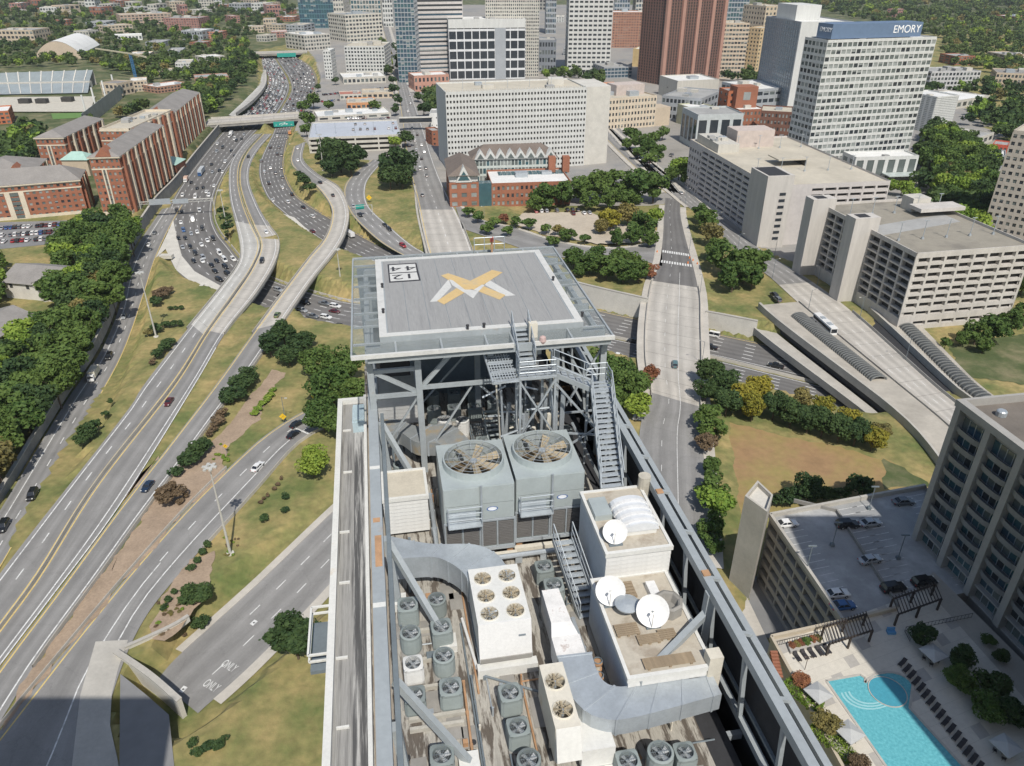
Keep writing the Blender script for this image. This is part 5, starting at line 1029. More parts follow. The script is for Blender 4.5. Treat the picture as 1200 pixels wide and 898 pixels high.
# ---- white precast deck building in the middle
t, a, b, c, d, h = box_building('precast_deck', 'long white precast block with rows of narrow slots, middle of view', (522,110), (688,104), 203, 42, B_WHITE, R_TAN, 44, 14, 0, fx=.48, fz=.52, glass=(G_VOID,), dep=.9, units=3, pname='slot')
u = (b-a).normalized(); v = (d-a).normalized(); q = MB(); q.prism([tuple(b+v*.6),tuple(b+u*17+v*3.0),tuple(b+u*17+v*36),tuple(b+v*36)], 0, h+.7); q.build('end_block', M_CONL, t)
q = MB()
for i in range(60): p = a.lerp(b, i/59.5)-v*.05; q.prism([tuple(p-u*.2),tuple(p+u*.2),tuple(p+u*.2+v*.3),tuple(p-u*.2+v*.3)], h+.9, h+1.9)
q.build('crenellation', B_WHITE, t, kind='stuff')
q = MB(); q.box(b.x-24, b.x-14, b.y+14, b.y+24, h, h+4); q.build('stair_head', M_CONL, t)
for i in range(5): p = a.lerp(b, .15+.16*i)+v*16; q = MB(); q.cyl((p.x,p.y,h),(p.x,p.y,h+6),.15,n=6); q.build('light_mast', M_GALV, t)
# ---- brick clinic with gables in front of it
t, a, b, c, d, h = box_building('brick_clinic', 'red brick clinic with white roof, glazed link and gabled wing', (576,217), (669,214), 243, 30, B_BRICK, R_WHITE, 17, 3, 5, fx=.5, fz=.5, glass=(G_PALE,G_MID,G_DARK), indiv=51, units=2)
u = (b-a).normalized(); v = (d-a).normalized(); ang = math.atan2(u.y,u.x)
for i in range(16): q = MB(); p = a+u*(6+i*2.5)+v*20; q.prism([tuple(p),tuple(p+u*2.2),tuple(p+u*2.2+v*7),tuple(p+v*7)], h, h+.5); q.build('roof_glazing', G_TEAL, t)
f = Facade(); p0 = a-u*23; p1 = a-u*7; f.side(p0,p1,0,h+2,3,3,.45,.5,.3,glass=(G_PALE,G_MID)); f.side(p0+v*40,p0,0,h+2,8,3,.45,.5,.3,glass=(G_DARK,)); f.side(p1,p1+v*20,0,h+2,3,3,.5,.5,.3); f.wall.build('left_block', B_BRICK, t); pn = f.panes; f.wall = MB(); f.build(t, B_BRICK, 12)
q = MB(); q.prism([tuple(p1),tuple(a),tuple(a+v*6),tuple(p1+v*6)], 0, h+1); q.build('glazed_link', G_TEAL, t)
def gable(pm, w, base, hh, depth, name='gable', m=B_WHITE):   # triangular dormer front facing -v
    q = MB(); A = pm-u*w/2; C = pm+u*w/2; q.poly([(*A,base),(*C,base),(*pm,base+hh)]); A2 = A+v*depth; C2 = C+v*depth; q.quad((*A,base),(*pm,base+hh),(*(pm+v*depth),base+hh),(*A2,base)); q.quad((*pm,base+hh),(*C,base),(*C2,base),(*(pm+v*depth),base+hh)); q.build(name, m, t)
q = MB(); L0 = p0+v*0; # hipped roof of left block
def hip(q, A, B_, C, D_, z, hh, e=.8):
    U_ = (B_-A).normalized(); V_ = (D_-A).normalized(); A = A-U_*e-V_*e; B_ = B_+U_*e-V_*e; C = C+U_*e+V_*e; D_ = D_-U_*e+V_*e
    lu = (B_-A).length; lv = (D_-A).length
    if lu >= lv: r0 = A.lerp(D_,.5)+U_*lv*.4; r1 = B_.lerp(C,.5)-U_*lv*.4; q.quad((*A,z),(*B_,z),(*r1,z+hh),(*r0,z+hh)); q.quad((*C,z),(*D_,z),(*r0,z+hh),(*r1,z+hh)); q.poly([(*B_,z),(*C,z),(*r1,z+hh)]); q.poly([(*D_,z),(*A,z),(*r0,z+hh)])
    else: r0 = A.lerp(B_,.5)+V_*lu*.4; r1 = D_.lerp(C,.5)-V_*lu*.4; q.quad((*B_,z),(*C,z),(*r1,z+hh),(*r0,z+hh)); q.quad((*D_,z),(*A,z),(*r0,z+hh),(*r1,z+hh)); q.poly([(*A,z),(*B_,z),(*r0,z+hh)]); q.poly([(*C,z),(*D_,z),(*r1,z+hh)])
    q.quad((*A,z),(*B_,z),(*C,z),(*D_,z))
hip(q, p0, p1, p1+v*40, p0+v*40, h+5.5, 5); q.build('hipped_roof', R_BROWN, t)
q = MB(); q.prism([tuple(p0+u*.3+v*1.2),tuple(p1-u*.3+v*1.2),tuple(p1-u*.3+v*39),tuple(p0+u*.3+v*39)], h+2, h+5.45); q.build('attic_storey', B_WHITE, t)
gable(p0.lerp(p1,.5)-v*.4, 9, h+2, 8.5, 8); gable(p0.lerp(p1,.5)-v*.5, 6.5, h+3, 5, .3, 'gable_window', G_TEAL)
w0 = a-u*8+v*34; w1 = b-u*2+v*34; f = Facade(); f.side(w0,w1,0,h+6,24,4,.22,.3,.3,glass=(G_MID,G_PALE,G_TEAL)); f.side(w0+v*20,w0,0,h+6,6,4); f.side(w1,w1+v*20,0,h+6,6,4); f.wall.build('rear_wing', mat('pale_green_white',(.55,.60,.57),.7), t); f.wall = MB(); f.build(t, B_WHITE, 0)
q = MB(); hip(q, w0, w1, w1+v*20, w0+v*20, h+6, 6.5); q.build('hipped_roof', R_BROWN, t)
for i in range(8): gable(w0.lerp(w1,.10+i*.118)-v*.9, 7.2, h+6.1, 5.2, 6); gable(w0.lerp(w1,.10+i*.118)-v*1.0, 4.2, h+6.4, 3.0, .2, 'gable_window', G_MID)
for s in (.80, .985): q = MB(); p = a.lerp(b,s)+v*22; q.prism([tuple(p),tuple(p+u*4),tuple(p+u*4+v*4),tuple(p+v*4)], h, h+9); q.build('brick_stack', B_BRICK, t)
# ---- garages on the right
def garage_bits(t, a, b, c, d, h, n=10):
    for i in range(n):
        u_ = .08+.84*((i % 5)/4); v_ = .25+.5*(i//5); p = a.lerp(b,u_).lerp(d.lerp(c,u_),v_); q = MB(); q.cyl((p.x,p.y,h),(p.x,p.y,h+7),.14,n=6); q.box(p.x-.9,p.x+.9,p.y-.15,p.y+.15,h+6.9,h+7.1); q.box(p.x-.4,p.x+.4,p.y-.4,p.y+.4,h,h+.8); q.build('deck_light', M_GALV, t)
zg = hgt((1060,388), 300); A = U(1074,300,zg); Bq = U(1206,290.5,zg); Cq = U(978,240,zg); a = Vector((A.x,A.y)); b = Vector((Bq.x,Bq.y)); d = Vector((Cq.x,Cq.y)); u = (b-a).normalized(); v = Vector((-u.y,u.x)); d = a+v*(d-a).dot(v); c = b+v*(d-a).length; b = b+u*2; c = c+u*2
t = thing('parking_garage', (*(a+c)/2,0), 'beige parking garage of open bays with two stair towers, nearest on right', 'garage'); f = Facade()
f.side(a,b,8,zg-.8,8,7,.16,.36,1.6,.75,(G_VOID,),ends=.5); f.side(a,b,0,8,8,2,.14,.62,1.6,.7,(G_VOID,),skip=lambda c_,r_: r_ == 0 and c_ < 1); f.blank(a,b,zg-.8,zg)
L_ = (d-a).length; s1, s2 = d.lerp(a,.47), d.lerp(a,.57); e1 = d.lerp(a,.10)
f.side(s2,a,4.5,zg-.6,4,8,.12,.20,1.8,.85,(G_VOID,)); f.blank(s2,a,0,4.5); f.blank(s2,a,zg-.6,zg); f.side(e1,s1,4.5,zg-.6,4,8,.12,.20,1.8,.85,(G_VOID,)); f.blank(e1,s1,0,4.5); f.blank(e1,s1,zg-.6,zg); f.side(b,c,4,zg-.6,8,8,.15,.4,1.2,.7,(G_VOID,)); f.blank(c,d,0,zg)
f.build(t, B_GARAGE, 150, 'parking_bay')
q = MB(); q.poly([(*p,zg-.01) for p in (a,b,c,d)]); q.build('roof', R_DECK, t)
q = MB()
for p1, p2, o in ((a,b,v*.35),(b,c,-u*.35),(c,d,-v*.35),(d,a,u*.35)): q.prism([tuple(p1),tuple(p2),tuple(p2+o),tuple(p1+o)], zg-.02, zg+1.0)
q.build('parapet', B_GARAGE, t)
for p1, p2, w, hh in ((s1,s2,7.5,5.5),(d-v*.0,e1,7.5,4.5)):
    q = MB(); q.prism([tuple(p1-u*w),tuple(p2-u*w),tuple(p2+u*3),tuple(p1+u*3)], 0, zg+hh); q.build('stair_tower', B_GARAGE, t); q = MB(); m_ = p1.lerp(p2,.5)-u*(w-2.6)/1.0+u*2.0; q.prism([tuple(m_-u*2.3-v*2.0),tuple(m_+u*2.3-v*2.0),tuple(m_+u*2.3+v*2.0),tuple(m_-u*2.3+v*2.0)], zg+hh, zg+hh+.12); q.build('stair_roof', M_BLACK, t)
garage_bits(t, a, b, c, d, zg); p = a.lerp(c,.62); q = MB(); q.prism([tuple(p),tuple(p+u*20),tuple(p+u*20+v*8),tuple(p+v*8)], zg+2.2, zg+3.6, bottom=True); q.build('ramp_canopy', B_GARAGE, t); q = MB(); p = p+u*2+v*8.2; q.prism([tuple(p),tuple(p+u*8),tuple(p+u*8+v*7),tuple(p+v*7)], zg, zg+5.5); q.build('lift_house', B_PALE, t)
q = MB(); p = a.lerp(b,.05).lerp(d.lerp(c,.05),.2); p2 = a.lerp(b,.9).lerp(d.lerp(c,.9),.35); q.prism([tuple(p+v*10),tuple(p2+v*10),tuple(p2+v*20),tuple(p+v*20)], zg+.0, zg+.03); q.build('dark_ramp', R_GREY, t)
# the longer garage behind
zg = hgt((893.6,288.6), 220); P3 = [U(904,220,zg), U(809,165,zg), U(945,171,zg)]; a = Vector(P3[0][:2]); d = Vector(P3[1][:2]); w_ = (a-d).normalized(); n_ = Vector((-w_.y,w_.x)); wid = max((Vector(P3[2][:2])-d).dot(n_), 40); b = a+n_*wid; c = d+n_*wid
t = thing('parking_garage', (*(a+c)/2,0), 'long pale parking garage with dark slots behind the stair tower garage', 'garage'); f = Facade()
m1 = d.lerp(a,.18); m2 = d.lerp(a,.86); m3 = d.lerp(a,.55)
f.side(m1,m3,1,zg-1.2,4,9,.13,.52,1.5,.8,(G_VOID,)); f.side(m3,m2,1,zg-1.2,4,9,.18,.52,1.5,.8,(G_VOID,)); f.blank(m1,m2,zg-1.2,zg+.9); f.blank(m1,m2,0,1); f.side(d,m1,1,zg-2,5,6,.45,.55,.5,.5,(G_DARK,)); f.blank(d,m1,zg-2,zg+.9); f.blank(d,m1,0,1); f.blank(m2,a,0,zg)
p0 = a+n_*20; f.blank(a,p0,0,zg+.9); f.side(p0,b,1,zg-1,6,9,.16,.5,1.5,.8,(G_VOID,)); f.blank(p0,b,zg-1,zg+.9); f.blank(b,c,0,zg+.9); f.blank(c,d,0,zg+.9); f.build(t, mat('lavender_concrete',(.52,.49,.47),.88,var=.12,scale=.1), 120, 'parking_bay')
q = MB(); q.poly([(*p,zg-.01) for p in (a,b,c,d)]); q.build('roof', R_TAN, t)
q = MB(); q.prism([tuple(m2-n_*4),tuple(a+w_*3-n_*4),tuple(a+w_*3+n_*9),tuple(m2+n_*9)], 0, zg+6); q.build('stair_tower', B_GARAGE, t); q = MB(); q.prism([tuple(m2-n_*3+w_*1),tuple(a+w_*2-n_*3),tuple(a+w_*2+n_*7),tuple(m2+n_*7+w_*1)], zg+6, zg+6.1); q.build('stair_roof', M_BLACK, t)
for i in range(8): q = MB(); p = a+w_*3.05+n_*4; z = 4+i*3; q.prism([tuple(p-n_*1),tuple(p-n_*1+w_*.1),tuple(p+n_*2+w_*.1),tuple(p+n_*2)], z, z+1.3, bottom=True); q.build('stair_window', G_DARK, t)
garage_bits(t, a, b, c, d, zg); q = MB(); p = a.lerp(c,.35); q.prism([tuple(p),tuple(p+n_*16),tuple(p+n_*16-w_*12),tuple(p-w_*12)], zg+3, zg+3.6, bottom=True); q.build('ramp_canopy', R_TAN, t); q = MB(); p = p+n_*.5-w_*.5; q.prism([tuple(p+n_*14),tuple(p+n_*15),tuple(p+n_*15-w_*11),tuple(p+n_*14-w_*11)], zg, zg+2.99); q.build('ramp_wall', G_VOID, t)
q = MB(); p = d+n_*18-w_*-8; q.prism([tuple(p),tuple(p+n_*22),tuple(p+n_*22+w_*14),tuple(p+w_*14)], zg, zg+9); q.build('plant_block', mat('pinkish_precast',(.50,.43,.39),.85), t)
q = MB(); p = d+n_*3+w_*3; q.prism([tuple(p),tuple(p+n_*12),tuple(p+n_*12+w_*30),tuple(p+w_*30)], zg, zg+4.5); q.build('plant_block', B_PALE, t); roof_bits(t, d, d+n_*18, d+n_*18+w_*30, d+w_*30, zg+4.5, 6, 3)
# ---- residential tower, lower right
zt = 49.0; zp = 18.0; A = U(1120,476,zt); Bq = U(1203,539,zt); a = Vector((A.x,A.y)); b0 = Vector((Bq.x,Bq.y)); u = (b0-a).normalized(); b = a+u*46; v = Vector((-u.y,u.x))
if v.x < 0 and False: v = -v
t = thing('residential_tower', (*(a+b)/2,zp), 'dark glazed residential tower with balconies, lower right corner', 'apartment tower')
Lr = 46.0; nb = 5; cw = 7.6; q = MB(); dep = 1.5; rows = 10; ch = (zt-1.2-zp)/rows
core = MB(); core.prism([tuple(a+v*dep),tuple(b+v*dep),tuple(b+v*26),tuple(a+v*26)], zp-18, zt-.3); core.build('wall', B_TOWER, t)
for k in range(nb+1):
    p = a+u*(k*cw); q = MB(); q.prism([tuple(p),tuple(p+u*1.3),tuple(p+u*1.3+v*dep),tuple(p+v*dep)], zp, zt); q.build('pier', B_TOWER, t)
for k in range(nb):
    for r in range(rows):
        z = zp+r*ch; p0 = a+u*(k*cw+1.3); p1 = a+u*((k+1)*cw); q = MB(); q.prism([tuple(p0+v*.5),tuple(p1+v*.5),tuple(p1+v*dep),tuple(p0+v*dep)], z-.28, z, bottom=True); q.build('floor_slab', B_TOWER, t)
        if r > 1:
            q = MB(); mid = p0.lerp(p1,.5)-v*.12; arc = [p0-v*-.45, p0.lerp(p1,.2)-v*.02, mid, p0.lerp(p1,.8)-v*.02, p1-v*-.45, p1+v*dep, p0+v*dep]; q.prism([tuple(x) for x in arc], z-.16, z+.02, bottom=True)
            for x1, x2 in zip(arc[:4], arc[1:5]): q.quad((*x1,z),(*x2,z),(*x2,z+.9),(*x1,z+.9))
            q.build('balcony', mat('balcony_panel',(.20,.205,.205),.4), t)
        for j in (1,2,3):
            q = MB(); c_ = p0.lerp(p1,j/4)+v*(dep-.16); q.prism([tuple(c_-u*.07),tuple(c_+u*.07),tuple(c_+u*.07+v*.1),tuple(c_-u*.07+v*.1)], z, z+ch-.3); q.build('mullion', M_GALV, t)
        for j in range(4):
            x0 = p0.lerp(p1,j/4+.01); x1 = p0.lerp(p1,(j+1)/4-.01); c_ = x0.lerp(x1,.5)+v*(dep-.06); inst('window', unit_pane(random.choice([G_DARK,G_TEAL,G_MID,G_BLUE,G_TEAL])), (c_.x,c_.y,z+ch*.48), t, math.atan2(u.y,u.x), ((x1-x0).length,1,ch*.82))
q = MB(); q.prism([tuple(a-v*.1-u*.3),tuple(b-v*.1),tuple(b+v*dep),tuple(a+v*dep-u*.3)], zt, zt+1.3); q.prism([tuple(a-u*.3+v*dep),tuple(a+u*.3+v*dep),tuple(a+u*.3+v*26),tuple(a-u*.3+v*26)], zt-1, zt+1.3); q.build('parapet', B_TOWER, t)
q = MB(); q.poly([(*x,zt-.25) for x in (a+v*1,b+v*1,b+v*26,a+v*26)]); q.build('roof', mat('brown_flat_roof',(.17,.15,.13),.9,var=.3,scale=.15), t)
for i in range(6): p = a+u*(4+i*6)+v*(6+(i%3)*5); q = MB(); q.lathe((p.x,p.y,zt-.2), [(.9,.0),(.9,.9),(.7,1.1),(0,1.1)], 12); q.build('roof_fan', M_GALV, t)
q = MB(); p = a+u*3+v*14
for i in range(9): q.beam((*(p+u*i*2.2),zt+2.5), (*(p+u*i*2.2+v*9),zt+2.5), .25, .3)
q.beam((*p,zt+2.2),(*(p+u*20),zt+2.2),.3,.4); q.beam((*(p+v*9),zt+2.2),(*(p+v*9+u*20),zt+2.2),.3,.4)
for s in (0, 10, 20):
    for w in (0, 9): q.cyl((*(p+u*s+v*w),zt-.2),(*(p+u*s+v*w),zt+2.4),.15,n=6)
q.build('roof_screen', M_GALV, t); q = MB(); p = a+u*10+v*15; q.prism([tuple(p),tuple(p+u*26),tuple(p+u*26+v*10),tuple(p+v*10)], zt-.2, zt+3.4); q.build('plant_box', mat('pale_blue_roof',(.45,.50,.54),.6), t)
TW = (a, u, v)
# ---- shaded parking garage and its stair shaft
P = [U(902,606,zp), U(1083,572,zp), U(1150,690,zp), U(1052,713,zp), U(986,729,zp)]; P2 = [Vector((p.x,p.y)) for p in P]
t = thing('parking_garage', (*P2[0],0), 'grey parking garage with cars on its shaded roof, lower right', 'garage'); f = Facade()
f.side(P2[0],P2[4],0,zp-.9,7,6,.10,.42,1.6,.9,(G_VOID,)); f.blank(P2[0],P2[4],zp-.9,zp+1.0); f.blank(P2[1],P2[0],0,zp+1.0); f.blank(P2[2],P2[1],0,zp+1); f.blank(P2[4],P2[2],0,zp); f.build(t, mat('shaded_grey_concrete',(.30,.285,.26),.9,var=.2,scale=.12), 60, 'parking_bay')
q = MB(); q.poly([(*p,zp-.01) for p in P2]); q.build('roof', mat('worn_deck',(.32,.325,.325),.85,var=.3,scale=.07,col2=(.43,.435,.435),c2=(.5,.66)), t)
q = MB()
for p1, p2 in ((P2[1],P2[0]),(P2[4],P2[0])): n = (p2-p1).normalized(); n = Vector((-n.y,n.x))*.3; q.prism([tuple(p1-n),tuple(p2-n),tuple(p2+n),tuple(p1+n)], zp-.02, zp+1.0)
q.build('parapet', M_CON, t)
s0 = U(980,598,zp); s1 = U(1052,712,zp)
for p, q2 in (((930,588),(980,600)),((980,600),(1052,712))):
    a_ = U(*p,zp); b_ = U(*q2,zp); q = MB(); q.beam(a_+Vector((0,0,.3)), b_+Vector((0,0,.3)), .35, .9); q.build('ramp_wall', M_COND, t)
q = MB()
for i in range(15):
    for w in (.08,.47,.56,.92):
        c = P2[0].lerp(P2[1],w).lerp(P2[4].lerp(P2[2],w),.06+i*.062); d_ = (P2[1]-P2[0]).normalized()*2.3; n_2 = Vector((-d_.y,d_.x)).normalized()*.06; q.quad((*(c-d_-n_2),zp),(*(c+d_-n_2),zp),(*(c+d_+n_2),zp),(*(c-d_+n_2),zp))
q.build('bay_line', M_WHITE, t, kind='stuff')
for px, py in ((975,640),(1018,597),(1052,655),(945,668)):
    p = U(px,py,zp); q = MB(); q.cyl(p, p+Vector((0,0,6)), .09, n=6); q.box(p.x-.8,p.x+.8,p.y-.15,p.y+.15,zp+5.9,zp+6.1); q.box(p.x-.35,p.x+.35,p.y-.35,p.y+.35,zp,zp+.7); q.build('deck_light', M_STEELD, t)
tp = [(878,563),(903,577),(895,586),(871,571)]
hh = 24.0; T4 = [U(x,y,hh) for x,y in ((888,563),(906,580),(899,600),(873,581))]
t = thing('stair_shaft', (T4[0].x,T4[0].y,0), 'tall bare concrete stair shaft standing at the corner of shaded garage', 'stair shaft'); q = MB(); pts = [(p.x,p.y) for p in T4]; cx = sum(p[0] for p in pts)/4; cy = sum(p[1] for p in pts)/4; pts = sorted(pts, key=lambda p: math.atan2(p[1]-cy,p[0]-cx))
for i in range(4):
    p1, p2 = Vector(pts[i]), Vector(pts[(i+1)%4]); ce = Vector((cx,cy)); q.prism([tuple(p1),tuple(p2),tuple(p2.lerp(ce,.16)),tuple(p1.lerp(ce,.16))], 0, hh+(i%2)*.004)
q.build('wall', M_CON, t); q = MB(); q.prism([tuple(Vector(p).lerp(Vector((cx,cy)),.17)) for p in pts], hh-1.2, hh-1.0); q.build('roof', M_CONL, t)
# ---- many further buildings, each from its corners
BB = box_building
BB('office_tower','white framed tower with black window bays and a grey shaft',(525,24),(616,23),94,40,mat('white_frame',(.62,.63,.64),.6),R_WHITE,10,6,6,fx=.12,fz=.22,glass=(G_DARK,),units=2,base=0)
q = MB(); a, b, c, d, h = plan((525,24),(616,23),94,40); u = (b-a).normalized(); v = (d-a).normalized(); p = a+u*(b-a).length*.60-v*.6; ft = [o for o in bpy.data.objects if o.get('label','').startswith('white framed tower')][0]
q.prism([tuple(p),tuple(p+u*(b-a).length*.14),tuple(p+u*(b-a).length*.14+v*3),tuple(p+v*3)], 0, h-3); q.build('grey_shaft', B_GREY, ft)
q = MB(); q.prism([tuple(a-v*.7),tuple(b-v*.7),tuple(b),tuple(a)], h-8, h+1); q.build('top_band', B_WHITE, ft)
BB('office_tower','tower of pale horizontal bands beside the avenue',(489,40),(543,38.8),93,45,mat('pale_band',(.52,.49,.47),.8),R_GREY,1,26,1,z1=118,fx=.02,fz=.55,glass=(G_DARK,G_BLUE),units=0)
BB('office_tower','white tower of fine square windows rising behind the black bay tower',(569,20),(632,20),90,40,B_PALE,R_GREY,26,34,10,z1=118,fx=.4,fz=.45,units=0)
BB('office_tower','white tower with rows of wide dark windows and blank corner',(666,40),(717,40),86,48,B_WHITE,R_WHITE,9,24,9,z1=118,fx=.30,fz=.55,glass=(G_DARK,),units=0)
BB('office_tower','tall brown granite tower of close vertical ribs',(781,40),(847,35.6),100,40,B_BROWN,R_GREY,22,44,10,z1=126,fx=.50,fz=.28,glass=(G_DARK,),units=0)
a, b, c, d, h = plan((781,40),(847,35.6),100,40); h = 126
u = (b-a).normalized(); v = (d-a).normalized(); bt = [o for o in bpy.data.objects if o.get('label','').startswith('tall brown granite')][0]; M_RIB = mat('pinkish_granite',(.40,.23,.18),.6,var=.1,scale=.08)
for s in (0, .26, .52, .78, 1.0): q = MB(); p = a.lerp(b,s); q.prism([tuple(p-u*2.2-v*1.2),tuple(p+u*2.2-v*1.2),tuple(p+u*2.2+v*2),tuple(p-u*2.2+v*2)], 0, h); q.build('corner_rib', M_RIB, bt)
BB('apartment_tower','beige apartment tower of balcony bands behind the brown tower',(848,28),(879,28),92,40,B_TANBAND,R_TAN,8,13,6,fx=.2,fz=.5,units=2)
BB('apartment_tower','slim tan apartment slab between beige tower and blue glass tower',(877,33),(892,34),86,30,mat('yellow_stone',(.55,.42,.26),.85),R_TAN,4,12,5,fx=.5,fz=.5,units=1)
BB('office_tower','bluish green glass tower behind the beige apartment tower',(850,12),(877,12),60,40,B_GREY,R_GREY,8,14,6,z1=90,fx=.15,fz=.25,glass=(G_TEAL,G_BLUE),units=1)
BB('apartment_tower','plain beige tower behind the slim tan slab',(872,6),(898,8),60,40,B_BEIGE,R_TAN,8,10,6,fx=.5,fz=.5,units=2)
BB('hotel_block','red brown hotel block with white end bay',(716,15),(765,15),56,40,mat('russet_brick',(.36,.19,.13),.9),R_WHITE,16,13,6,fx=.5,fz=.5,units=2)
BB('low_building','low tan hall with white roof beside brown tower',(742,58),(766,59),78,60,mat('ochre_wall',(.55,.42,.22),.85),R_WHITE,1,1,1,fx=.9,fz=.9,units=1)
BB('low_building','blue grey glass pavilion among trees below the brown hotel',(708,80),(741,79),92,40,B_GREY,R_GREY,8,3,5,fx=.15,fz=.3,glass=(G_BLUE,),units=2)
BB('low_building','grey annex wedged between the two white towers',(632,48),(652,48),84,40,mat('slate_wall',(.20,.22,.25),.8),R_GREY,6,4,4,units=1)
t, a, b, c, d, h = BB('stone_office','cream classical office building with five rows of windows',(714,117),(770,113),153,38,mat('cream_stone',(.57,.49,.38),.85),R_TAN,15,5,8,fx=.5,fz=.5,indiv=75,units=5)
u = (b-a).normalized(); v = (d-a).normalized(); q = MB(); p = a+u*14+v*14; q.prism([tuple(p),tuple(p+u*26),tuple(p+u*26+v*16),tuple(p+v*16)], h, h+8); q.build('attic_block', mat('pinkish_precast',(.50,.43,.39)), t)
q = MB(); hip(q, p+v*18-u*10, p+v*18+u*18, p+v*34+u*18, p+v*34-u*10, h+3, 4); q.build('tile_roof', mat('terracotta_roof',(.40,.20,.12),.9), t)
q = MB(); q.prism([tuple(b),tuple(b+u*14),tuple(b+u*14+v*16),tuple(b+v*16)], 0, h*.62); q.build('low_wing', B_BEIGE, t)
BB('hospital_block','grey flat roofed hospital block behind the cream office',(776,113),(822,117),140,55,B_GREY,R_GREY,10,3,6,fx=.3,fz=.5,units=4)
BB('hospital_block','wide white barrel roofed hall below the brown tower',(794,96),(843,94),118,40,B_PALE,R_WHITE,1,1,1,fx=.95,fz=.95,units=1)
BB('hospital_block','blue grey block with white roof edge in front of the glass tower',(846,97),(888,106),122,40,B_GREY,R_WHITE,8,3,6,fx=.2,fz=.5,units=2)
BB('theatre_block','pale block with tall dark glazed bays at the street corner',(800,127),(818,136),165,34,mat('pale_grey_wall',(.46,.49,.49),.8),R_GREY,4,1,4,fx=.3,fz=.3,glass=(G_DARK,),indiv=8,units=1)
BB('theatre_block','low ochre and white block behind the dark glazed bays',(818,130),(845,128),152,30,mat('olive_wall',(.42,.42,.30),.85),R_WHITE,1,2,1,fx=.9,fz=.8,units=1)
BB('brick_hospital','bright orange brick stair block of the old hospital',(843,104),(854,108),142,16,B_ORANGE,R_GREY,2,5,2,fx=.6,fz=.55,units=0)
t, a, b, c, d, h = BB('brick_hospital','red brick old hospital with arched tower block',(866,130),(897,129),152,30,B_BRICK,R_WHITE,7,3,8,fx=.5,fz=.5,glass=(G_PALE,G_MID),indiv=30,units=1)
q = MB(); u = (b-a).normalized(); v = (d-a).normalized(); p = a+u*2+v*12; q.prism([tuple(p),tuple(p+u*18),tuple(p+u*18+v*14),tuple(p+v*14)], h, h+16); q.build('tower_block', B_BRICK, t); q = MB(); p = p+u*6-v*.1; q.prism([tuple(p),tuple(p+u*6),tuple(p+u*6+v*.1),tuple(p+v*.1)], h+6, h+12); q.build('arched_window', G_PALE, t)
BB('brick_hospital','dark brick hospital wing with arcaded pale top floor',(892,131),(929,133),162,26,B_BRICKD,R_TAN,9,4,6,fx=.5,fz=.5,glass=(G_PALE,G_DARK),indiv=36,units=1)
BB('brick_hospital','small red brick gable block left of the lettered tower',(908,109),(932,108),130,20,B_BRICK,R_GREY,3,3,3,fx=.5,fz=.5,units=0)
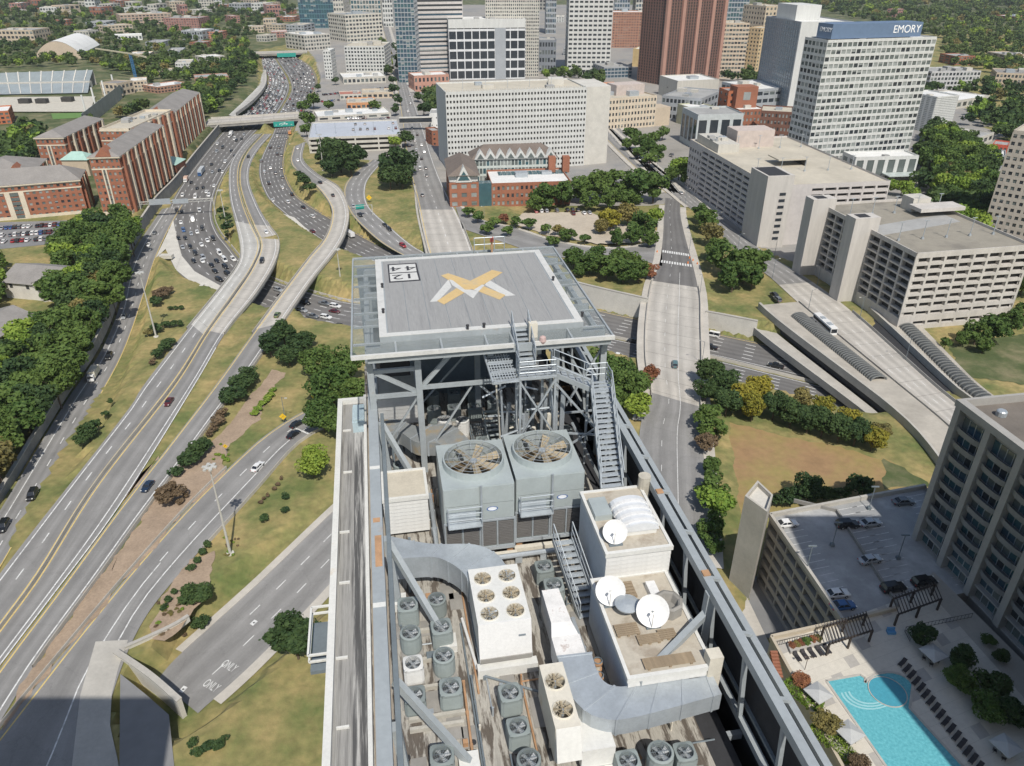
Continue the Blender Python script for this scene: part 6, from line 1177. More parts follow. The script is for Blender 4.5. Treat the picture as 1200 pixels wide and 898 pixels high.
# left of the freeway: brick apartment houses with slate roofs
def brick_block(label, fl, fr, yb, depth, cols, rows, indiv=0, flat=False, gables=0, lean=None):
    a, b, c, d, h = plan(fl, fr, yb, depth); t = thing('brick_apartments', (*(a+c)/2,0), label, 'apartment building', 'brick apartment houses beside the freeway'); f = Facade(); u = (b-a).normalized(); v = (d-a).normalized(); n = max(2, round(cols*depth/(b-a).length))
    f.side(a,b,0,h,cols,rows,.52,.52,.25,glass=(G_PALE,G_MID,G_DARK)); f.side(b,c,0,h,n,rows,.5,.5,.25,glass=(G_DARK,G_MID)); f.side(d,a,0,h,n,rows,.5,.5,.25,glass=(G_DARK,G_MID)); f.blank(c,d,0,h); f.build(t, B_BRICK, indiv)
    M_TRIM = mat('cream_trim',(.60,.53,.42),.8)
    for s, w, hh in ((.33,.16,h*.80),):
        L = (b-a).length; p = a+u*L*s-v*.35; q = MB(); q.prism([tuple(p),tuple(p+u*L*w*.28),tuple(p+u*L*w*.28+v*.35),tuple(p+v*.35)], 0, hh); p2 = p+u*L*w*.75; q.prism([tuple(p2),tuple(p2+u*L*w*.28),tuple(p2+u*L*w*.28+v*.35),tuple(p2+v*.35)], 0, hh); q.build('cream_bay', M_TRIM, t)
        q = MB(); p3 = p+u*L*w*.29; nn = rows
        for r in range(nn): z = r*hh/nn; q.prism([tuple(p3+v*.1),tuple(p3+u*L*w*.44+v*.1),tuple(p3+u*L*w*.44+v*.33),tuple(p3+v*.33)], z+.5, z+hh/nn-.2, bottom=True)
        q.build('bay_window', G_MID, t)
    for zz in (0, h*.80, h-.6):
        q = MB()
        for A, B_, o in ((a,b,-v*.18),(b,c,u*.18)): q.prism([tuple(A+o),tuple(B_+o),tuple(B_),tuple(A)], zz, zz+(1.6 if zz == 0 else .7), bottom=True)
        q.build('cream_band', M_TRIM, t)
    k = max(3, int(depth/7))
    for i in range(k):
        p = b.lerp(c,(i+.5)/k); q = MB(); q.prism([tuple(p),tuple(p+u*1.3),tuple(p+u*1.3+v*2.2),tuple(p+v*2.2)], 0, h+.4); q.build('bay_column', M_TRIM if i % 2 else B_BRICK, t)
    if flat:
        q = MB(); q.poly([(*p,h-.02) for p in (a,b,c,d)]); q.build('roof', R_TAN, t); q = MB()
        for p1, p2, o in ((a,b,v*.4),(b,c,-u*.4),(c,d,-v*.4),(d,a,u*.4)): q.prism([tuple(p1),tuple(p2),tuple(p2+o),tuple(p1+o)], h-.03, h+1.2)
        q.build('parapet', M_TRIM, t); roof_bits(t, a, b, c, d, h, 8, 5)
    else:
        q = MB(); q.prism([tuple(a-u*.7-v*.7),tuple(b+u*.7-v*.7),tuple(c+u*.7+v*.7),tuple(d-u*.7+v*.7)], h, h+.7, bottom=True); q.build('eaves', M_TRIM, t); q = MB(); hip(q, a, b, c, d, h+.7, min(6, (b-a).length*.22)); q.build('roof', R_SHINGLE, t)
        for i in range(gables):
            pm = a.lerp(b,(i+.5)/gables); w = 8; q = MB(); A = pm-u*w/2-v*.8; C = pm+u*w/2-v*.8; T_ = pm-v*.8; z = h+.8; q.poly([(*A,z),(*C,z),(*T_,z+4.5)]); e = v*min(9,depth*.5); q.quad((*A,z),(*T_,z+4.5),(*(T_+e),z+4.5),(*(A+e),z)); q.quad((*T_,z+4.5),(*C,z),(*(C+e),z),(*(T_+e),z+4.5)); q.build('gable', [B_BRICK], t)
    return t
brick_block('tall red brick apartments with cream bay, nearest the freeway wall', (104,186), (139,185), 252, 84, 6, 9, 54, gables=1)
brick_block('tall flat roofed red brick apartments behind the nearest tower', (116,153), (152,153), 215, 64, 6, 10, 0, flat=True)
brick_block('far red brick apartment tower by the overpass', (165,137), (200,136), 182, 100, 6, 9, 54, gables=1)
brick_block('red brick apartments left of the green roofed courtyard', (41,163), (74,162.5), 204, 62, 6, 6, 36, gables=0)
brick_block('long low red brick apartments facing the car park', (-45,223), (93,212), 262, 22, 18, 6, 100)
brick_block('brick apartments with gables at the left edge of the view', (-40,208), (38,203), 232, 34, 8, 5, 0, gables=2)
t = thing('courtyard_pavilion', U(92,188,0), 'small courtyard pavilion with pale green copper roof', 'pavilion'); q = MB(); p = U(92,185,10); q.prism([(p.x-8,p.y-6),(p.x+8,p.y-6),(p.x+8,p.y+6),(p.x-8,p.y+6)], 0, 10); q.build('wall', B_BEIGE, t); q = MB(); hip(q, Vector((p.x-8,p.y-6)), Vector((p.x+8,p.y-6)), Vector((p.x+8,p.y+6)), Vector((p.x-8,p.y+6)), 10, 4); q.build('roof', R_GREEN, t)
t = thing('courtyard_pavilion', U(199,192,0), 'green roofed entrance pavilion beside the freeway wall', 'pavilion'); p = U(200,190,5); q = MB(); q.prism([(p.x-6,p.y-8),(p.x+6,p.y-8),(p.x+6,p.y+8),(p.x-6,p.y+8)], 0, 5); q.build('wall', B_BRICK, t); q = MB(); hip(q, Vector((p.x-6,p.y-8)), Vector((p.x+6,p.y-8)), Vector((p.x+6,p.y+8)), Vector((p.x-6,p.y+8)), 5, 3); q.build('roof', R_GREEN, t)
# house with grey shingle roofs in the woodland
def house(label, pts, z, hh, m=R_SHINGLE, rz=0):
    P = [U(x,y,z) for x,y in pts]; a = Vector(P[0][:2]); b = Vector(P[1][:2]); u = (b-a).normalized(); v = Vector((-u.y,u.x)); dep = (Vector(P[2][:2])-b).dot(v); c = b+v*dep; d = a+v*dep; t = thing('house', (*(a+c)/2,0), label, 'house'); q = MB(); q.prism([tuple(x) for x in (a,b,c,d)], 0, z); q.build('wall', mat('cream_clapboard',(.58,.56,.52),.8), t)
    q = MB(); A, B_, C, D_ = a-u-v, b+u-v, c+u+v, d-u+v; r0, r1 = A.lerp(D_,.5), B_.lerp(C,.5)
    q.quad((*A,z),(*B_,z),(*r1,z+hh),(*r0,z+hh)); q.quad((*C,z),(*D_,z),(*r0,z+hh),(*r1,z+hh)); q.build('roof', m, t); q = MB(); q.poly([(*A.lerp(B_,.02),z),(*r0.lerp(r1,.02),z+hh-.1),(*D_.lerp(C,.02),z)]); q.poly([(*B_.lerp(A,.02),z),(*C.lerp(D_,.02),z),(*r1.lerp(r0,.02),z+hh-.1)]); q.build('gable_end', mat('cream_clapboard',(.58,.56,.52)), t)
    for i in range(3):
        p = a.lerp(b,(i+.5)/3)-v*.03; q = MB(); q.prism([tuple(p-u*.7-v*.04),tuple(p+u*.7-v*.04),tuple(p+u*.7+v*.03),tuple(p-u*.7+v*.03)], z-2.4, z-.8, bottom=True); q.build('window', G_DARK, t)
    return t
house('grey shingle house wing with white gable, deep in the woodland', [(2,330),(60,335),(50,310)], 7, 4); house('lower grey shingle wing of the house among trees', [(-5,396),(42,372),(66,330)], 6, 3.5); house('small grey shingle annex beside woodland house', [(48,338),(66,332),(68,325)], 6, 2.5); house('white garden house at the far left below the woodland', [(-22,434),(6,430),(8,416)], 4, 2)
# ---- stadium
t = thing('stadium', U(60,115,0), 'open stadium with grey tiers of seats and white concourse', 'stadium'); M_SEAT = mat('grey_seats', (.30,.34,.36), .7, var=.2, scale=.05); 
def stand(bl, br, tl, tr, n, z0, z1, label):
    A, B_ = U(*bl,z0), U(*br,z0); C, D_ = U(*tl,z1), U(*tr,z1); q = MB()
    for i in range(n):
        p0, p1 = A.lerp(C,i/n), B_.lerp(D_,i/n); q0, q1 = A.lerp(C,(i+1)/n), B_.lerp(D_,(i+1)/n); z = Vector((0,0,(z1-z0)/n)); q0b = Vector((q0.x,q0.y,p0.z+z.z)); q1b = Vector((q1.x,q1.y,p1.z+z.z)); p0b = p0+z; p1b = p1+z
        q.quad(p0,p1,p1b,p0b); q.quad(p0b,p1b,q1b,q0b)
    q.build(label, M_SEAT, t, kind='stuff')
    for i in range(9):
        s = (i+.5)/9; p0 = A.lerp(B_,s)+Vector((0,0,.6)); p1 = C.lerp(D_,s)+Vector((0,0,.6)); q = MB(); q.beam(p0,p1,1.0,.2); q.build('stair_aisle', M_CONL, t)
    q = MB(); q.quad(C,D_,Vector((D_.x,D_.y,0)),Vector((C.x,C.y,0))); q.build('back_wall', M_CON, t)
stand((-10,97),(105,95),(-14,86),(109,82), 18, 6, 15, 'upper_tier'); stand((-6,111),(103,109),(-10,99),(105,97), 14, 1, 5, 'lower_tier'); stand((104,138),(148,107),(95,134),(140,100), 14, 2, 12, 'side_tier')
q = MB(); A, B_ = U(-10,98.5,5), U(106,96.5,5); q.prism([(A.x,A.y-2),(B_.x,B_.y-2),(B_.x,B_.y+3),(A.x,A.y+3)], 0, 6); q.build('concourse', B_PALE, t); q = MB(); q.poly([U(-5,131,1), U(105,131,1), U(112,113,1), U(-5,114,1)]); q.build('concourse_deck', mat('pale_concourse',(.50,.47,.40),.85), t); q = MB(); q.poly([U(62,140,.3),U(98,138,.3),U(104,132,.3),U(60,133,.3)]); q.build('pitch', mat('turf_pitch',(.12,.22,.06),.9), t)
for x, y in ((30,121),(50,121),(80,119)): q = MB(); p = U(x,y,1); q.box(p.x-5,p.x+5,p.y-3,p.y+3,1,5); q.build('vomitory', G_VOID, t)
for x, y in ((101,134),(112,124),(124,115),(135,107)): q = MB(); p = U(x,y,0); q.cyl(p,p+Vector((0,0,16)),.8,n=8); q.build('stand_pylon', R_WHITE, t)
# ---- arched hall, crane
t = thing('arched_hall', U(75,66,0), 'white arched roof sports hall among campus trees', 'hall'); A = U(44,67,2); Bq = U(95,67,2); a = Vector(A[:2]); b = Vector(Bq[:2]); u = (b-a).normalized(); dv = Vector(U(118,56,2)[:2])-b; n = 18; L = (b-a).length; arc = lambda s: (a+u*L*s, 6+16*math.sin(math.pi*min(max(s,0),1))**.8); q = MB()
for i in range(n):
    (p0, z0), (p1, z1) = arc(i/n), arc((i+1)/n); q.quad((*p0,z0),(*p1,z1),(*(p1+dv),z1),(*(p0+dv),z0))
q.build('roof', R_WHITE, t); q = MB(); q.poly([(*a,0)]+[(*arc(i/n)[0],arc(i/n)[1]-.3) for i in range(n+1)]+[(*b,0)]); q.build('end_wall', B_TANBAND, t); q = MB(); q.quad((*b,0),(*(b+dv),0),(*(b+dv),6),(*b,6)); q.build('side_wall', G_TEAL, t)
t = thing('tower_crane', U(160,96,0), 'blue tower crane with pale jib over the campus', 'crane'); p = U(160,96,0); h = hgt((160,96), 63); q = MB()
for s in ((-1,-1),(1,-1),(1,1),(-1,1)): q.cyl((p.x+s[0],p.y+s[1],0),(p.x+s[0],p.y+s[1],h),.25,n=5)
for i in range(14): z = h*i/14; q.beam((p.x-1,p.y-1,z),(p.x+1,p.y-1,z+h/14),.2,.2); q.beam((p.x+1,p.y-1,z),(p.x+1,p.y+1,z+h/14),.2,.2)
q.build('mast', mat('crane_blue',(.06,.20,.42),.5), t); e0 = U(112,57,h); e1 = U(171,67,h); q = MB(); q.beam(Vector((p.x,p.y,h)),e0,1.2,1.4); q.beam(Vector((p.x,p.y,h)),e1,1.2,1.4); q.build('jib', mat('crane_cream',(.55,.50,.36),.6), t)
# ---- mid distance: parking deck, shops, condos, towers along the avenue
t, a, b, c, d, h = BB('parking_deck','low parking deck with pale blue roof beside the slip road',(361,163),(470,159),180,58,B_PALE,mat('pale_blue_deck',(.42,.45,.50),.85,var=.12,scale=.05),4,3,3,fx=.06,fz=.45,glass=(G_VOID,),dep=1.5,indiv=12,units=0,pname='parking_bay'); garage_bits(t,a,b,c,d,h,5)
BB('shop_building','orange trimmed shop with pale roof beyond the parking deck',(406,122),(440,121),129,30,mat('orange_trim',(.55,.28,.14),.8),R_TAN,6,1,3,fx=.3,fz=.5,units=4)
BB('shop_building','long pale flat shop roof behind the parking deck',(372,138),(458,133),142,30,B_PALE,R_WHITE,6,1,3,units=5)
BB('shop_building','red roofed shop row along the avenue',(398,112),(424,111),117,22,B_PALE,mat('red_flat_roof',(.38,.16,.12),.9),5,1,2,units=2)
BB('shop_building','pale low shop with dark awning by the avenue',(424,110),(461,109),116,26,B_BEIGE,R_TAN,6,1,2,units=3)
BB('condo_block','white condominium block of eight floors above a street',(403,55),(450,55),88,50,B_WHITE,R_TAN,13,8,10,fx=.4,fz=.45,units=4)
BB('condo_block','slim white condominium tower left of the white block',(378,60),(387,60),93,25,B_WHITE,R_WHITE,3,8,4,fx=.5,fz=.5,units=1)
BB('condo_block','white and yellow condominium tower further up the avenue',(404,18),(447,16),50,60,mat('ivory_wall',(.56,.53,.46),.8),R_GREY,11,7,8,fx=.3,fz=.45,units=3)
BB('low_building','pale stepped office block above the freeway bend',(356,42),(386,40),60,60,B_PALE,R_WHITE,9,4,6,units=4)
BB('low_building','white flat shops below the slim condominium',(402,92),(452,90),99,40,B_PALE,R_WHITE,10,1,4,units=4)
BB('glass_tower','dark teal glass tower above the freeway bend',(350,12),(391,12),33,70,mat('teal_frame',(.10,.20,.24),.5),R_GREY,14,12,8,z1=100,fx=.1,fz=.18,glass=(G_TEAL,G_BLUE),units=0)
BB('office_tower','grey beige slab right of the teal glass tower',(391,12),(403,12),36,60,B_PALE,R_GREY,4,10,8,z1=80,units=0)
BB('office_tower','pale glass tower at the end of the avenue',(411,5),(446,5),22,60,B_PALE,R_GREY,10,10,6,z1=95,fx=.25,fz=.3,glass=(G_TEAL,G_MID),units=0)
BB('office_tower','blue glass tower left of the banded tower',(464,42),(487,42),98,40,B_GREY,R_GREY,6,24,10,z1=105,fx=.15,fz=.2,glass=(G_BLUE,G_TEAL),units=0)
BB('office_tower','white slab far up the avenue',(448,10),(460,10),32,60,B_WHITE,R_GREY,4,12,6,z1=100,units=0)
BB('shop_building','low salmon brick building at foot of the banded tower',(485,90),(526,88),108,26,mat('salmon_brick',(.45,.25,.19),.9),R_WHITE,9,2,4,fx=.5,fz=.5,units=2)
BB('shop_building','white plant building left of the precast block',(503,134),(514,134),152,20,R_WHITE,R_GREY,2,2,2,fx=.8,fz=.8,units=1)
BB('shop_building','small brick building under the street footbridge',(506,155),(517,154),172,14,B_BRICK,R_GREY,2,3,2,fx=.6,fz=.6,units=0)
t = thing('footbridge', U(488,152,0), 'dark covered footbridge crossing the avenue', 'footbridge'); A = U(468,144,7); Bq = U(506,143,7); q = MB(); q.beam(A,Bq,4,.5); q.build('deck', M_CON, t); q = MB(); q.beam(A+Vector((0,0,2)),Bq+Vector((0,0,2)),3.6,3.0); q.build('glazing', G_DARK, t); q = MB(); q.beam(A+Vector((0,0,3.8)),Bq+Vector((0,0,3.8)),4.2,.5); q.build('roof', M_CONL, t)
# ---- right edge and beyond
BB('office_tower','beige office tower of square windows at the right edge',(1187,155),(1262,164),285,30,mat('warm_grey_precast',(.42,.38,.33),.85),R_TAN,9,16,6,fx=.45,fz=.5,indiv=100,units=0)
BB('lattice_building','white latticed block beside the park trees',(1098,115),(1124,113),156,30,B_WHITE,R_WHITE,18,20,6,fx=.35,fz=.5,glass=(G_PALE,),units=1)
BB('lattice_building','glass and white wing left of the latticed block',(1078,112),(1097,115),150,26,B_WHITE,R_GREY,5,7,4,fx=.2,fz=.3,glass=(G_BLUE,G_DARK),units=1)
BB('condo_block','row of black and white condominiums before the forest',(1092,85),(1150,84),106,34,mat('pale_grey_cladding',(.48,.48,.48),.8),R_GREY,14,4,5,fx=.35,fz=.4,units=5)
BB('condo_block','tan condominiums with grey roofs at the right edge',(1168,86),(1212,88),103,40,B_TANBAND,R_SHINGLE,10,3,5,units=3)
BB('low_building','long white roofed sheds below the condominiums',(1122,119),(1160,113),128,40,B_PALE,R_WHITE,6,1,3,units=4)
BB('low_building','pale flat roofed store behind the park trees',(1106,157),(1147,163),166,30,B_PALE,R_GREY,6,1,3,units=4)
BB('low_building','small red walled shop among trees',(1163,170),(1181,172),180,16,mat('bright_red_wall',(.50,.10,.06),.8),R_GREY,4,1,2,units=1)
BB('low_building','grey and white shed below the red shop',(1158,182),(1178,184),196,18,B_GREY,R_WHITE,3,1,2,units=1)
BB('campus_hall','red brick slab block on the campus hill',(191,22),(232,22),36,60,mat('rose_brick',(.36,.19,.16),.9),R_GREY,14,7,6,fx=.4,fz=.45,units=3)
BB('campus_hall','orange brick cube among the trees near the freeway',(242,38),(259,38),46,30,mat('coral_brick',(.48,.22,.15),.9),R_GREY,5,3,3,units=1)
BB('campus_hall','pale gabled hall with grey roof, far left',(-8,36),(38,36),52,50,B_BEIGE,R_GREY,10,3,6,units=2)
BB('campus_hall','brick and cream collegiate hall beyond the trees',(140,18),(200,16),30,50,mat('pale_brick',(.44,.33,.26),.9),R_TAN,14,4,6,units=4)
BB('campus_hall','white long pavilion behind the arched hall',(133,42),(166,41),48,24,R_WHITE,R_WHITE,8,1,3,units=0)
BB('campus_hall','tan collegiate hall with pale roof left of the rose block',(122,31),(155,29),41,30,B_BEIGE,R_TAN,8,3,3,units=2)
BB('campus_hall','brick and concrete dormitory beside the freeway trees',(228,92),(268,90),101,26,mat('rust_brick',(.38,.22,.16),.9),R_GREY,12,3,4,units=2)
BB('campus_hall','white roofed dormitory among the freeway trees',(238,68),(263,66),76,26,B_PALE,R_WHITE,8,2,4,units=1)
BB('campus_hall','low dormitory with grey and white roofs by the tower trees',(184,103),(222,98),110,26,mat('rust_brick',(.38,.22,.16),.9),R_WHITE,10,2,4,units=2)
BB('campus_hall','small grey church with pale walls beside the stadium',(117,98),(137,99),112,22,B_BEIGE,R_SHINGLE,4,2,4,units=0)
BB('campus_hall','pale concrete lab block beside the stadium stands',(152,96),(172,95),108,26,B_BEIGE,R_WHITE,5,3,3,units=2)
BB('campus_hall','orange brick block at the far left edge below the stadium',(-20,133),(10,131),147,30,B_ORANGE,R_WHITE,5,3,4,units=0)
rr = random.Random(11)
FAR = [(10,8),(36,4),(60,10),(85,5),(104,12),(128,4),(158,6),(185,3),(210,10),(232,4),(256,9),(282,3),(300,16),(320,6),(338,14),(270,22),(222,52),(150,66),(170,52),(196,62),(205,78),(185,86),(212,40),(285,34),(312,32),(335,33),(300,44),(60,26),(100,30),(86,40),(460,14),(640,22),(700,30),(730,46),(905,20),(660,60),(455,2),(640,4),(20,14),(46,12),(72,16),(98,3),(116,8),(142,12),(172,10),(198,7),(222,14),(246,3),(268,8),(294,8),(312,11),(328,22),(318,40),(340,48),(308,26),(290,18),(1190,22),(1178,68),(1120,70),(1040,14)]
for i, (x, y) in enumerate(FAR):
    w = rr.uniform(12,30)*(.6+.4*y/60); hh = rr.uniform(3,9)+(3 if y < 12 else 0); m = rr.choice([B_PALE,B_WHITE,B_BEIGE,B_TANBAND,B_BRICK,B_GREY,mat('rose_brick',(.36,.19,.16))])
    kind = {B_PALE:'pale concrete',B_WHITE:'white',B_BEIGE:'beige stone',B_TANBAND:'tan banded',B_BRICK:'red brick',B_GREY:'grey clad'}.get(m,'rose brick')
    BB('distant_building', '%s building of %s near the skyline, %s' % (kind, rr.choice(['two floors','three floors','several floors']), 'by the campus woods' if x < 350 else 'among the towers' if x < 950 else 'in the forest'), (x,y-hh*.4), (x+w,y-hh*.4+rr.uniform(-.6,.6)), y+hh*.8, rr.uniform(25,60), m, rr.choice([R_WHITE,R_TAN,R_GREY]), max(3,int(w/3)), rr.choice([2,3,3,4]), 3, units=2, group='distant buildings along the skyline')
for i, (x, w, top, yb, m) in enumerate(((470,14,-20,40,B_GREY),(500,22,-20,30,B_BLUE if False else B_PALE),(610,20,-20,30,B_WHITE),(640,12,-25,40,B_GREY),(720,18,-10,25,B_GREY),(745,20,-12,25,B_PALE),(455,8,-12,18,B_BEIGE))):
    BB('office_tower', ['grey tower crossing the top edge beside the avenue','pale tower behind the banded tower at the top edge','white tower behind the fine window tower','slim grey tower between the white towers','glassy grey tower behind the brown hotel','pale tower behind the hotel roof','tiny beige tower closing the avenue view'][i], (x,9), (x+w,9), yb, 50, m, R_GREY, 6, 12, 4, z1=100+i, fx=.25, fz=.35, glass=(G_BLUE,G_DARK,G_MID), units=0)
# ---- station on the bridge street: side decks, canopies
def strip(r, f0, f1, i0, i1, dz, th, name, m, parent=None, n=18):
    i0, i1 = sorted((r.row(i0), r.row(i1))); q = MB(); ds = np.linspace(i0*r.len[-1], i1*r.len[-1], n)
    for a_, c_ in zip(ds[:-1], ds[1:]):
        P_ = [r.pos(f0,a_)[0], r.pos(f1,a_)[0], r.pos(f1,c_)[0], r.pos(f0,c_)[0]]; q.hexa([p+Vector((0,0,dz-th)) for p in P_]+[p+Vector((0,0,dz)) for p in P_])
    return q.build(name, m, parent)
st = thing('transit_station', tuple(R8.pos(.5,.28*R8.len[-1])[0]), 'concrete transit station straddling the freeway with two ribbed roof canopies', 'station')
MSD = mat('station_deck',(.40,.37,.32),.9,var=.3,scale=.1)
strip(R8,-.98,-.02,545,352,.5,1.6,'side_deck',MSD,st); strip(R8,-1.04,-.98,545,352,1.6,2.7,'edge_wall',M_CON,st); strip(R8,-.975,-.955,545,356,-1.15,2.3,'shade_slot',M_BLACK,st); strip(R8,-1.45,-1.05,545,372,-3.4,1.0,'lower_ledge',M_CON,st); strip(R8,-1.50,-1.45,545,372,-2.2,2.6,'edge_wall',M_CON,st); strip(R8,-1.30,-1.05,545,372,-4.5,4.0,'shade_undercroft',M_BLACK,st)  # black slot and undercroft put the station's shaded side into the colour
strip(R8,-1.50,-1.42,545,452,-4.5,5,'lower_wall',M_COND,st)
strip(R8,1.02,1.40,545,372,-.9,5,'shade_cutting',M_BLACK,st); strip(R8,1.40,1.46,560,368,1.6,4.0,'edge_wall',M_CON,st); strip(R8,1.46,2.25,560,378,.6,1.6,'side_deck',MSD,st)  # black cutting is the pit's shade painted on a solid strip
def canopy(f, i0, i1, w, label):
    t = st; i0, i1 = sorted((R8.row(i0), R8.row(i1))); ds = np.linspace(i0*R8.len[-1], i1*R8.len[-1], 44); q = MB(); n = 7
    for a_, c_ in zip(ds[:-1], ds[1:]):
        p, h1 = R8.pos(f,a_); p2, h2 = R8.pos(f,c_); n1 = Vector((-math.sin(h1),math.cos(h1),0)); n2 = Vector((-math.sin(h2),math.cos(h2),0))
        for k in range(n):
            t0, t1 = math.pi*k/n, math.pi*(k+1)/n; F = lambda pp, nn, tt: pp+nn*(w*math.cos(tt))+Vector((0,0,.7+w*.5*math.sin(tt))); q.quad(F(p,n1,t0),F(p2,n2,t0),F(p2,n2,t1),F(p,n1,t1))
    q.build('canopy_shell', mat('canopy_grille',(.065,.07,.07),.6,var=.3,scale=.6), t)
    for a_ in ds[::1]:
        p, h1 = R8.pos(f,a_); n1 = Vector((-math.sin(h1),math.cos(h1),0)); q = MB()
        for k in range(6):
            t0, t1 = math.pi*k/6, math.pi*(k+1)/6; F = lambda tt: p+n1*((w+.12)*math.cos(tt))+Vector((0,0,.7+(w+.12)*.5*math.sin(tt))); q.beam(F(t0),F(t1),.4,.3)
        q.build('canopy_rib', mat('canopy_rib_paint',(.19,.195,.19),.6), t)
canopy(-.40,444,366,2.7,'left'); canopy(1.85,520,382,2.7,'right')
barrier(R8, 0.0, 540, 350, 'low wall between the station street and its west deck', h=1.0, off=.0)
barrier(R8, 1.0, 540, 372, 'low wall between the station street and dark cutting', h=1.0, off=.1)
# ---- neighbours outside the frame: their shade falls into the picture
def neighbour(label, x0, x1, y0, y1, h):
    t = thing('neighbour_tower', ((x0+x1)/2,(y0+y1)/2,0), label, 'apartment tower'); f = Facade()
    for A, B_ in (((x0,y0),(x1,y0)),((x1,y0),(x1,y1)),((x1,y1),(x0,y1)),((x0,y1),(x0,y0))): f.side(A,B_,0,h,8,int(h/3.4),.25,.35,.4,glass=(G_DARK,G_TEAL))
    f.build(t, B_TOWER); q = MB(); q.poly([(x0,y0,h),(x1,y0,h),(x1,y1,h),(x0,y1,h)]); q.build('roof', R_GREY, t)
neighbour('tall neighbouring apartment tower behind the camera on the right', 73, 130, 30, 60, 102)
neighbour('neighbouring apartment tower behind the camera on the left', -73, -44, -22, 18, 99)
# ================================================================== pool terrace
ZT = 18.0
def PX(x, y, dz=0.0): p = U(x, y, ZT); return Vector((p.x, p.y, ZT+dz))
M_TERR = mat('cream_paving', (.58,.545,.475), .8, var=.10, scale=.15); M_TERR2 = mat('grey_paving', (.40,.38,.35), .8, var=.12, scale=.2)
DK = [(903,749),(985,731),(1050,715),(1094,670),(1225,800),(1300,1000),(1040,1000)]
t = thing('pool_terrace', tuple(PX(1030,800)), 'cream paved pool terrace on a podium, lower right', 'terrace'); P = [PX(x,y) for x,y in DK]
q = MB(); q.prism([(p.x,p.y) for p in P], 0, ZT); q.build('podium', mat('podium_wall',(.40,.37,.32),.85,var=.15,scale=.15), t)
nt = 13; c0, c1, c2, c3 = PX(908,755), PX(1090,690), PX(1215,800), PX(1046,985)   # paving slabs laid in a grid
us = (c1-c0); vs = (c3-c0); tm = MB(); slab_n = 0
for i in range(17):
    for j in range(15):
        p = c0+us*((i+.5)/17*.98)+vs*((j+.5)/15); q = MB(); uu = us/17*.985/2; vv = vs/15*.985/2
        q.quad(p-uu-vv+Vector((0,0,.004)), p+uu-vv+Vector((0,0,.004)), p+uu+vv+Vector((0,0,.004)), p-uu+vv+Vector((0,0,.004))); q.build('paving_slab', M_TERR if (i*7+j*3) % 11 else M_TERR2, t)
q = MB()
for x, y in (((903,749),(1040,1000)),((903,749),(985,731)),((985,731),(1050,715))): a_, b_ = PX(*x), PX(*y); q.beam(a_+Vector((0,0,.4)), b_+Vector((0,0,.4)), .5, .9)
q.build('parapet', mat('tan_parapet',(.46,.40,.31),.85,var=.1,scale=.3), t)
M_WATER = mat('pool_water', (.10,.37,.43), .08, var=.10, scale=2.2, col2=(.15,.46,.51), c2=(.35,.65), bump=.12, bscale=3, spec=.5, fine=.06); M_TUB = mat('tub_water', (.07,.31,.40), .08, var=.15, scale=2, bump=.1, bscale=3); M_COPE = mat('pool_coping', (.44,.42,.38), .7, var=.2, scale=1); M_STEPW = mat('pool_step_tile', (.30,.55,.58), .3, var=.1)
pool = thing('swimming_pool', tuple(PX(1040,850)), 'turquoise swimming pool with curved shallow steps', 'pool')
pp = [(968,798),(1008,791),(1014,795)]+[(1039-31*math.cos(t_)+2, 812-24*math.sin(t_)) for t_ in np.linspace(.5,2.75,10)]+[(1066,830),(1130,900),(1195,985),(1100,985),(1038,898)]
Pw = [PX(x,y,.02) for x,y in pp]; q = MB(); q.poly(Pw); q.build('water', M_WATER, pool)
q = MB()
for i in range(len(Pw)): q.beam(Pw[i]+Vector((0,0,.03)), Pw[(i+1)%len(Pw)]+Vector((0,0,.03)), .38, .12)
q.build('coping', M_COPE, pool)
for k, r in enumerate((1.0, .88, .76)):
    q = MB(); A_ = [PX(1026+(36*r)*math.cos(t_)-6, 810+(26*r)*math.sin(t_)-4, .026+k*.004) for t_ in np.linspace(.25,2.9,14)]; B_ = [PX(1026+(36*r-2.2)*math.cos(t_)-6, 810+(26*r-1.8)*math.sin(t_)-4, .026+k*.004) for t_ in np.linspace(.25,2.9,14)]
    for i in range(13): q.quad(A_[i],A_[i+1],B_[i+1],B_[i])
    q.build('pool_step', M_STEPW, pool)
tub = thing('spa_tub', tuple(PX(1040,811)), 'round dark blue spa tub at the head of the pool', 'spa'); ct = PX(1040,811); r_ = (PX(1062,811)-ct).length
q = MB(); q.lathe(tuple(ct), [(0,.10),(r_*.93,.10)], 28); q.build('water', M_TUB, tub); q = MB(); q.lathe(tuple(ct), [(r_*.93,.0),(r_*.93,.13),(r_*.98,.13),(r_*.98,0)], 28); q.build('rim', M_COPE, tub)
# sun loungers
M_LOUN = mat('dark_lounger', (.035,.032,.035), .7); M_LFR = mat('lounger_frame', (.08,.06,.05), .6)
def lounger(p, rz, label, group):
    t = thing('sun_lounger', tuple(p), label, 'sun lounger', group); x, y, z = p
    q = MB(); q.box(x-.33,x+.33,y-.95,y+.35,z+.30,z+.38); q.build('seat', M_LOUN, t); q = MB(); q.hexa([(x-.33,y+.36,z+.30),(x+.33,y+.36,z+.30),(x+.33,y+.95,z+.62),(x-.33,y+.95,z+.62),(x-.33,y+.34,z+.38),(x+.33,y+.34,z+.38),(x+.33,y+.92,z+.70),(x-.33,y+.92,z+.70)]); q.build('backrest', M_LOUN, t)
    for sx in (-.28,.28):
        for sy in (-.85,.3): q = MB(); q.box(x+sx-.03,x+sx+.03,y+sy-.03,y+sy+.03,z,z+.30); q.build('leg', M_LFR, t)
    t.rotation_euler = (0,0,rz); return t
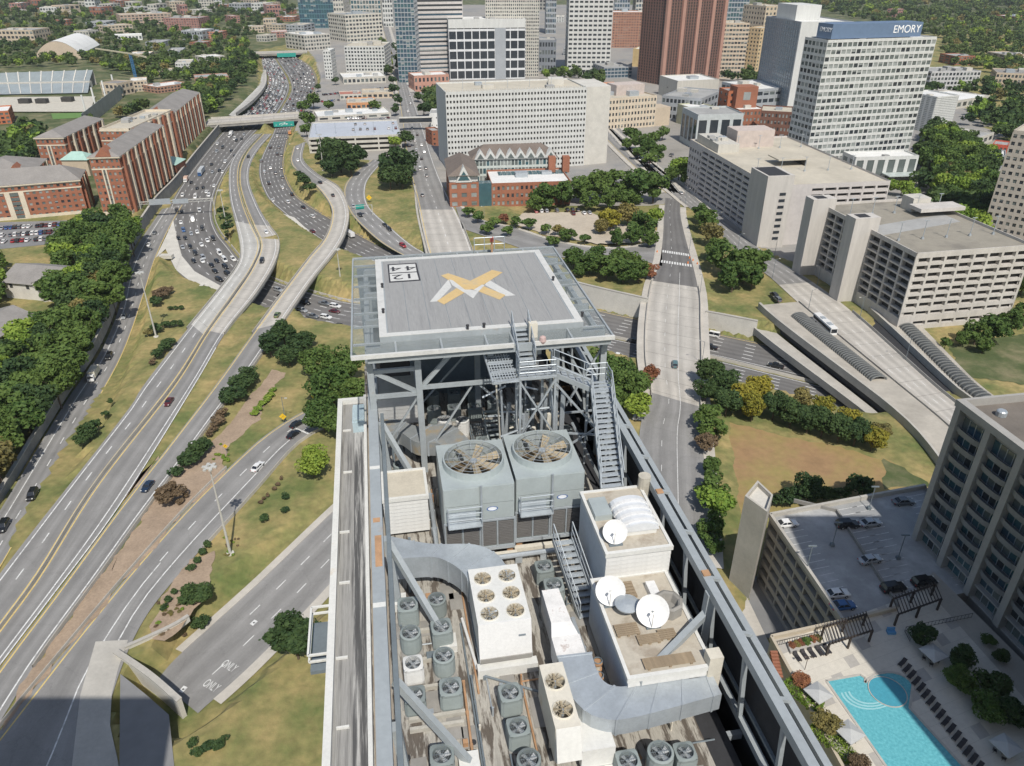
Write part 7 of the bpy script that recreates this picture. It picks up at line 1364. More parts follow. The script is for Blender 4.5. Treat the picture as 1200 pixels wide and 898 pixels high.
L0 = lounger(PX(1057,778), 0, 'dark sun lounger at the head of the long row right of the pool', 'sun loungers right of the pool'); d_ = PX(1150,905)-PX(1057,778); L0.rotation_euler = (0,0,math.atan2(d_.y,d_.x)+.5)
for k in range(1, 17):
    copy_tree(L0, PX(1057,778).lerp(PX(1150,905), k/15.5))['label'] = 'dark sun lounger in the long row beside the pool'
L0['label'] = 'dark sun lounger in the long row beside the pool'
for k in range(5): c = copy_tree(L0, PX(934+8.7*k,771-2.2*k), .25); c['label'] = 'brown sun lounger in the short row of five before the planter'; c['group'] = 'five loungers before the planter'
# umbrellas
M_UMB = mat('grey_canvas', (.42,.43,.43), .8, var=.1, scale=1.5)
def umbrella(p, rz, s, label):
    t = thing('patio_umbrella', tuple(p), label, 'umbrella', 'square umbrellas round the pool'); x, y, z = p; q = MB(); q.cyl((x,y,z),(x,y,z+2.6),.05,n=8); q.build('pole', M_LFR, t); q = MB(); c = [(x-s,y-s,z+2.1),(x+s,y-s,z+2.1),(x+s,y+s,z+2.1),(x-s,y+s,z+2.1)]
    for i in range(4): q.poly([c[i],c[(i+1)%4],(x,y,z+2.75)]); q.quad(c[i],c[(i+1)%4],(c[(i+1)%4][0],c[(i+1)%4][1],z+1.98),(c[i][0],c[i][1],z+1.98))
    q.build('canopy', M_UMB, t); q = MB(); q.lathe((x,y,z+.68),[(0,.04),(.5,.04),(.5,0),(0,0)],14); q.cyl((x,y,z),(x,y,z+.68),.06,n=6); q.build('table_top', M_LFR, t); t.rotation_euler = (0,0,rz)
    for k in range(4): a_ = rz+.8+k*math.pi/2; chair(Vector((x+1.0*math.cos(a_), y+1.0*math.sin(a_), z)), a_, 'dark patio chair at the table under a grey pool umbrella', 'patio chairs round the umbrella tables')
CH0 = []
def chair(p, rz, label, group):
    if not CH0:
        t = thing('patio_chair', tuple(p), label, 'chair', group); x, y, z = p; q = MB(); q.box(x-.24,x+.24,y-.24,y+.24,z+.40,z+.45); q.build('seat', M_LOUN, t); q = MB(); q.box(x+.20,x+.24,y-.24,y+.24,z+.46,z+.88); q.build('backrest', M_LOUN, t)
        for sx in (-.2,.2):
            for sy in (-.2,.2): q = MB(); q.box(x+sx-.025,x+sx+.025,y+sy-.025,y+sy+.025,z,z+.40); q.build('leg', M_LFR, t)
        CH0.append(t)
    else: t = copy_tree(CH0[0], p)
    t.rotation_euler = (0,0,rz); return t
umbrella(PX(956,822),.5,1.6,'grey square umbrella on the sunlit side, near the planter'); umbrella(PX(992,868),.5,1.6,'grey square umbrella on the sunlit side, nearer the bottom edge'); umbrella(PX(1090,775),.4,1.6,'grey square umbrella in the shade among dark trees'); umbrella(PX(1174,884),.4,1.6,'grey square umbrella in the shade at the lower right corner')
def pergola(p0, p1, p2, label):
    a_, b_, c_ = PX(*p0), PX(*p1), PX(*p2); u = (b_-a_); v = (c_-a_); t = thing('pergola', tuple(a_), label, 'pergola', 'dark timber pergolas at the terrace edge'); up = Vector((0,0,1)); M_P = mat('dark_pergola_timber',(.05,.04,.035),.7,var=.2)
    for s in (0,1):
        for w in (0,.5,1): q = MB(); p = a_+u*w+v*s; q.beam(p,p+up*2.6,.3,.3); q.build('post', M_P, t)
        q = MB(); q.beam(a_+v*s+up*2.7,a_+u+v*s+up*2.7,.2,.3); q.build('beam', M_P, t)
    for i in range(15): q = MB(); p = a_+u*(i/14)-v*.12+up*2.95; q.beam(p,p+v*1.24,.1,.18); q.build('slat', M_P, t)
pergola((968,768),(1018,752),(962,748),'dark slatted pergola half in the sun beside the planter'); pergola((1048,733),(1098,715),(1042,715),'dark slatted pergola in the shade beside the garage')
q = MB(); a_ = [PX(922,757),(PX(962,748)),PX(960,757),PX(926,767)]; q.prism([(p.x,p.y) for p in a_], ZT, ZT+.6); o = q.build('planter', M_TERR2); tag(o,'low square planter full of shrubs at the terrace corner','planter')
t = thing('brick_steps', tuple(PX(908,785)), 'small flight of red brick steps at the terrace edge', 'stairs'); 
for i in range(8): q = MB(); p = PX(906+1.0*i,768+3.6*i); q.box(p.x-.6,p.x+.6,p.y-.2,p.y+.2,ZT,ZT+.9-.1*i); q.build('step', B_BRICK, t)
def fence(p0, p1, label, h=1.1, n=18):
    a_, b_ = PX(*p0), PX(*p1); t = thing('railing', tuple(a_), label, 'railing'); M_F = mat('black_railing',(.03,.03,.03),.5)
    q = MB(); q.beam(a_+Vector((0,0,h)),b_+Vector((0,0,h)),.06,.06); q.build('top_rail', M_F, t); q = MB(); q.beam(a_+Vector((0,0,.15)),b_+Vector((0,0,.15)),.05,.05); q.build('bottom_rail', M_F, t)
    for i in range(n+1): p = a_.lerp(b_,i/n); q = MB(); q.beam(p,p+Vector((0,0,h)),.04,.04); q.build('baluster', M_F, t)
fence((910,757),(962,745),'black railing behind the planter at the terrace edge'); fence((1060,740),(1138,724),'black railing between shaded terrace and glazed tower'); fence((1060,740),(1066,752),'short black railing beside the shaded pergola',n=5)
q = MB(); p = PX(1044,742); q.box(p.x-.7,p.x+.7,p.y-.4,p.y+.4,ZT,ZT+.5); q.box(p.x-.7,p.x+.7,p.y+.3,p.y+.45,ZT,ZT+1.0); tag(q.build('blue_bench', mat('blue_seat',(.10,.28,.50),.6)),'blue bench beside the shaded pergola','bench')
pl = thing('terrace_lamp', tuple(PX(943,785)), 'black twin headed lamp post on the sunlit terrace', 'lamp post'); p = PX(943,785); q = MB(); q.cyl(p,p+Vector((0,0,3.2)),.05,n=6); q.build('post', M_LFR, pl); q = MB(); q.beam(p+Vector((-.5,0,3.2)),p+Vector((.5,0,3.2)),.05,.05); q.lathe((p.x-.5,p.y,p.z+3.0),[(.0,.25),(.2,.1),(.2,0),(0,0)],8); q.lathe((p.x+.5,p.y,p.z+3.0),[(.0,.25),(.2,.1),(.2,0),(0,0)],8); q.build('lamp_head', M_LFR, pl)
# ================================================================== trees and shrubs
def leaf_mat(name, col, col2, tr=.25):
    m = bpy.data.materials.new(name); m.use_nodes = True; nt = m.node_tree; N = nt.nodes; Lk = nt.links.new; b = N['Principled BSDF']; b.inputs['Roughness'].default_value = .75; b.inputs['Specular IOR Level'].default_value = .25
    oi = N.new('ShaderNodeObjectInfo'); g = N.new('ShaderNodeNewGeometry'); n = N.new('ShaderNodeTexNoise'); n.inputs['Scale'].default_value = .9; n.inputs['Detail'].default_value = 3; Lk(g.outputs['Position'], n.inputs['Vector'])
    a = N.new('ShaderNodeMath'); a.operation = 'MULTIPLY_ADD'; a.inputs[1].default_value = .55; Lk(oi.outputs['Random'], a.inputs[0]); s = N.new('ShaderNodeMath'); s.operation = 'MULTIPLY_ADD'; s.inputs[1].default_value = 2.2; s.inputs[2].default_value = -.85; Lk(n.outputs[0], s.inputs[0]); Lk(s.outputs[0], a.inputs[2]); a.use_clamp = True
    x = N.new('ShaderNodeMix'); x.data_type = 'RGBA'; x.inputs[6].default_value = (*col,1); x.inputs[7].default_value = (*col2,1); Lk(a.outputs[0], x.inputs[0]); Lk(x.outputs[2], b.inputs['Base Color'])
    t = N.new('ShaderNodeBsdfTranslucent'); Lk(x.outputs[2], t.inputs[0]); ms = N.new('ShaderNodeMixShader'); ms.inputs[0].default_value = tr; Lk(b.outputs[0], ms.inputs[1]); Lk(t.outputs[0], ms.inputs[2]); Lk(ms.outputs[0], N['Material Output'].inputs[0]); return m
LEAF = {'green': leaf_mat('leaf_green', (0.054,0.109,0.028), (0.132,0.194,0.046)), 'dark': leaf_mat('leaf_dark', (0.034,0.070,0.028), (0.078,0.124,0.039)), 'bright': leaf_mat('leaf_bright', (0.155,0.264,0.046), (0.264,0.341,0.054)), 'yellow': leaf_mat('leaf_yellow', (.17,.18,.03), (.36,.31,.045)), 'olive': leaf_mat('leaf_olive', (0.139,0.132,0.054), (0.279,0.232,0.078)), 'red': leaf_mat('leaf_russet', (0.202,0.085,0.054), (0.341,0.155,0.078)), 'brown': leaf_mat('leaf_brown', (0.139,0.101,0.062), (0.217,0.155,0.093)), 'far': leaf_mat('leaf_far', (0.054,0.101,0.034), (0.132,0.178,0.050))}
M_BARK = mat('bark', (.12,.09,.065), .95, var=.3, scale=3)
def crown_cards(seed, n, size, flat=.85, lobes=9, spread=.55):
    r = np.random.default_rng(seed); Lc = r.normal(size=(lobes,3)); Lc /= np.linalg.norm(Lc,axis=1)[:,None]; Lc *= spread*r.uniform(.7,1.1,(lobes,1)); Lc *= r.uniform(.75,1.25,3); Lc[:,2] *= flat; Lr = r.uniform(.20,.46,lobes)*(1.15 if lobes < 12 else 1)
    k = r.integers(0,lobes,n); d = r.normal(size=(n,3)); d /= np.linalg.norm(d,axis=1)[:,None]; P = Lc[k]+d*(Lr[k]*r.uniform(.72,1.0,n)**.5)[:,None]
    P *= np.where(r.random((n,1)) < .05, r.uniform(1.02,1.14,(n,1)), 1); nr = d*.8+r.normal(size=(n,3))*.55; nr /= np.linalg.norm(nr,axis=1)[:,None]; a = np.cross(nr, r.normal(size=(n,3))); a /= np.linalg.norm(a,axis=1)[:,None]; b = np.cross(nr,a); s = size*r.uniform(.6,1.3,(n,1))
    a *= s; b *= s*r.uniform(.55,.9,(n,1)); V = np.stack([P-a*.5, P-b*.6, P+a*.7, P+b*.55],1); return V
def crown_mesh(seed, n, size, m, **k):
    V = crown_cards(seed,n,size,**k); me = bpy.data.meshes.new('crown'); me.from_pydata(V.reshape(-1,3).tolist(), [], np.arange(4*n).reshape(-1,4).tolist()); me.materials.append(m); return me
CROWN = {}
for kind in LEAF:
    if kind == 'far': continue
    CROWN[kind,'hd'] = [crown_mesh(s*13+zlib.crc32(kind.encode())%97, 4200, .135, LEAF[kind], lobes=26, spread=.64) for s in range(2)]
    CROWN[kind,'md'] = [crown_mesh(s*17+zlib.crc32(kind.encode())%89, 1900, .19, LEAF[kind], lobes=20, spread=.62) for s in range(3)]
    CROWN[kind,'lo'] = [crown_mesh(s*19+zlib.crc32(kind.encode())%83, 420, .34, LEAF[kind], lobes=9) for s in range(2)]
TRUNKS = []
for s in range(3):
    q = MB(); r_ = random.Random(s); q.cyl((0,0,-.5),(0,0,.5),.032,.022,n=7)
    for i in range(5):
        a_ = i*1.26+r_.random(); e = (.32*math.cos(a_),.32*math.sin(a_),r_.uniform(.62,.8)); q.cyl((0,0,r_.uniform(.3,.48)),e,.016,.006,n=5)
    TRUNKS.append(q.mesh('trunk', M_BARK))
NT = [0]
def tree(p, r, h, kind, label, group=None, q='md', name='tree', cat='tree', squash=1.0):
    """p foot, r crown radius, h total height"""
    t = thing(name, tuple(p), label, cat, group); NT[0] += 1; cr = random.choice(CROWN[kind,q]); ch = min(h*.78, r*2.0*squash)
    o = bpy.data.objects.new('crown', cr); COL.objects.link(o); o.parent = t; o.location = (0,0,h-ch*.5); o.scale = (r*rnd(.92,1.1),r*rnd(.92,1.1),ch*.55); o.rotation_euler = (0,0,rnd(0,6.28))
    o = bpy.data.objects.new('trunk', random.choice(TRUNKS)); COL.objects.link(o); o.parent = t; o.scale = (h*.9,h*.9,h*.95); o.rotation_euler = (0,0,rnd(0,6.28)); return t
def depth_at(p): return p[1]*CP-(p[2]-CAM_H)*SP
def T(cx, cy, R, kind='green', label=None, group=None, q=None, z=None, hk=1.9, name='tree', cat='tree'):
    """a crown seen at (cx,cy) with radius R pixels"""
    by = cy+R*.75; p = U(cx, by, 0); zz = ground_z(p.x,p.y) if z is None else z
    if abs(zz) > .05: p = U(cx, by, zz)
    r = 1.22*R*depth_at(p)/F_PX; return tree(p, r, r*hk, kind, label, group, q or ('hd' if R > 15 and cy > 380 else 'md' if R > 8 else 'lo'), name, cat)
KN = {'green':'green','dark':'dark green','bright':'bright green','yellow':'yellowing','olive':'olive','red':'russet','brown':'brown'}
def TT(lst, where, group, kind='green', hk=1.9, **k):
    for it in lst:
        kd = it[3] if len(it) > 3 else kind; T(it[0],it[1],it[2],kd,'%s leafy tree %s' % (KN[kd],where),group,hk=hk,**k)
def SS(lst, where, group, kind='dark', hk=1.35, **k):
    for it in lst:
        kd = it[3] if len(it) > 3 else kind; T(it[0],it[1],it[2],kd,'%s rounded shrub %s' % (KN[kd],where),group,hk=hk,name='shrub',cat='shrub',**k)
TT([(318,408,13),(334,394,14),(352,406,13),(340,420,12),(324,398,11),(360,400,10)],'in the clump at the ramp embankment','trees on the ramp embankment','dark')
TT([(378,432,18),(402,436,20),(392,462,22),(380,492,18),(405,500,18),(412,466,18)],'against the left roof strip','trees beside the roof strip',q='hd')
T(368,546,18,'bright','bright green round tree alone on the slope beside the loop road',q='hd'); T(350,752,27,'dark','large dark round tree beside the small white balcony',q='hd'); T(234,697,18,'dark','large rounded dark shrub on the mulch slope',q='hd',hk=1.4); T(237,729,9,'dark','smaller dark shrub below the large one on the mulch slope',q='md',hk=1.4)
SS([(284,448,14),(276,460,13),(292,440,11),(268,466,9)],'in the clump beside the ramp barrier','shrubs beside the ramp barrier'); SS([(233,527,13),(222,537,12),(240,520,9)],'in the lower clump by the ramp barrier','lower shrubs by the ramp barrier'); SS([(207,553,8),(203,577,15,'brown'),(219,579,5,'brown'),(212,587,5,'brown'),(190,580,8,'brown')],'near the tall light mast','shrubs near the tall light mast')
SS([(252,500,7),(257,492,8),(262,484,8),(247,507,6)],'in the long clipped brown hedge','hedge shrubs along the mulch','brown'); SS([(298,483,5),(303,478,5),(308,472,5),(313,467,5),(317,461,5),(320,456,4)],'in the curved low hedge','curved low hedge plants','bright',hk=1.0)
SS([(335,581,5),(335,597,5),(310,607,6),(244,638,5),(238,646,5),(232,656,5),(224,665,5),(205,693,5),(198,702,5),(193,711,5),(330,560,3,'brown'),(322,572,3,'brown'),(314,580,3,'brown'),(306,588,3,'brown'),(326,567,3,'brown'),(310,584,3,'brown')],'small, dotted on the grass slope','small shrubs dotted on the slope')
rr = random.Random(4)
SS([(rr.uniform(182,222),rr.uniform(705,745),rr.uniform(2,3.2),rr.choice(['olive','brown','bright'])) for _ in range(26)],'tiny, planted in rows on the mulch slope','tiny plants on the mulch slope',q='lo',hk=1.1)
SS([(rr.uniform(262,282),rr.uniform(628,650),rr.uniform(1.5,2.5),rr.choice(['olive','brown','bright'])) for _ in range(12)]+[(rr.uniform(250,268),rr.uniform(518,540),rr.uniform(1.6,2.6),'bright') for _ in range(12)],'tiny, near the tall mast','tiny plants near the mast',q='lo',hk=1.1)
SS([(232,880,7),(243,874,7),(255,872,7),(262,866,6),(226,870,6)],'in the row on the bottom lawn','shrub row on the bottom lawn')
SS([(190,345,9,'brown'),(184,354,7),(197,340,7,'brown'),(200,361,3.2),(206,361,3.2),(213,361,3.2),(185,385,7),(195,380,5.5),(203,380,5),(212,379,4.5),(175,390,6,'olive'),(186,414,8),(194,407,8),(200,401,7),(180,424,5,'brown'),(105,505,12),(98,513,9),(113,497,8),(124,485,5),(130,470,4)],'on the lawn between the frontage road and the ramps','shrubs on the ramp lawn')
SS([(265,256,7),(268,267,8),(262,247,6),(270,275,6)],'on the strip beside the sign mast','shrubs on the freeway strip')
TT([(400,190,17),(420,187,12),(390,200,11),(412,198,12),(388,178,11),(376,188,7)],'above the slip road beside the parking deck','trees by the slip road','dark'); TT([(465,203,19),(458,213,13),(476,196,13),(472,212,12)],'in the round clump beside the avenue','trees in the round clump','dark'); SS([(357,212,8),(351,206,6),(363,221,7)],'between the freeway and the curved ramp','shrubs by the curved ramp'); TT([(475,166,9),(464,171,7,'bright')],'at the parking deck corner','trees at the deck corner','dark')
TT([(357,129,7),(362,144,8),(360,156,7),(368,122,8),(386,128,6),(440,127,6)],'at the end of the overpass','trees at the overpass end'); TT([(464,131,6),(466,120,6),(463,108,6),(461,97,5),(470,82,7),(469,72,8),(467,61,7),(500,121,7),(497,132,8),(506,119,7),(490,116,5),(505,98,7),(393,97,4),(373,105,4)],'along the avenue','street trees along the avenue','dark')
TT([(640,237,15),(660,233,13),(680,228,14),(700,224,16),(722,224,16),(745,226,18),(765,226,16),(735,240,12),(712,238,12),(690,240,11),(628,243,10)],'in the dense row behind the sandy plaza','dense trees behind the plaza'); TT([(715,262,13,'yellow'),(735,257,13,'olive'),(752,270,14),(765,260,11,'bright'),(740,280,11),(722,282,10),(760,284,9),(704,270,9,'olive')],'between the plaza and the bridge street','trees between plaza and street')
TT([(655,271,8,'olive'),(666,277,9),(640,270,7),(620,264,8),(605,262,8),(590,258,7,'red'),(578,263,7),(560,256,8),(549,250,7),(570,270,7),(595,272,7),(685,282,7),(648,284,7)],'in the low row along the cross street','trees along the cross street','green',hk=1.5)
TT([(672,305,13),(690,311,14),(710,317,15),(730,321,15),(748,320,14),(762,320,9,'red'),(700,300,11),(725,304,12),(742,307,10),(680,318,9)],'on the bank right of the helipad','trees on the bank right of the helipad','green',hk=1.6)
TT([(826,264,13),(832,280,13,'olive'),(820,254,10),(845,310,18),(870,318,19),(885,313,15),(857,330,17),(838,297,13),(880,330,13)],'in the clump between the two streets','trees between the two streets'); TT([(795,203,12,'bright'),(786,208,9),(803,211,9),(750,170,9),(758,178,10),(765,168,8),(740,162,8),(770,183,9),(776,160,7),(761,191,8),(748,183,7),(735,172,6)],'in the small triangular park','trees in the triangular park')
TT([(700,426,13),(716,440,19),(736,461,19),(722,470,15),(746,480,15,'bright'),(752,450,11,'red'),(763,440,9,'red'),(733,440,12)],'between the tower and the street bridge','trees between tower and bridge')
TT([(830,440,15),(846,455,17),(826,461,13),(850,476,15),(870,470,15,'yellow'),(886,459,14,'yellow'),(880,482,15,'yellow'),(905,480,16),(925,489,16),(945,496,16),(962,500,16),(981,507,16),(1000,511,16),(1020,518,14,'yellow'),(1028,510,11,'olive'),(960,481,13,'yellow'),(936,474,13,'olive'),(990,494,12,'yellow')],'in the row along the freeway above the dry field','tree row above the dry field','dark',q='hd')
TT([(828,490,15),(833,505,14),(826,521,12,'brown'),(832,548,12),(834,570,16),(836,590,18,'bright'),(827,580,12),(838,610,12),(830,625,14),(835,640,11)],'in the narrow row beside the bridge street','tree row beside the street','green',hk=1.7,q='md'); TT([(925,583,12),(945,577,18),(965,580,9),(1005,572,14),(978,581,8),(990,578,8),(910,589,8)],'in the row behind the shaded garage','trees behind the shaded garage','dark')
TT([(1125,400,9),(1141,395,13),(1160,390,15),(1181,380,12),(1150,408,9),(1106,405,7),(1195,372,12)],'on the bank below the nearest garage','trees below the nearest garage'); TT([(1055,224,9,'bright'),(1040,221,8,'bright'),(1064,230,8,'bright'),(990,196,6),(1180,330,16),(1195,335,15),(1185,318,13),(1196,305,12)],'near the lettered tower podium and garage','trees near the podium and garage')
# trees on the pool terrace
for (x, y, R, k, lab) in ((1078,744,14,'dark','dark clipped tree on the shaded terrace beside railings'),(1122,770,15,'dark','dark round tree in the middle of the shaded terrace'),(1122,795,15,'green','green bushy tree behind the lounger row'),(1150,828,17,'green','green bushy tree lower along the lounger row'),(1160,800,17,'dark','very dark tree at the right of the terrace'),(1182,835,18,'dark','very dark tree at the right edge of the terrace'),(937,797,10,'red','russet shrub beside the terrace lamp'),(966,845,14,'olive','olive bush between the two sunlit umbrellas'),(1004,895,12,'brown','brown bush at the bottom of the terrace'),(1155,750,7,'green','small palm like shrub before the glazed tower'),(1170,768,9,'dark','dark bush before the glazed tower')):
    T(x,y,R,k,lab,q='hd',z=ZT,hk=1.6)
for (x,y,w,l,lab) in ((940,817,2.2,6,'clipped green hedge along the sunlit terrace edge'),(975,872,2.2,6.5,'clipped green hedge nearer the bottom edge')):
    p = PX(x,y); t = thing('hedge', tuple(p), lab, 'hedge'); V = RNG.uniform(-.5,.5,(1500,3))*np.array([w,l,1.2]); ax = RNG.integers(0,3,1500); sg = RNG.choice([-.5,.5],1500); V[np.arange(1500),ax] = sg*np.array([w,l,1.2])[ax]; V = V[:,None,:]+RNG.normal(size=(1500,4,3))*.13; me = bpy.data.meshes.new('foliage'); me.from_pydata(V.reshape(-1,3).tolist(),[],np.arange(6000).reshape(-1,4).tolist()); me.materials.append(LEAF['bright']); o = bpy.data.objects.new('foliage',me); COL.objects.link(o); o.parent = t; o.location = (0,0,.6); t.rotation_euler = (0,0,.55)
for k in range(7): T(928+5*k,755-1.2*k,5,random.choice(['green','olive','red']),'small shrub in the low square planter','shrubs in the square planter',q='md',z=ZT,hk=1.3,name='shrub',cat='shrub')
# ---- woodland strip left of the frontage road and the park on the right: scattered feet inside outlines drawn on the ground
def inside(p, poly):
    c = False; j = len(poly)-1
    for i in range(len(poly)):
        if (poly[i][1] > p[1]) != (poly[j][1] > p[1]) and p[0] < (poly[j][0]-poly[i][0])*(p[1]-poly[i][1])/(poly[j][1]-poly[i][1])+poly[i][0]: c = not c
        j = i
    return c
def scatter(poly, gap, z=0, most=400, seed=0):
    W_ = [U(x,y,z) for x,y in poly]; P = [(p.x,p.y) for p in W_]; r = random.Random(seed); x0, x1 = min(p[0] for p in P), max(p[0] for p in P); y0, y1 = min(p[1] for p in P), max(p[1] for p in P); out = []; grid = {}
    for _ in range(most*60):
        p = (r.uniform(x0,x1), r.uniform(y0,y1))
        if not inside(p,P): continue
        k = (int(p[0]//gap), int(p[1]//gap))
        if any((p[0]-o[0])**2+(p[1]-o[1])**2 < gap*gap for i in (-1,0,1) for j in (-1,0,1) for o in grid.get((k[0]+i,k[1]+j),())): continue
        grid.setdefault(k,[]).append(p); out.append(p)
        if len(out) >= most: break
    return out
OCC = [U(x,y,0) for x,y in ((30,345),(30,380),(60,335))]
for p in scatter([(-60,640),(-12,592),(62,482),(107,417),(131,367),(141,328),(156,288),(166,266),(112,270),(72,302),(78,332),(60,385),(25,425),(-60,470)], 6.5, 0, 230, 3):
    if any((p[0]-o.x)**2+(p[1]-o.y)**2 < 13**2 for o in OCC): continue
    kd = random.choice(['green','green','dark','green','bright','dark','green','bright','olive']) if random.random() < .6 else 'green'; r = rnd(5.2,7.6); tree((*p,0), r, rnd(10,14), kd, '%s%s broadleaf tree in the woodland, %s' % ('broad ' if r > 6.8 else 'slender ' if r < 5.8 else '', KN[kd], 'below the brick apartments' if p[1] > 330 else 'beside the shingle house' if p[1] > 235 else 'midway along the frontage road wall' if p[1] > 180 else 'toward the lower left edge'), 'woodland trees left of the frontage road', 'md')
for p in scatter([(-70,430),(-70,320),(0,318),(6,345),(-8,395)], 7.5, 0, 20, 5): tree((*p,0), rnd(4,6), rnd(9,13), random.choice(['green','bright']), 'sunlit broadleaf tree left of the woodland house', 'trees left of the woodland house', 'md')
for p in scatter([(1078,195),(1092,160),(1120,168),(1165,195),(1158,240),(1150,285),(1125,282),(1092,228)], 9.5, 0, 60, 6): kd = random.choice(['green','green','dark','bright']); r = rnd(5.5,8); tree((*p,0), r, rnd(12,17), kd, '%s %s tree in the park right of the lettered tower, %s' % ('broad' if r > 6.8 else 'smaller', KN[kd], 'behind' if p[1] > 470 else 'middle' if p[1] > 400 else 'near the garages'), 'park trees right of the lettered tower', 'md')
print('trees', NT[0])
# ---- far woods: one mass per wood
LOW = [crown_cards(s, 130, .46, lobes=7) for s in range(6)]
def woods(name, pts, seed, kinds=('far','dark','bright','olive'), wts=(.62,.22,.10,.06)):
    r = np.random.default_rng(seed); ms = [LEAF[k] for k in kinds]; VV = []; MI = []
    for p in pts:
        V = LOW[r.integers(0,6)].copy(); a = r.uniform(0,6.28); c, s_ = math.cos(a), math.sin(a); R = p[2]; h = R*r.uniform(1.5,2.0); V = V @ np.array([[c,s_,0],[-s_,c,0],[0,0,1]]); V = V*np.array([R,R,R*.85])+np.array([p[0],p[1],h*.62]); VV.append(V); MI += [int(r.choice(len(kinds),p=wts))]*len(V)
    V = np.concatenate(VV); me = bpy.data.meshes.new(name); me.from_pydata(V.reshape(-1,3).tolist(),[],np.arange(4*len(V)).reshape(-1,4).tolist())
    for m in ms: me.materials.append(m)
    me.polygons.foreach_set('material_index', MI); o = bpy.data.objects.new(name, me); COL.objects.link(o); o['kind'] = 'stuff'; return o
BLD = [o for o in bpy.data.objects if o.type == 'EMPTY' and o.parent is None and o.get('category') in ('building','hall','pavilion','stadium','house','apartment building','garage','apartment tower')]
BOX = []
for o in BLD:
    v = [tuple(q.matrix_basis @ Vector(c)+o.location) for q in o.children if q.type == 'MESH' for c in q.bound_box] if o.rotation_euler.z == 0 else []
    if v: BOX.append((min(p[0] for p in v), max(p[0] for p in v), min(p[1] for p in v), max(p[1] for p in v)))
def hits(x, y, e=3): return any(a-e < x < b+e and c-e < y < d+e for a, b, c, d in BOX)
def pixwood(name, poly, step, seed, rpx=4.6, rmin=6.5, rmax=22, keep=1.0, **k):
    r = random.Random(seed); pts = []; x0, x1 = min(p[0] for p in poly), max(p[0] for p in poly); y0, y1 = min(p[1] for p in poly), max(p[1] for p in poly); y = y0
    while y < y1:
        x = x0+r.uniform(0,step)
        while x < x1:
            px, py = x+r.uniform(-.5,.5)*step, y+r.uniform(-.5,.5)*step*.5
            if inside((px,py),poly) and r.random() < keep:
                p = U(px,py,0)
                if not hits(p.x,p.y): pts.append((p.x, p.y, min(max(rpx*r.uniform(.75,1.3)*depth_at(p)/F_PX, rmin), rmax)))
            x += step
        y += step*(.32+.18*min(1,max(0,y)/60))
    return woods(name, pts, seed, **k)
pixwood('forest', [(884,13),(890,-8),(1215,-8),(1215,97),(1150,84),(1110,78),(1098,45),(960,14)], 7.5, 1)
pixwood('campus_woods', [(-10,82),(-10,2),(130,-4),(270,-2),(345,-4),(345,25),(300,40),(292,56),(284,70),(262,104),(252,114),(236,134),(228,148),(205,112),(178,112),(160,104),(150,92),(112,78)], 8.5, 2, keep=.9)
pixwood('freeway_grove', [(262,122),(300,90),(304,66),(286,58),(258,80),(236,108),(228,146),(250,134)], 8, 3, 5.5)
pixwood('apartment_grove', [(-10,178),(40,150),(54,160),(38,200),(-10,206)], 10, 4, 7); pixwood('apartment_grove', [(92,172),(108,150),(120,165),(112,190)], 9, 5, 6); pixwood('apartment_grove', [(105,150),(112,132),(140,128),(168,116),(172,130),(150,138)], 9, 6, 6)
pixwood('park_woods', [(1075,118),(1112,108),(1130,150),(1165,150),(1172,176),(1210,184),(1210,104),(1160,100),(1090,104)], 10, 7, 7, keep=.8); pixwood('park_woods', [(1068,200),(1085,158),(1125,160),(1162,192),(1150,290),(1128,285),(1085,240)], 11, 8, 10, keep=.9)
pixwood('street_grove', [(668,86),(716,96),(712,106),(690,98),(632,94)], 8, 9, 6); pixwood('street_grove', [(842,90),(890,84),(890,102),(848,100)], 8, 10, 6); pixwood('street_grove', [(444,52),(451,52),(459,96),(450,97)], 7, 11, 5); pixwood('street_grove', [(499,110),(517,108),(517,140),(499,140)], 8, 12, 6)
# ================================================================== vehicles
def car_paint(name, col, rough=.28, metal=.0):
    m = bpy.data.materials.new('paint_'+name); m.use_nodes = True; b = m.node_tree.nodes['Principled BSDF']; b.inputs['Base Color'].default_value = (*col,1); b.inputs['Roughness'].default_value = rough; b.inputs['Metallic'].default_value = metal; b.inputs['Coat Weight'].default_value = .4; return m
PAINT = {'black': car_paint('black',(.012,.013,.016)), 'white': car_paint('white',(.72,.72,.71)), 'silver': car_paint('silver',(.42,.44,.46),.3,.3), 'grey': car_paint('grey',(.14,.15,.16)), 'red': car_paint('red',(.30,.02,.025)), 'maroon': car_paint('maroon',(.10,.018,.022)), 'blue': car_paint('blue',(.03,.10,.26)), 'navy': car_paint('navy',(.015,.03,.06)), 'olive': car_paint('olive',(.13,.17,.07)), 'orange': car_paint('orange',(.55,.25,.10)), 'tealgrey': car_paint('tealgrey',(.10,.17,.18))}
C_GLASS = mat('car_glass', (.02,.024,.03), .1, var=.05, spec=.7); C_TYRE = mat('tyre', (.02,.02,.02), .85, var=.1); C_RIM = mat('wheel_rim', (.42,.43,.44), .4, metal=.5, var=.05); C_TAIL = mat('tail_lamp', (.30,.02,.02), .4, var=.05); C_HEAD = mat('head_lamp', (.70,.70,.66), .2, var=.05)
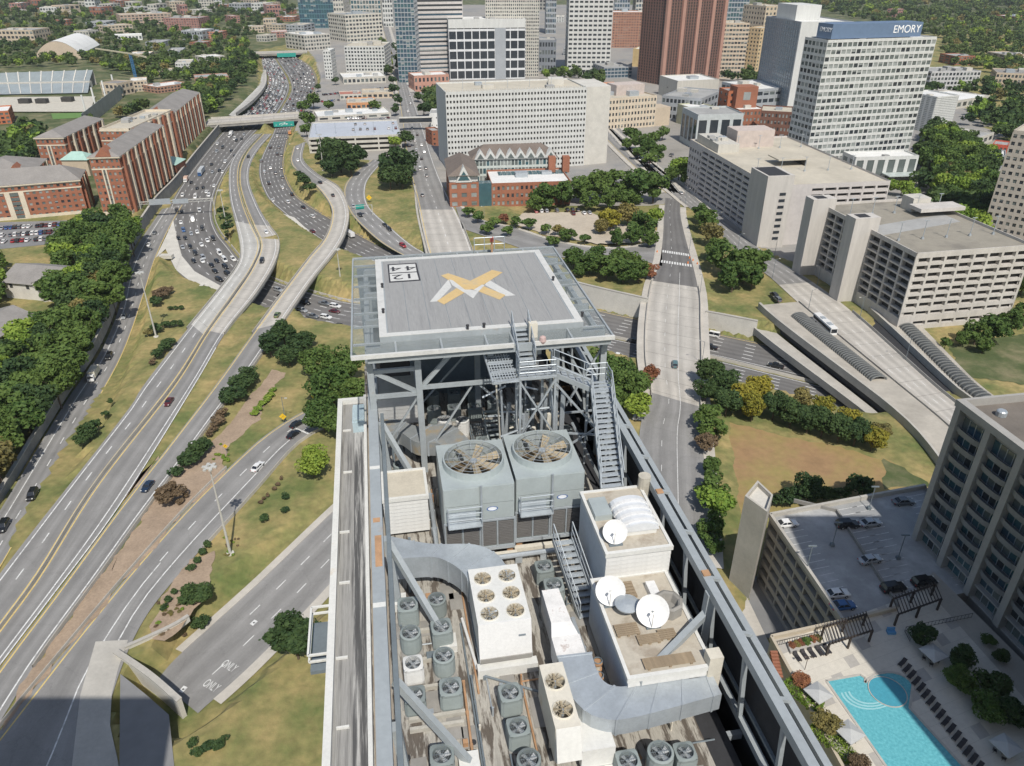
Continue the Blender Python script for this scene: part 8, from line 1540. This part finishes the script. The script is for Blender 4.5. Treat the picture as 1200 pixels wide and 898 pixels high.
SHAPES = {   # length, width, hull stations (x, z_top), cabin (x0 bottom, x1 bottom, x0 top, x1 top, z roof), belt height
 'sedan': (4.7, 1.82, [(-2.35,.62),(-2.2,.86),(-1.4,.95),(1.0,.92),(2.0,.78),(2.35,.58)], (-1.75,1.05,-1.05,.35,1.42)),
 'suv': (4.8, 1.92, [(-2.4,.75),(-2.3,1.02),(-1.5,1.08),(1.05,1.05),(2.1,.95),(2.4,.65)], (-2.28,1.15,-1.95,.45,1.72)),
 'van': (5.4, 2.0, [(-2.7,.8),(-2.65,1.1),(-1.5,1.12),(1.6,1.08),(2.5,.95),(2.7,.65)], (-2.65,1.9,-2.55,1.2,2.15)),
 'pickup': (5.6, 1.98, [(-2.8,.8),(-2.75,1.05),(-.9,1.05),(1.2,1.05),(2.5,.98),(2.8,.7)], (-.9,1.35,-.65,.65,1.75)) }
def car_parts(kind, paint):
    Lg, Wd, hull, cab = SHAPES[kind]; w = Wd/2; P = {}; q = MB(); zb = .28; ring = []
    for x, z in hull:
        k = 1-.10*max(0,(abs(x)/(Lg/2)-.6)/.4)**2*1.6; ring.append([(x,-w*k*.94,zb),(x,-w*k,zb+.25),(x,-w*k,max(z-.14,zb+.27)),(x,-w*k*.90,z),(x,w*k*.90,z),(x,w*k,max(z-.14,zb+.27)),(x,w*k,zb+.25),(x,w*k*.94,zb)])
    for a, b in zip(ring[:-1], ring[1:]):
        for i in range(8): j = (i+1) % 8; q.quad(a[i],b[i],b[j],a[j])
    q.poly(ring[0][::-1]); q.poly(ring[-1])
    b0, b1, t0, t1, zr = cab; zt = .93 if kind == 'sedan' else 1.06; wr = w*.74; wb = w*.90
    q.poly([(t0-.05,-wr,zr),(t1+.05,-wr,zr),(t1+.05,wr,zr),(t0-.05,wr,zr)]); q.hexa([(t0-.05,-wr,zr-.06),(t1+.05,-wr,zr-.06),(t1+.05,wr,zr-.06),(t0-.05,wr,zr-.06),(t0,-wr*.95,zr+.03),(t1,-wr*.95,zr+.03),(t1,wr*.95,zr+.03),(t0,wr*.95,zr+.03)])
    mid = (t0+t1)/2
    for s in (-1,1):
        for xb, xt in ((b0,t0),(b1,t1),((b0+b1)/2-.05,mid)): q.beam((xb,s*wb,zt),(xt,s*wr,zr-.03),.09,.06)
    if kind == 'pickup': q.box(-2.65,-1.0,-w*.8,w*.8,1.06,1.065)
    P['body'] = (q, paint)
    g = MB(); g.quad((b1,-wb,zt),(b1,wb,zt),(t1,wr,zr-.03),(t1,-wr,zr-.03)); P['windscreen'] = (g, C_GLASS)
    g = MB(); g.quad((b0,wb,zt),(b0,-wb,zt),(t0,-wr,zr-.03),(t0,wr,zr-.03)); P['rear_window'] = (g, C_GLASS)
    for s, nm in ((-1,'side_window'),(1,'side_window.')):
        g = MB(); g.quad((b0,s*wb*.99,zt),(b1,s*wb*.99,zt),(t1,s*wr*.99,zr-.04),(t0,s*wr*.99,zr-.04)); P[nm] = (g, C_GLASS)
    for i, (sx, sy) in enumerate(((-.29,-1),(-.29,1),(.30,-1),(.30,1))):
        g = MB(); x = sx*Lg; g.cyl((x,sy*(w-.20),.33),(x,sy*(w+.015),.33),.33,n=12); g.cyl((x,sy*(w+.005),.33),(x,sy*(w+.025),.33),.19,n=8,m=1); P['wheel'+'.'*i] = (g, [C_TYRE,C_RIM])
    for s, nm in ((-1,'headlight'),(1,'headlight.')): g = MB(); x, z = hull[-2]; g.box(x+.02,x+.30,s*w*.70-.16,s*w*.70+.16,z-.17,z-.04); P[nm] = (g, C_HEAD)
    for s, nm in ((-1,'tail_light'),(1,'tail_light.')): g = MB(); x, z = hull[0]; g.box(x-.02,x+.08,s*w*.72-.16,s*w*.72+.16,z-.10,z+.10); P[nm] = (g, C_TAIL)
    return P
CACHE = {}
def car_meshes(kind, col):
    if (kind,col) not in CACHE:
        P = car_parts(kind, PAINT[col]); CACHE[kind,col] = {k: v[0].mesh(k.rstrip('.'), v[1]) for k, v in P.items()}
        allm = MB(); mats = []
        for k, (g, m) in P.items():
            ml = m if isinstance(m, list) else [m]; ids = []
            for mm in ml:
                if mm not in mats: mats.append(mm)
                ids.append(mats.index(mm))
            n = len(allm.v); allm.v += g.v; allm.f += [tuple(i+n for i in f) for f in g.f]; allm.m += [ids[min(x,len(ids)-1)] for x in g.m]
        CACHE[kind,col]['_all'] = allm.mesh('car', mats)
    return CACHE[kind,col]
KW = {'sedan':'car','suv':'suv','van':'van','pickup':'pickup'}; CW = {'black':'black','white':'white','silver':'silver','grey':'grey','red':'red','maroon':'dark red','blue':'blue','navy':'dark blue','olive':'olive green','orange':'orange','tealgrey':'grey green'}
NC = [0]
def car(p, h, kind, col, where, group, detail=None):
    NC[0] += 1; me = car_meshes(kind, col); lab = '%s %s %s' % (CW[col], {'sedan':'saloon car','suv':'tall suv','van':'van','pickup':'pickup truck'}[kind], where); dpt = depth_at(p)
    if detail is None: detail = dpt < 330
    nm = {'sedan':'car','suv':'suv','van':'van','pickup':'pickup'}[kind]
    if not detail:
        o = bpy.data.objects.new(nm, me['_all']); COL.objects.link(o); o.location = p; o.rotation_euler = (0,0,h); return tag(o, lab, KW[kind], group)
    t = thing(nm, tuple(p), lab, KW[kind], group); t.rotation_euler = (0,0,h)
    for k, m in me.items():
        if k == '_all': continue
        o = bpy.data.objects.new(k.rstrip('.'), m); COL.objects.link(o); o.parent = t
    return t
def on_road(r, px, py):
    z = 0
    for _ in range(3):
        p = U(px,py,z+.5); i = int(np.linalg.norm(r.C[:,:2]-np.array([p.x,p.y]),axis=1).argmin()); z = r.C[i][2]
    p = U(px,py,z+.5); i = min(i, r.n-2); d = r.C[i+1]-r.C[i]; return Vector((p.x,p.y,z+.02)), math.atan2(d[1],d[0])
def cars(r, lst, where, group, flip=False, kinds=None):
    for it in lst:
        p, h = on_road(r, it[0], it[1]); col = it[2]; k = it[3] if len(it) > 3 else random.choice(['sedan','sedan','suv']); car(p, h+(math.pi if flip else 0), k, col, where, group)
B_, W_, S_, G_ = 'black','white','silver','grey'
cars(R1, [(38,580,B_,'suv')], 'nearest on the frontage road', None, True); cars(R1, [(4,617,B_,'suv')], 'at the left edge of the frontage road', None, True); cars(R1, [(145,371,S_),(128,418,B_)], 'in tree shade on the frontage road', 'cars in tree shade', True); cars(R1, [(174,287,W_),(181,273,G_)], 'far up the frontage road', 'cars far up the frontage road', True)
cars(A2, [(198,471,'maroon','sedan')], 'alone on the middle ramp road', None, True); cars(B, [(173,570,'navy','sedan')], 'alone on the curved ramp near the merge', None, True); cars(A2, [(307,306,B_,'suv'),(291,184,B_)], 'on the brown middle ramp bridge', 'cars on the middle ramp', True); cars(A2, [(312,272,W_,'sedan')], 'at the bend of the middle ramp', None, True)
cars(B, [(325,369,'olive','sedan')], 'at the joint of the curved ramp bridge', None); cars(B, [(390,229,B_),(375,214,B_)], 'on the upper bend of the curved ramp', 'cars on the upper curved ramp'); cars(B, [(349,188,W_),(349,174,W_)], 'entering the curved ramp', 'cars entering the curved ramp')
cars(R4, [(348,497,B_,'sedan'),(344,509,B_,'sedan')], 'waiting at the stop line of the loop road', 'two cars at the loop stop line'); cars(R4, [(302,547,W_,'sedan')], 'alone on the loop road', None)
cars(R5, [(414,242,S_),(422,252,B_,'pickup'),(451,264,B_),(456,269,B_),(472,288,'red','suv')], 'on the road under the green sign', 'cars under the green sign', True)
cars(SB, [(207,247,B_),(213,248,B_),(234,247,W_,'suv'),(226,258,W_,'van'),(212,261,W_),(215,270,'blue'),(224,274,S_),(231,272,W_),(237,268,B_),(209,279,B_),(217,279,B_),(214,290,S_),(223,289,B_),(236,287,W_),(243,282,W_),(250,280,B_),(229,297,B_),(238,302,S_),(257,297,W_,'van'),(263,305,W_,'van'),(273,304,W_),(227,306,B_),(254,306,B_),(248,311,B_),(237,306,W_),(264,313,B_,'suv'),(252,318,B_),(267,321,B_),(257,328,B_)], 'in the queue on the freeway bend left of the ramps', 'queue on the freeway bend')
cars(SB, [(275,163,W_,'van'),(255,169,W_,'suv'),(261,173,B_,'suv'),(277,165,B_),(254,178,S_),(271,177,B_),(275,183,B_),(224,214,B_),(248,193,B_),(249,202,S_),(257,200,B_),(261,202,W_),(238,220,B_),(231,221,B_),(229,231,W_,'van'),(214,229,W_),(242,225,W_),(245,229,W_),(251,218,W_),(264,190,W_),(269,160,W_,'van'),(286,158,S_),(283,163,B_)], 'in the queue between the overpass and the sign gantry', 'queue below the overpass')
cars(NB, [(306,189,G_),(315,215,B_),(330,197,B_),(317,197,W_),(323,203,B_),(325,181,B_),(330,182,B_),(317,173,B_),(327,173,B_),(336,162,G_),(331,220,W_),(319,235,W_),(337,237,W_),(342,228,B_),(355,243,B_),(366,254,W_),(366,271,'maroon'),(331,208,B_),(310,202,S_),(340,170,W_),(325,160,W_)], 'on the northbound lanes above the curved ramp', 'cars above the curved ramp', True)
cars(SB, [(358,355,B_),(354,364,S_),(380,356,G_,'pickup'),(393,359,W_,'suv'),(392,365,'maroon'),(366,371,G_,'pickup'),(382,372,W_),(398,382,B_),(326,340,S_,'suv'),(330,347,B_)], 'on the freeway between the ramp and the helipad', 'cars beside the helipad')
cars(NB, [(835,393,W_,'van')], 'on the freeway right of the street bridge', None, True); cars(NB, [(832,407,B_,'pickup'),(909,429,B_,'pickup'),(742,400,B_)], 'on the freeway lanes near the street bridge', 'dark trucks near the bridge', True); cars(SB, [(725,417,W_),(890,446,'navy'),(760,425,B_)], 'on the lower freeway lanes near the bridge', 'cars on the lower freeway lanes')
cars(R7, [(791,427,'tealgrey','suv')], 'alone on the street bridge', None); cars(R8, [(907,346,B_),(911,351,G_),(829,262,W_),(798,226,S_),(760,190,B_)], 'on the street beside the long garages', 'cars beside the garages')
cars(R9, [(478,100,W_),(480,112,B_),(481,122,S_),(478,131,W_),(484,138,B_),(483,150,W_),(489,158,B_),(486,165,W_),(494,170,W_),(480,171,B_),(488,176,S_),(497,178,W_),(484,183,W_),(494,186,B_),(492,198,W_,'van'),(499,197,B_),(500,206,B_),(495,229,B_),(475,92,S_),(470,76,W_),(465,66,B_),(462,58,W_)], 'in traffic on the straight avenue', 'traffic on the avenue')
DG = [(922,614,W_,.15,'at the left end of the shaded garage roof'),(993,615,B_,.1,'beside the ramp wall on the shaded garage roof'),(1020,613,S_,.2,'right of the ramp wall on the shaded garage roof'),(1020,656,S_,.25,'alone mid way along the shaded garage roof'),(1059,588,G_,.1,'near the far edge of the shaded garage roof'),(981,696,W_,.15,'parked beside the blue car on the garage roof'),(988,710,'blue',.15,'parked at the near edge of the garage roof'),(1047,689,B_,.2,'near the tower on the shaded garage roof'),(1083,682,B_,.2,'at the foot of the glazed tower')]
for x, y, c, h, wh in DG: p = U(x,y,zp+.5); car(Vector((p.x,p.y,zp+.0)), h, 'sedan' if c != B_ else 'suv', c, wh, None, True)
def lot(rows, where, group, z=0.0, fill=.9, cols=(B_,W_,S_,G_,B_,'red','blue','maroon',W_), jit=.1, dz=.07):
    for (x0,y0,x1,y1,n) in rows:
        a, b = U(x0,y0,z), U(x1,y1,z); h = math.atan2((b-a).y,(b-a).x)+math.pi/2
        for i in range(n):
            if random.random() < fill: car(a.lerp(b,(i+.5)/n)+Vector((0,0,dz)), h+rnd(-.03,.03), random.choice(['sedan','suv','sedan']), random.choice(cols), where, group)
patch('car_park', [(-40,262),(98,258),(96,283),(-40,296)], 0, M_LOT, .09)
lot([(-20,270,93,263,22),(-20,279,92,271,22),(-20,286,90,279,20)], 'in the packed car park below the brick apartments', 'cars in the apartment car park', dz=.1)
zd = hgt((361,180),163); lot([(376,154,468,151,11),(400,147,466,145,6)], 'on the pale blue parking deck roof', 'cars on the blue parking deck', z=zd, fill=.7, cols=(B_,W_,G_,'maroon'), dz=.0)
lot([(625,249,680,247,9),(662,252,700,250,6)], 'parked at the edge of the sandy plaza', 'cars beside the plaza', z=1, fill=.6); lot([(742,175,752,190,5),(765,184,790,182,4)], 'parked along the triangular park', 'cars at the park', z=1, fill=.7); lot([(440,130,452,128,4),(445,140,460,138,4)], 'behind the shops by the avenue', 'cars behind the shops', fill=.8)
lot([(378,112,398,110,8),(376,120,398,118,8),(438,105,456,104,6),(404,140,430,139,9)], 'in the small lots among the shops beyond the overpass', 'cars in the shop lots', fill=.85, dz=.1)
# jammed freeway beyond the overpass
Q = []
for r, f0, f1, gap, flip in ((SB,.05,.95,9.0,False),(NB,.05,.95,24.0,True)):
    for ln in range(6):
        f = f0+(f1-f0)*(ln+.5)/6; d = rnd(0,8); lim = r.len[np.abs(r.C[:,1]-690).argmin()] if True else 0
        while d < lim:
            p, h = r.pos(f,d); Q.append((p.y, p, h+(math.pi if flip else 0))); d += gap*rnd(.75,1.6)
Q.sort(key=lambda t: t[0]); QC = [B_,W_,S_,G_,W_,B_,W_,'red','navy']; nI = max(0, 296-NC[0]); rest = {}
for i, (_, p, h) in enumerate(Q):
    c = random.choice(QC); k = random.choice(['sedan','sedan','suv','van'])
    if i < nI: car(p+Vector((0,0,.02)), h, k, c, 'in the jam on the freeway beyond the overpass', 'cars in the jam beyond the overpass', False)
    else: rest.setdefault((k,c),[]).append((p,h))
V = []; F_ = []; MI = []; ML = []
for (k,c), L_ in rest.items():
    me = car_meshes(k,c)['_all']; vs = np.array([v.co[:] for v in me.vertices]); fs = [tuple(p.vertices) for p in me.polygons]; mi = [p.material_index for p in me.polygons]; mp = []
    for m in me.materials:
        if m not in ML: ML.append(m)
        mp.append(ML.index(m))
    for p, h in L_:
        n = len(V); c_, s_ = math.cos(h), math.sin(h); W2_ = vs @ np.array([[c_,s_,0],[-s_,c_,0],[0,0,1]])+np.array(p); V += W2_.tolist(); F_ += [tuple(i+n for i in f) for f in fs]; MI += [mp[i] for i in mi]
if V:
    me = bpy.data.meshes.new('distant_traffic'); me.from_pydata(V,[],F_)
    for m in ML: me.materials.append(m)
    me.polygons.foreach_set('material_index', MI); o = bpy.data.objects.new('distant_traffic', me); COL.objects.link(o); o['kind'] = 'stuff'
print('cars', NC[0])
# trucks and buses
def truck(p, h, label, colbox, colcab, L=7.0, Wd=2.4, H=3.0, cat='truck'):
    t = thing('box_truck', tuple(p), label, cat); t.rotation_euler = (0,0,h); WL[t.name] = (0,0,0); q = MB(); q.box(-L/2,L/2-1.9,-Wd/2,Wd/2,.9,H); q.build('cargo_box', colbox, t); q = MB(); q.hexa([(L/2-1.8,-1.05,.5),(L/2,-1.05,.5),(L/2,1.05,.5),(L/2-1.8,1.05,.5),(L/2-1.8,-1.0,2.3),(L/2-.55,-1.0,2.3),(L/2-.55,1.0,2.3),(L/2-1.8,1.0,2.3)]); q.build('cab', colcab, t); q = MB(); q.quad((L/2-.27,-.9,1.45),(L/2-.27,.9,1.45),(L/2-.53,.9,2.2),(L/2-.53,-.9,2.2)); q.build('windscreen', C_GLASS, t); q = MB(); q.box(-L/2+.1,L/2-.1,-.6,.6,.5,.88); q.build('chassis', C_TYRE, t)
    for sx in (-.28,.36):
        for sy in (-1,1): q = MB(); q.cyl((sx*L,sy*.85,.45),(sx*L,sy*1.18,.45),.45,n=12); q.build('wheel', C_TYRE, t)
    return t
p, h = on_road(R1,110,441); truck(p,h+math.pi,'white box truck with cream box on the frontage road',mat('cream_box',(.60,.57,.48),.6),PAINT['white'],7.5)
p, h = on_road(SB,236,203); truck(p,h,'long bright blue cab truck in the freeway queue',mat('pale_trailer',(.45,.48,.50),.6),PAINT['blue'],15,2.5,3.6); p, h = on_road(SB,218,212); truck(p,h,'orange and white box truck left of the blue truck',mat('orange_box',(.60,.42,.33),.6),PAINT['white'],7)
p, h = on_road(SB,271,158); truck(p,h,'white truck coming out from under the overpass',PAINT['white'],PAINT['white'],8); p, h = on_road(NB,409,276); truck(p,h+math.pi,'white truck emerging beneath the curved ramp',PAINT['white'],PAINT['silver'],9)
p, h = on_road(NB,340,157); truck(p,h+math.pi,'orange work truck beside the slip road under the overpass',PAINT['orange'],PAINT['orange'],7)
p, h = on_road(R8,966,383); t = thing('bus', tuple(p), 'long white bus on the station street', 'bus'); t.rotation_euler = (0,0,h+math.pi); WL[t.name] = (0,0,0); q = MB(); q.box(-7,7,-1.28,1.28,.4,3.1); q.build('body', PAINT['white'], t)
for s in (-1,1): q = MB(); q.box(-6.6,6.4,s*1.29-.015,s*1.29+.015,1.4,2.5); q.build('side_window', C_GLASS, t)
q = MB(); q.box(7.0,7.03,-1.1,1.1,1.2,2.7); q.build('windscreen', C_GLASS, t); q = MB(); q.box(-3,-1,-.8,.8,3.1,3.35); q.box(2,4.5,-.8,.8,3.1,3.3); q.build('roof_unit', M_GALV, t)
for sx in (-4.2,4.4):
    for sy in (-1,1): q = MB(); q.cyl((sx,sy*1.0,.5),(sx,sy*1.3,.5),.5,n=12); q.build('wheel', C_TYRE, t)
# ================================================================== masts, lamps, signs, road lettering
M_GREEN_S = mat('sign_green', (.03,.30,.25), .5, var=.05); M_YEL_S = mat('sign_yellow', (.75,.48,.03), .5, var=.05); M_POLE = mat('pole_metal', (.55,.54,.50), .5, var=.1, metal=.2)
def mast(base, top_y, label, ring=True, group=None, z=None):
    p = U(*base,0); zz = ground_z(p.x,p.y) if z is None else z; p = U(*base,zz); h = hgt(base, top_y, zz)-zz; t = thing('light_mast', tuple(p), label, 'light mast', group); q = MB(); q.cyl(p,p+Vector((0,0,h)),.34,.12,n=8); q.build('pole', M_POLE, t); q = MB(); q.cyl(p+Vector((0,0,-.3)),p+Vector((0,0,.3)),.9,n=10); q.build('footing', M_CONL, t)
    if ring:
        q = MB(); q.lathe((p.x,p.y,p.z+h-.6),[(.35,0),(1.0,.05),(1.0,.25),(.35,.3)],12); q.build('ring', M_POLE, t)
        for k in range(6): a = k*math.pi/3; q = MB(); q.box(p.x+1.25*math.cos(a)-.32,p.x+1.25*math.cos(a)+.32,p.y+1.25*math.sin(a)-.32,p.y+1.25*math.sin(a)+.32,p.z+h-.7,p.z+h-.4); q.build('lamp_head', M_POLE, t)
    return t
mast((270,649),545,'tallest light mast with ring of lamps on the grass slope'); mast((183,395),318,'tall light mast on the lawn beside the frontage road'); mast((400,336),291,'pale light mast under the curved ramp beside the helipad'); mast((265,262),222,'slim light mast on the strip in the freeway bend'); mast((379,200),157,'slim light mast on the grass by the slip road'); mast((317,132),100,'far light mast beside the jammed freeway') if False else None
def lamp(px, py, z, h, label, arm=(1.6,0), group='street lamps'):
    p = U(px,py,z); t = thing('street_lamp', tuple(p), label, 'street lamp', group); q = MB(); q.cyl(p,p+Vector((0,0,h)),.12,.07,n=6); q.build('pole', M_POLE, t); q = MB(); e = p+Vector((arm[0],arm[1],h+.3)); q.beam(p+Vector((0,0,h-.1)),e,.08,.08); q.build('arm', M_POLE, t); q = MB(); q.box(e.x-.35,e.x+.35,e.y-.15,e.y+.15,e.z-.08,e.z+.06); q.build('lamp_head', M_STEELD, t)
for i, (r, f, ds) in enumerate(((R8,.02,(.2,.26,.32,.38,.46,.54,.62)),(R8,.98,(.12,.18,.24,.30,.5,.6)),(R7,1.02,(.35,.55,.72)),(R9,.0,(.3,.45,.6,.75)),(R9,1.0,(.35,.5,.65)),(R10,.0,(.3,.6)),(R4,.02,(.9,)))):
    for d in ds:
        p, h = r.pos(f,d*r.len[-1]); nn = Vector((-math.sin(h),math.cos(h)))*(-1.8 if f < .5 else 1.8); t = thing('street_lamp', tuple(p), 'slim street lamp with single arm on the roadside', 'street lamp', 'roadside street lamps'); q = MB(); q.cyl(p,p+Vector((0,0,8.5)),.11,.07,n=6); q.build('pole', M_STEELD, t); q = MB(); e = p+Vector((nn.x,nn.y,8.8)); q.beam(p+Vector((0,0,8.4)),e,.08,.08); q.build('arm', M_STEELD, t); q = MB(); q.box(e.x-.35,e.x+.35,e.y-.2,e.y+.2,e.z-.08,e.z+.06); q.build('lamp_head', M_POLE, t)
# sign gantry across the frontage road and freeway
t = thing('sign_gantry', tuple(U(166,256,FZ)), 'grey truss sign gantry with two sign panels over the freeway', 'sign gantry'); z0 = FZ; a = U(168,257,z0); b = U(253,252,z0); up = Vector((0,0,8.2)); q = MB()
for s in (0,1.2):
    for e in (0,1.0): q.beam(a+up+Vector((0,e,s)),b+up+Vector((0,e,s)),.22,.22)
for i in range(16): p0 = a.lerp(b,i/16)+up; p1 = a.lerp(b,(i+1)/16)+up; q.beam(p0,p1+Vector((0,0,1.2)),.12,.12)
q.build('truss', M_POLE, t)
for p in (a,b): q = MB(); q.cyl(p,p+up+Vector((0,0,1.2)),.28,n=8); q.build('post', M_POLE, t)
for s0, s1, zz in ((.13,.42,3.2),(.45,.66,2.6)): q = MB(); p0 = a.lerp(b,s0)+up+Vector((0,-.25,-.6)); p1 = a.lerp(b,s1)+up+Vector((0,-.25,-.6)); q.hexa([p0,p1,p1+Vector((0,.12,0)),p0+Vector((0,.12,0)),p0+Vector((0,0,zz)),p1+Vector((0,0,zz)),p1+Vector((0,.12,zz)),p0+Vector((0,.12,zz))]); q.build('sign_panel', M_GALV, t)
# green signs on the overpass and over the slip road
def green_sign(p0, p1, z, hh, label, lines, post=None):
    a, b = U(*p0,z), U(*p1,z); t = thing('road_sign', tuple(a), label, 'road sign'); d = (b-a).normalized(); n = Vector((d.y,-d.x,0)); q = MB(); q.hexa([a-n*.06,b-n*.06,b+n*.06,a+n*.06]+[x+Vector((0,0,hh)) for x in (a-n*.06,b-n*.06,b+n*.06,a+n*.06)]); q.build('sign_panel', M_GREEN_S, t); ang = math.atan2(d.y,d.x)
    for i, (s, k) in enumerate(lines):
        m_ = MATS.get('sign_white') or mat('sign_white',(.8,.8,.8),.5,var=.02); c = a.lerp(b,k)+n*.09+Vector((0,0,hh*(.72-.45*i if len(lines) > 1 else .5))); text(s, hh*.36, t, tuple(c), 0, m_, 'lettering', .01, rot=(math.pi/2,0,ang))
    if post:
        for k in post: q = MB(); p = a.lerp(b,k)-n*.2; g = U(*p0,0); q.cyl((p.x,p.y,-5),(p.x,p.y,z+hh),.18,n=8); q.build('post', M_POLE, t)
    return t
green_sign((321,149),(345,148),.4,4.0,'large green road sign hung on the overpass',()); green_sign((310,151.5),(320,151),.4,2.2,'small green road sign on the overpass beside the large one',()) if False else None
green_sign((325,67.2),(347,66.6),.2,5.0,'green road sign hung on the farthest overpass',())
# white outline and arrow strokes on the overpass sign
ts = [o for o in bpy.data.objects if o.get('label','') == 'large green road sign hung on the overpass'][0]; SW = mat('sign_white',(.8,.8,.8),.5,var=.02); a, b = U(321,149,.4), U(345,148,.4); d = (b-a).normalized(); n = Vector((d.y,-d.x,0)); Ls = (b-a).length
def stroke(t, pts, w, z0=.4):
    q = MB()
    for (x0,y0),(x1,y1) in zip(pts[:-1],pts[1:]): q.beam(a+d*x0*Ls+n*.1+Vector((0,0,y0*4.0)), a+d*x1*Ls+n*.1+Vector((0,0,y1*4.0)), w, .02, up=tuple(n))
    q.build('arrow_stroke', SW, t)
for pts in (((.30,.3),(.30,.55),(.45,.7),(.60,.7)),((.52,.62),(.60,.7),(.52,.8)),((.36,.25),(.50,.5),(.70,.5)),((.62,.42),(.70,.5),(.62,.6)),((.10,.35),(.16,.35)),((.84,.35),(.90,.35))): stroke(ts, pts, .28)
gs = green_sign((417,246),(427,245),-3.0+6,2.6,'green road sign over the road beside the avenue',(('101',.5),) if False else (), post=(0,)); q = MB(); a2, b2 = U(410,248,3), U(436,245,3); q.beam(a2+Vector((0,.3,2.2)),b2+Vector((0,.3,2.2)),.2,.2); q.build('truss', M_POLE, gs); q = MB(); q.cyl((b2.x,b2.y+.3,-2),(b2.x,b2.y+.3,5.2),.22,n=8); q.build('post', M_POLE, gs)
def ysign(px, py, label, s=1.1, z=0):
    p = U(px,py,z); t = thing('warning_sign', tuple(p), label, 'warning sign'); q = MB(); q.cyl(p,p+Vector((0,0,2.6)),.05,n=6); q.build('post', M_STEELD, t); q = MB(); c = p+Vector((0,-.06,2.6)); q.hexa([c+Vector((0,0,-s)),c+Vector((s,0,0)),c+Vector((0,0,s)),c+Vector((-s,0,0))]+[c+Vector(x) for x in ((0,.06,-s),(s,.06,0),(0,.06,s),(-s,.06,0))]); q.build('sign_panel', M_YEL_S, t); q = MB(); q.beam(c+Vector((-.4,-.01,-.3)),c+Vector((.0,-.01,.2)),.16,.02); q.beam(c+Vector((0,-.01,.2)),c+Vector((.35,-.01,.3)),.16,.02); q.build('symbol', M_BLK, t)
ysign(333,497,'yellow diamond warning sign before the loop road stop line'); ysign(266,532,'small yellow sign among low plants by the mast',.7); ysign(433,237,'yellow diamond sign on the grass bank left of the avenue',1.6); ysign(369,473,'yellow sign half hidden by trees at the loop road end',.9)
q = MB(); p = U(225,336,-1); q.box(p.x-7,p.x+5,p.y-1,p.y+1,-1,-.2); tag(q.build('concrete_block', M_CONL),'pale concrete block on the grass above the freeway shoulder','block'); q = MB(); p = U(195,300,-4); q.box(p.x-3,p.x+3,p.y-1.5,p.y+1.5,-5,-3.4); tag(q.build('crash_cushion', M_CONL),'pale crash cushion at the tip of the gore','crash cushion')
# word markings on the lower street
for wx, wy in ((268,779),(247,802)):
    p, h = on_road(R6,wx,wy); c = bpy.data.curves.new('word','FONT'); c.body = 'ONLY'; c.size = 1.45; c.align_x = 'CENTER'; c.align_y = 'CENTER'; c.extrude = .002; c.materials.append(M_WHITE); o = bpy.data.objects.new('word_marking', c); COL.objects.link(o); o.location = p+Vector((0,0,.03)); o.rotation_euler = (0,0,h-math.pi/2); o.scale = (.9,1.8,1); structure(o)
for sx, sy in ((214,806),(297,728)):
    p, h = on_road(R6,sx,sy); q = MB(); q.box(-.7,.7,-.5,.5,0,.012); o = q.build('lane_symbol', M_WHITE); o.location = p+Vector((0,0,.02)); o.rotation_euler = (0,0,h); structure(o); q = MB(); q.poly([(-.25,0,.014),(0,-.25,.014),(.25,0,.014),(0,.25,.014)]); o2 = q.build('lane_symbol', M_BLK); o2.location = p+Vector((0,0,.02)); o2.rotation_euler = (0,0,h); structure(o2)
p, h = on_road(R4,352,503); q = MB(); q.box(-.3,.3,-3.2,3.2,0,.01); o = q.build('stop_line', M_WHITE); o.location = p+Vector((0,0,.02)); o.rotation_euler = (0,0,h); structure(o)
# work zone barrels and cones by the junction
M_CONE = mat('traffic_orange',(.75,.22,.05),.6,var=.05)
for i, (x, y) in enumerate(((770,296),(806,309),(812,306),(817,310),(808,303),(890,318),(886,315),(345,170),(343,178),(339,186))):
    p = U(x,y,1 if x > 500 else -2); q = MB(); q.lathe(tuple(p),[(.3,0),(.28,.4),(.24,.95),(0,.97)],10); tag(q.build('traffic_barrel', M_CONE),'orange traffic barrel by the roadworks','traffic barrel','orange traffic barrels')
# fonts become meshes so that every word is an object with faces
dg = bpy.context.evaluated_depsgraph_get()
for o in [o for o in bpy.data.objects if o.type == 'FONT']:
    me = bpy.data.meshes.new_from_object(o.evaluated_get(dg)); n = bpy.data.objects.new(o.name, me); nm = o.name; COL.objects.link(n); n.parent = o.parent; n.location = o.location; n.rotation_euler = o.rotation_euler; n.scale = o.scale
    for k in o.keys():
        if k in ('kind','label'): n[k] = o[k]
    bpy.data.objects.remove(o); n.name = nm
# ================================================================== haze: thin even air round everything
bpy.context.view_layer.update()
zm = max((o.matrix_world @ Vector(c)).z for o in bpy.data.objects if o.type == 'MESH' for c in o.bound_box)
q = MB(); q.box(-GX[-1]-60, GX[-1]+60, -GX[-1]-60, GY[-1]+60, -9.5, max(zm, CAM_H)+6); hz = q.build('haze', []); hz['kind'] = 'stuff'; hz.display_type = 'WIRE'
hm = bpy.data.materials.new('haze_air'); hm.use_nodes = True; nt = hm.node_tree; nt.nodes.remove(nt.nodes['Principled BSDF']); pv = nt.nodes.new('ShaderNodeVolumePrincipled')
pv.inputs['Color'].default_value = (.86,.91,.96,1); pv.inputs['Density'].default_value = .00006; pv.inputs['Anisotropy'].default_value = .2
nt.links.new(pv.outputs[0], nt.nodes['Material Output'].inputs['Volume']); hz.data.materials.append(hm)
print('top', zm)
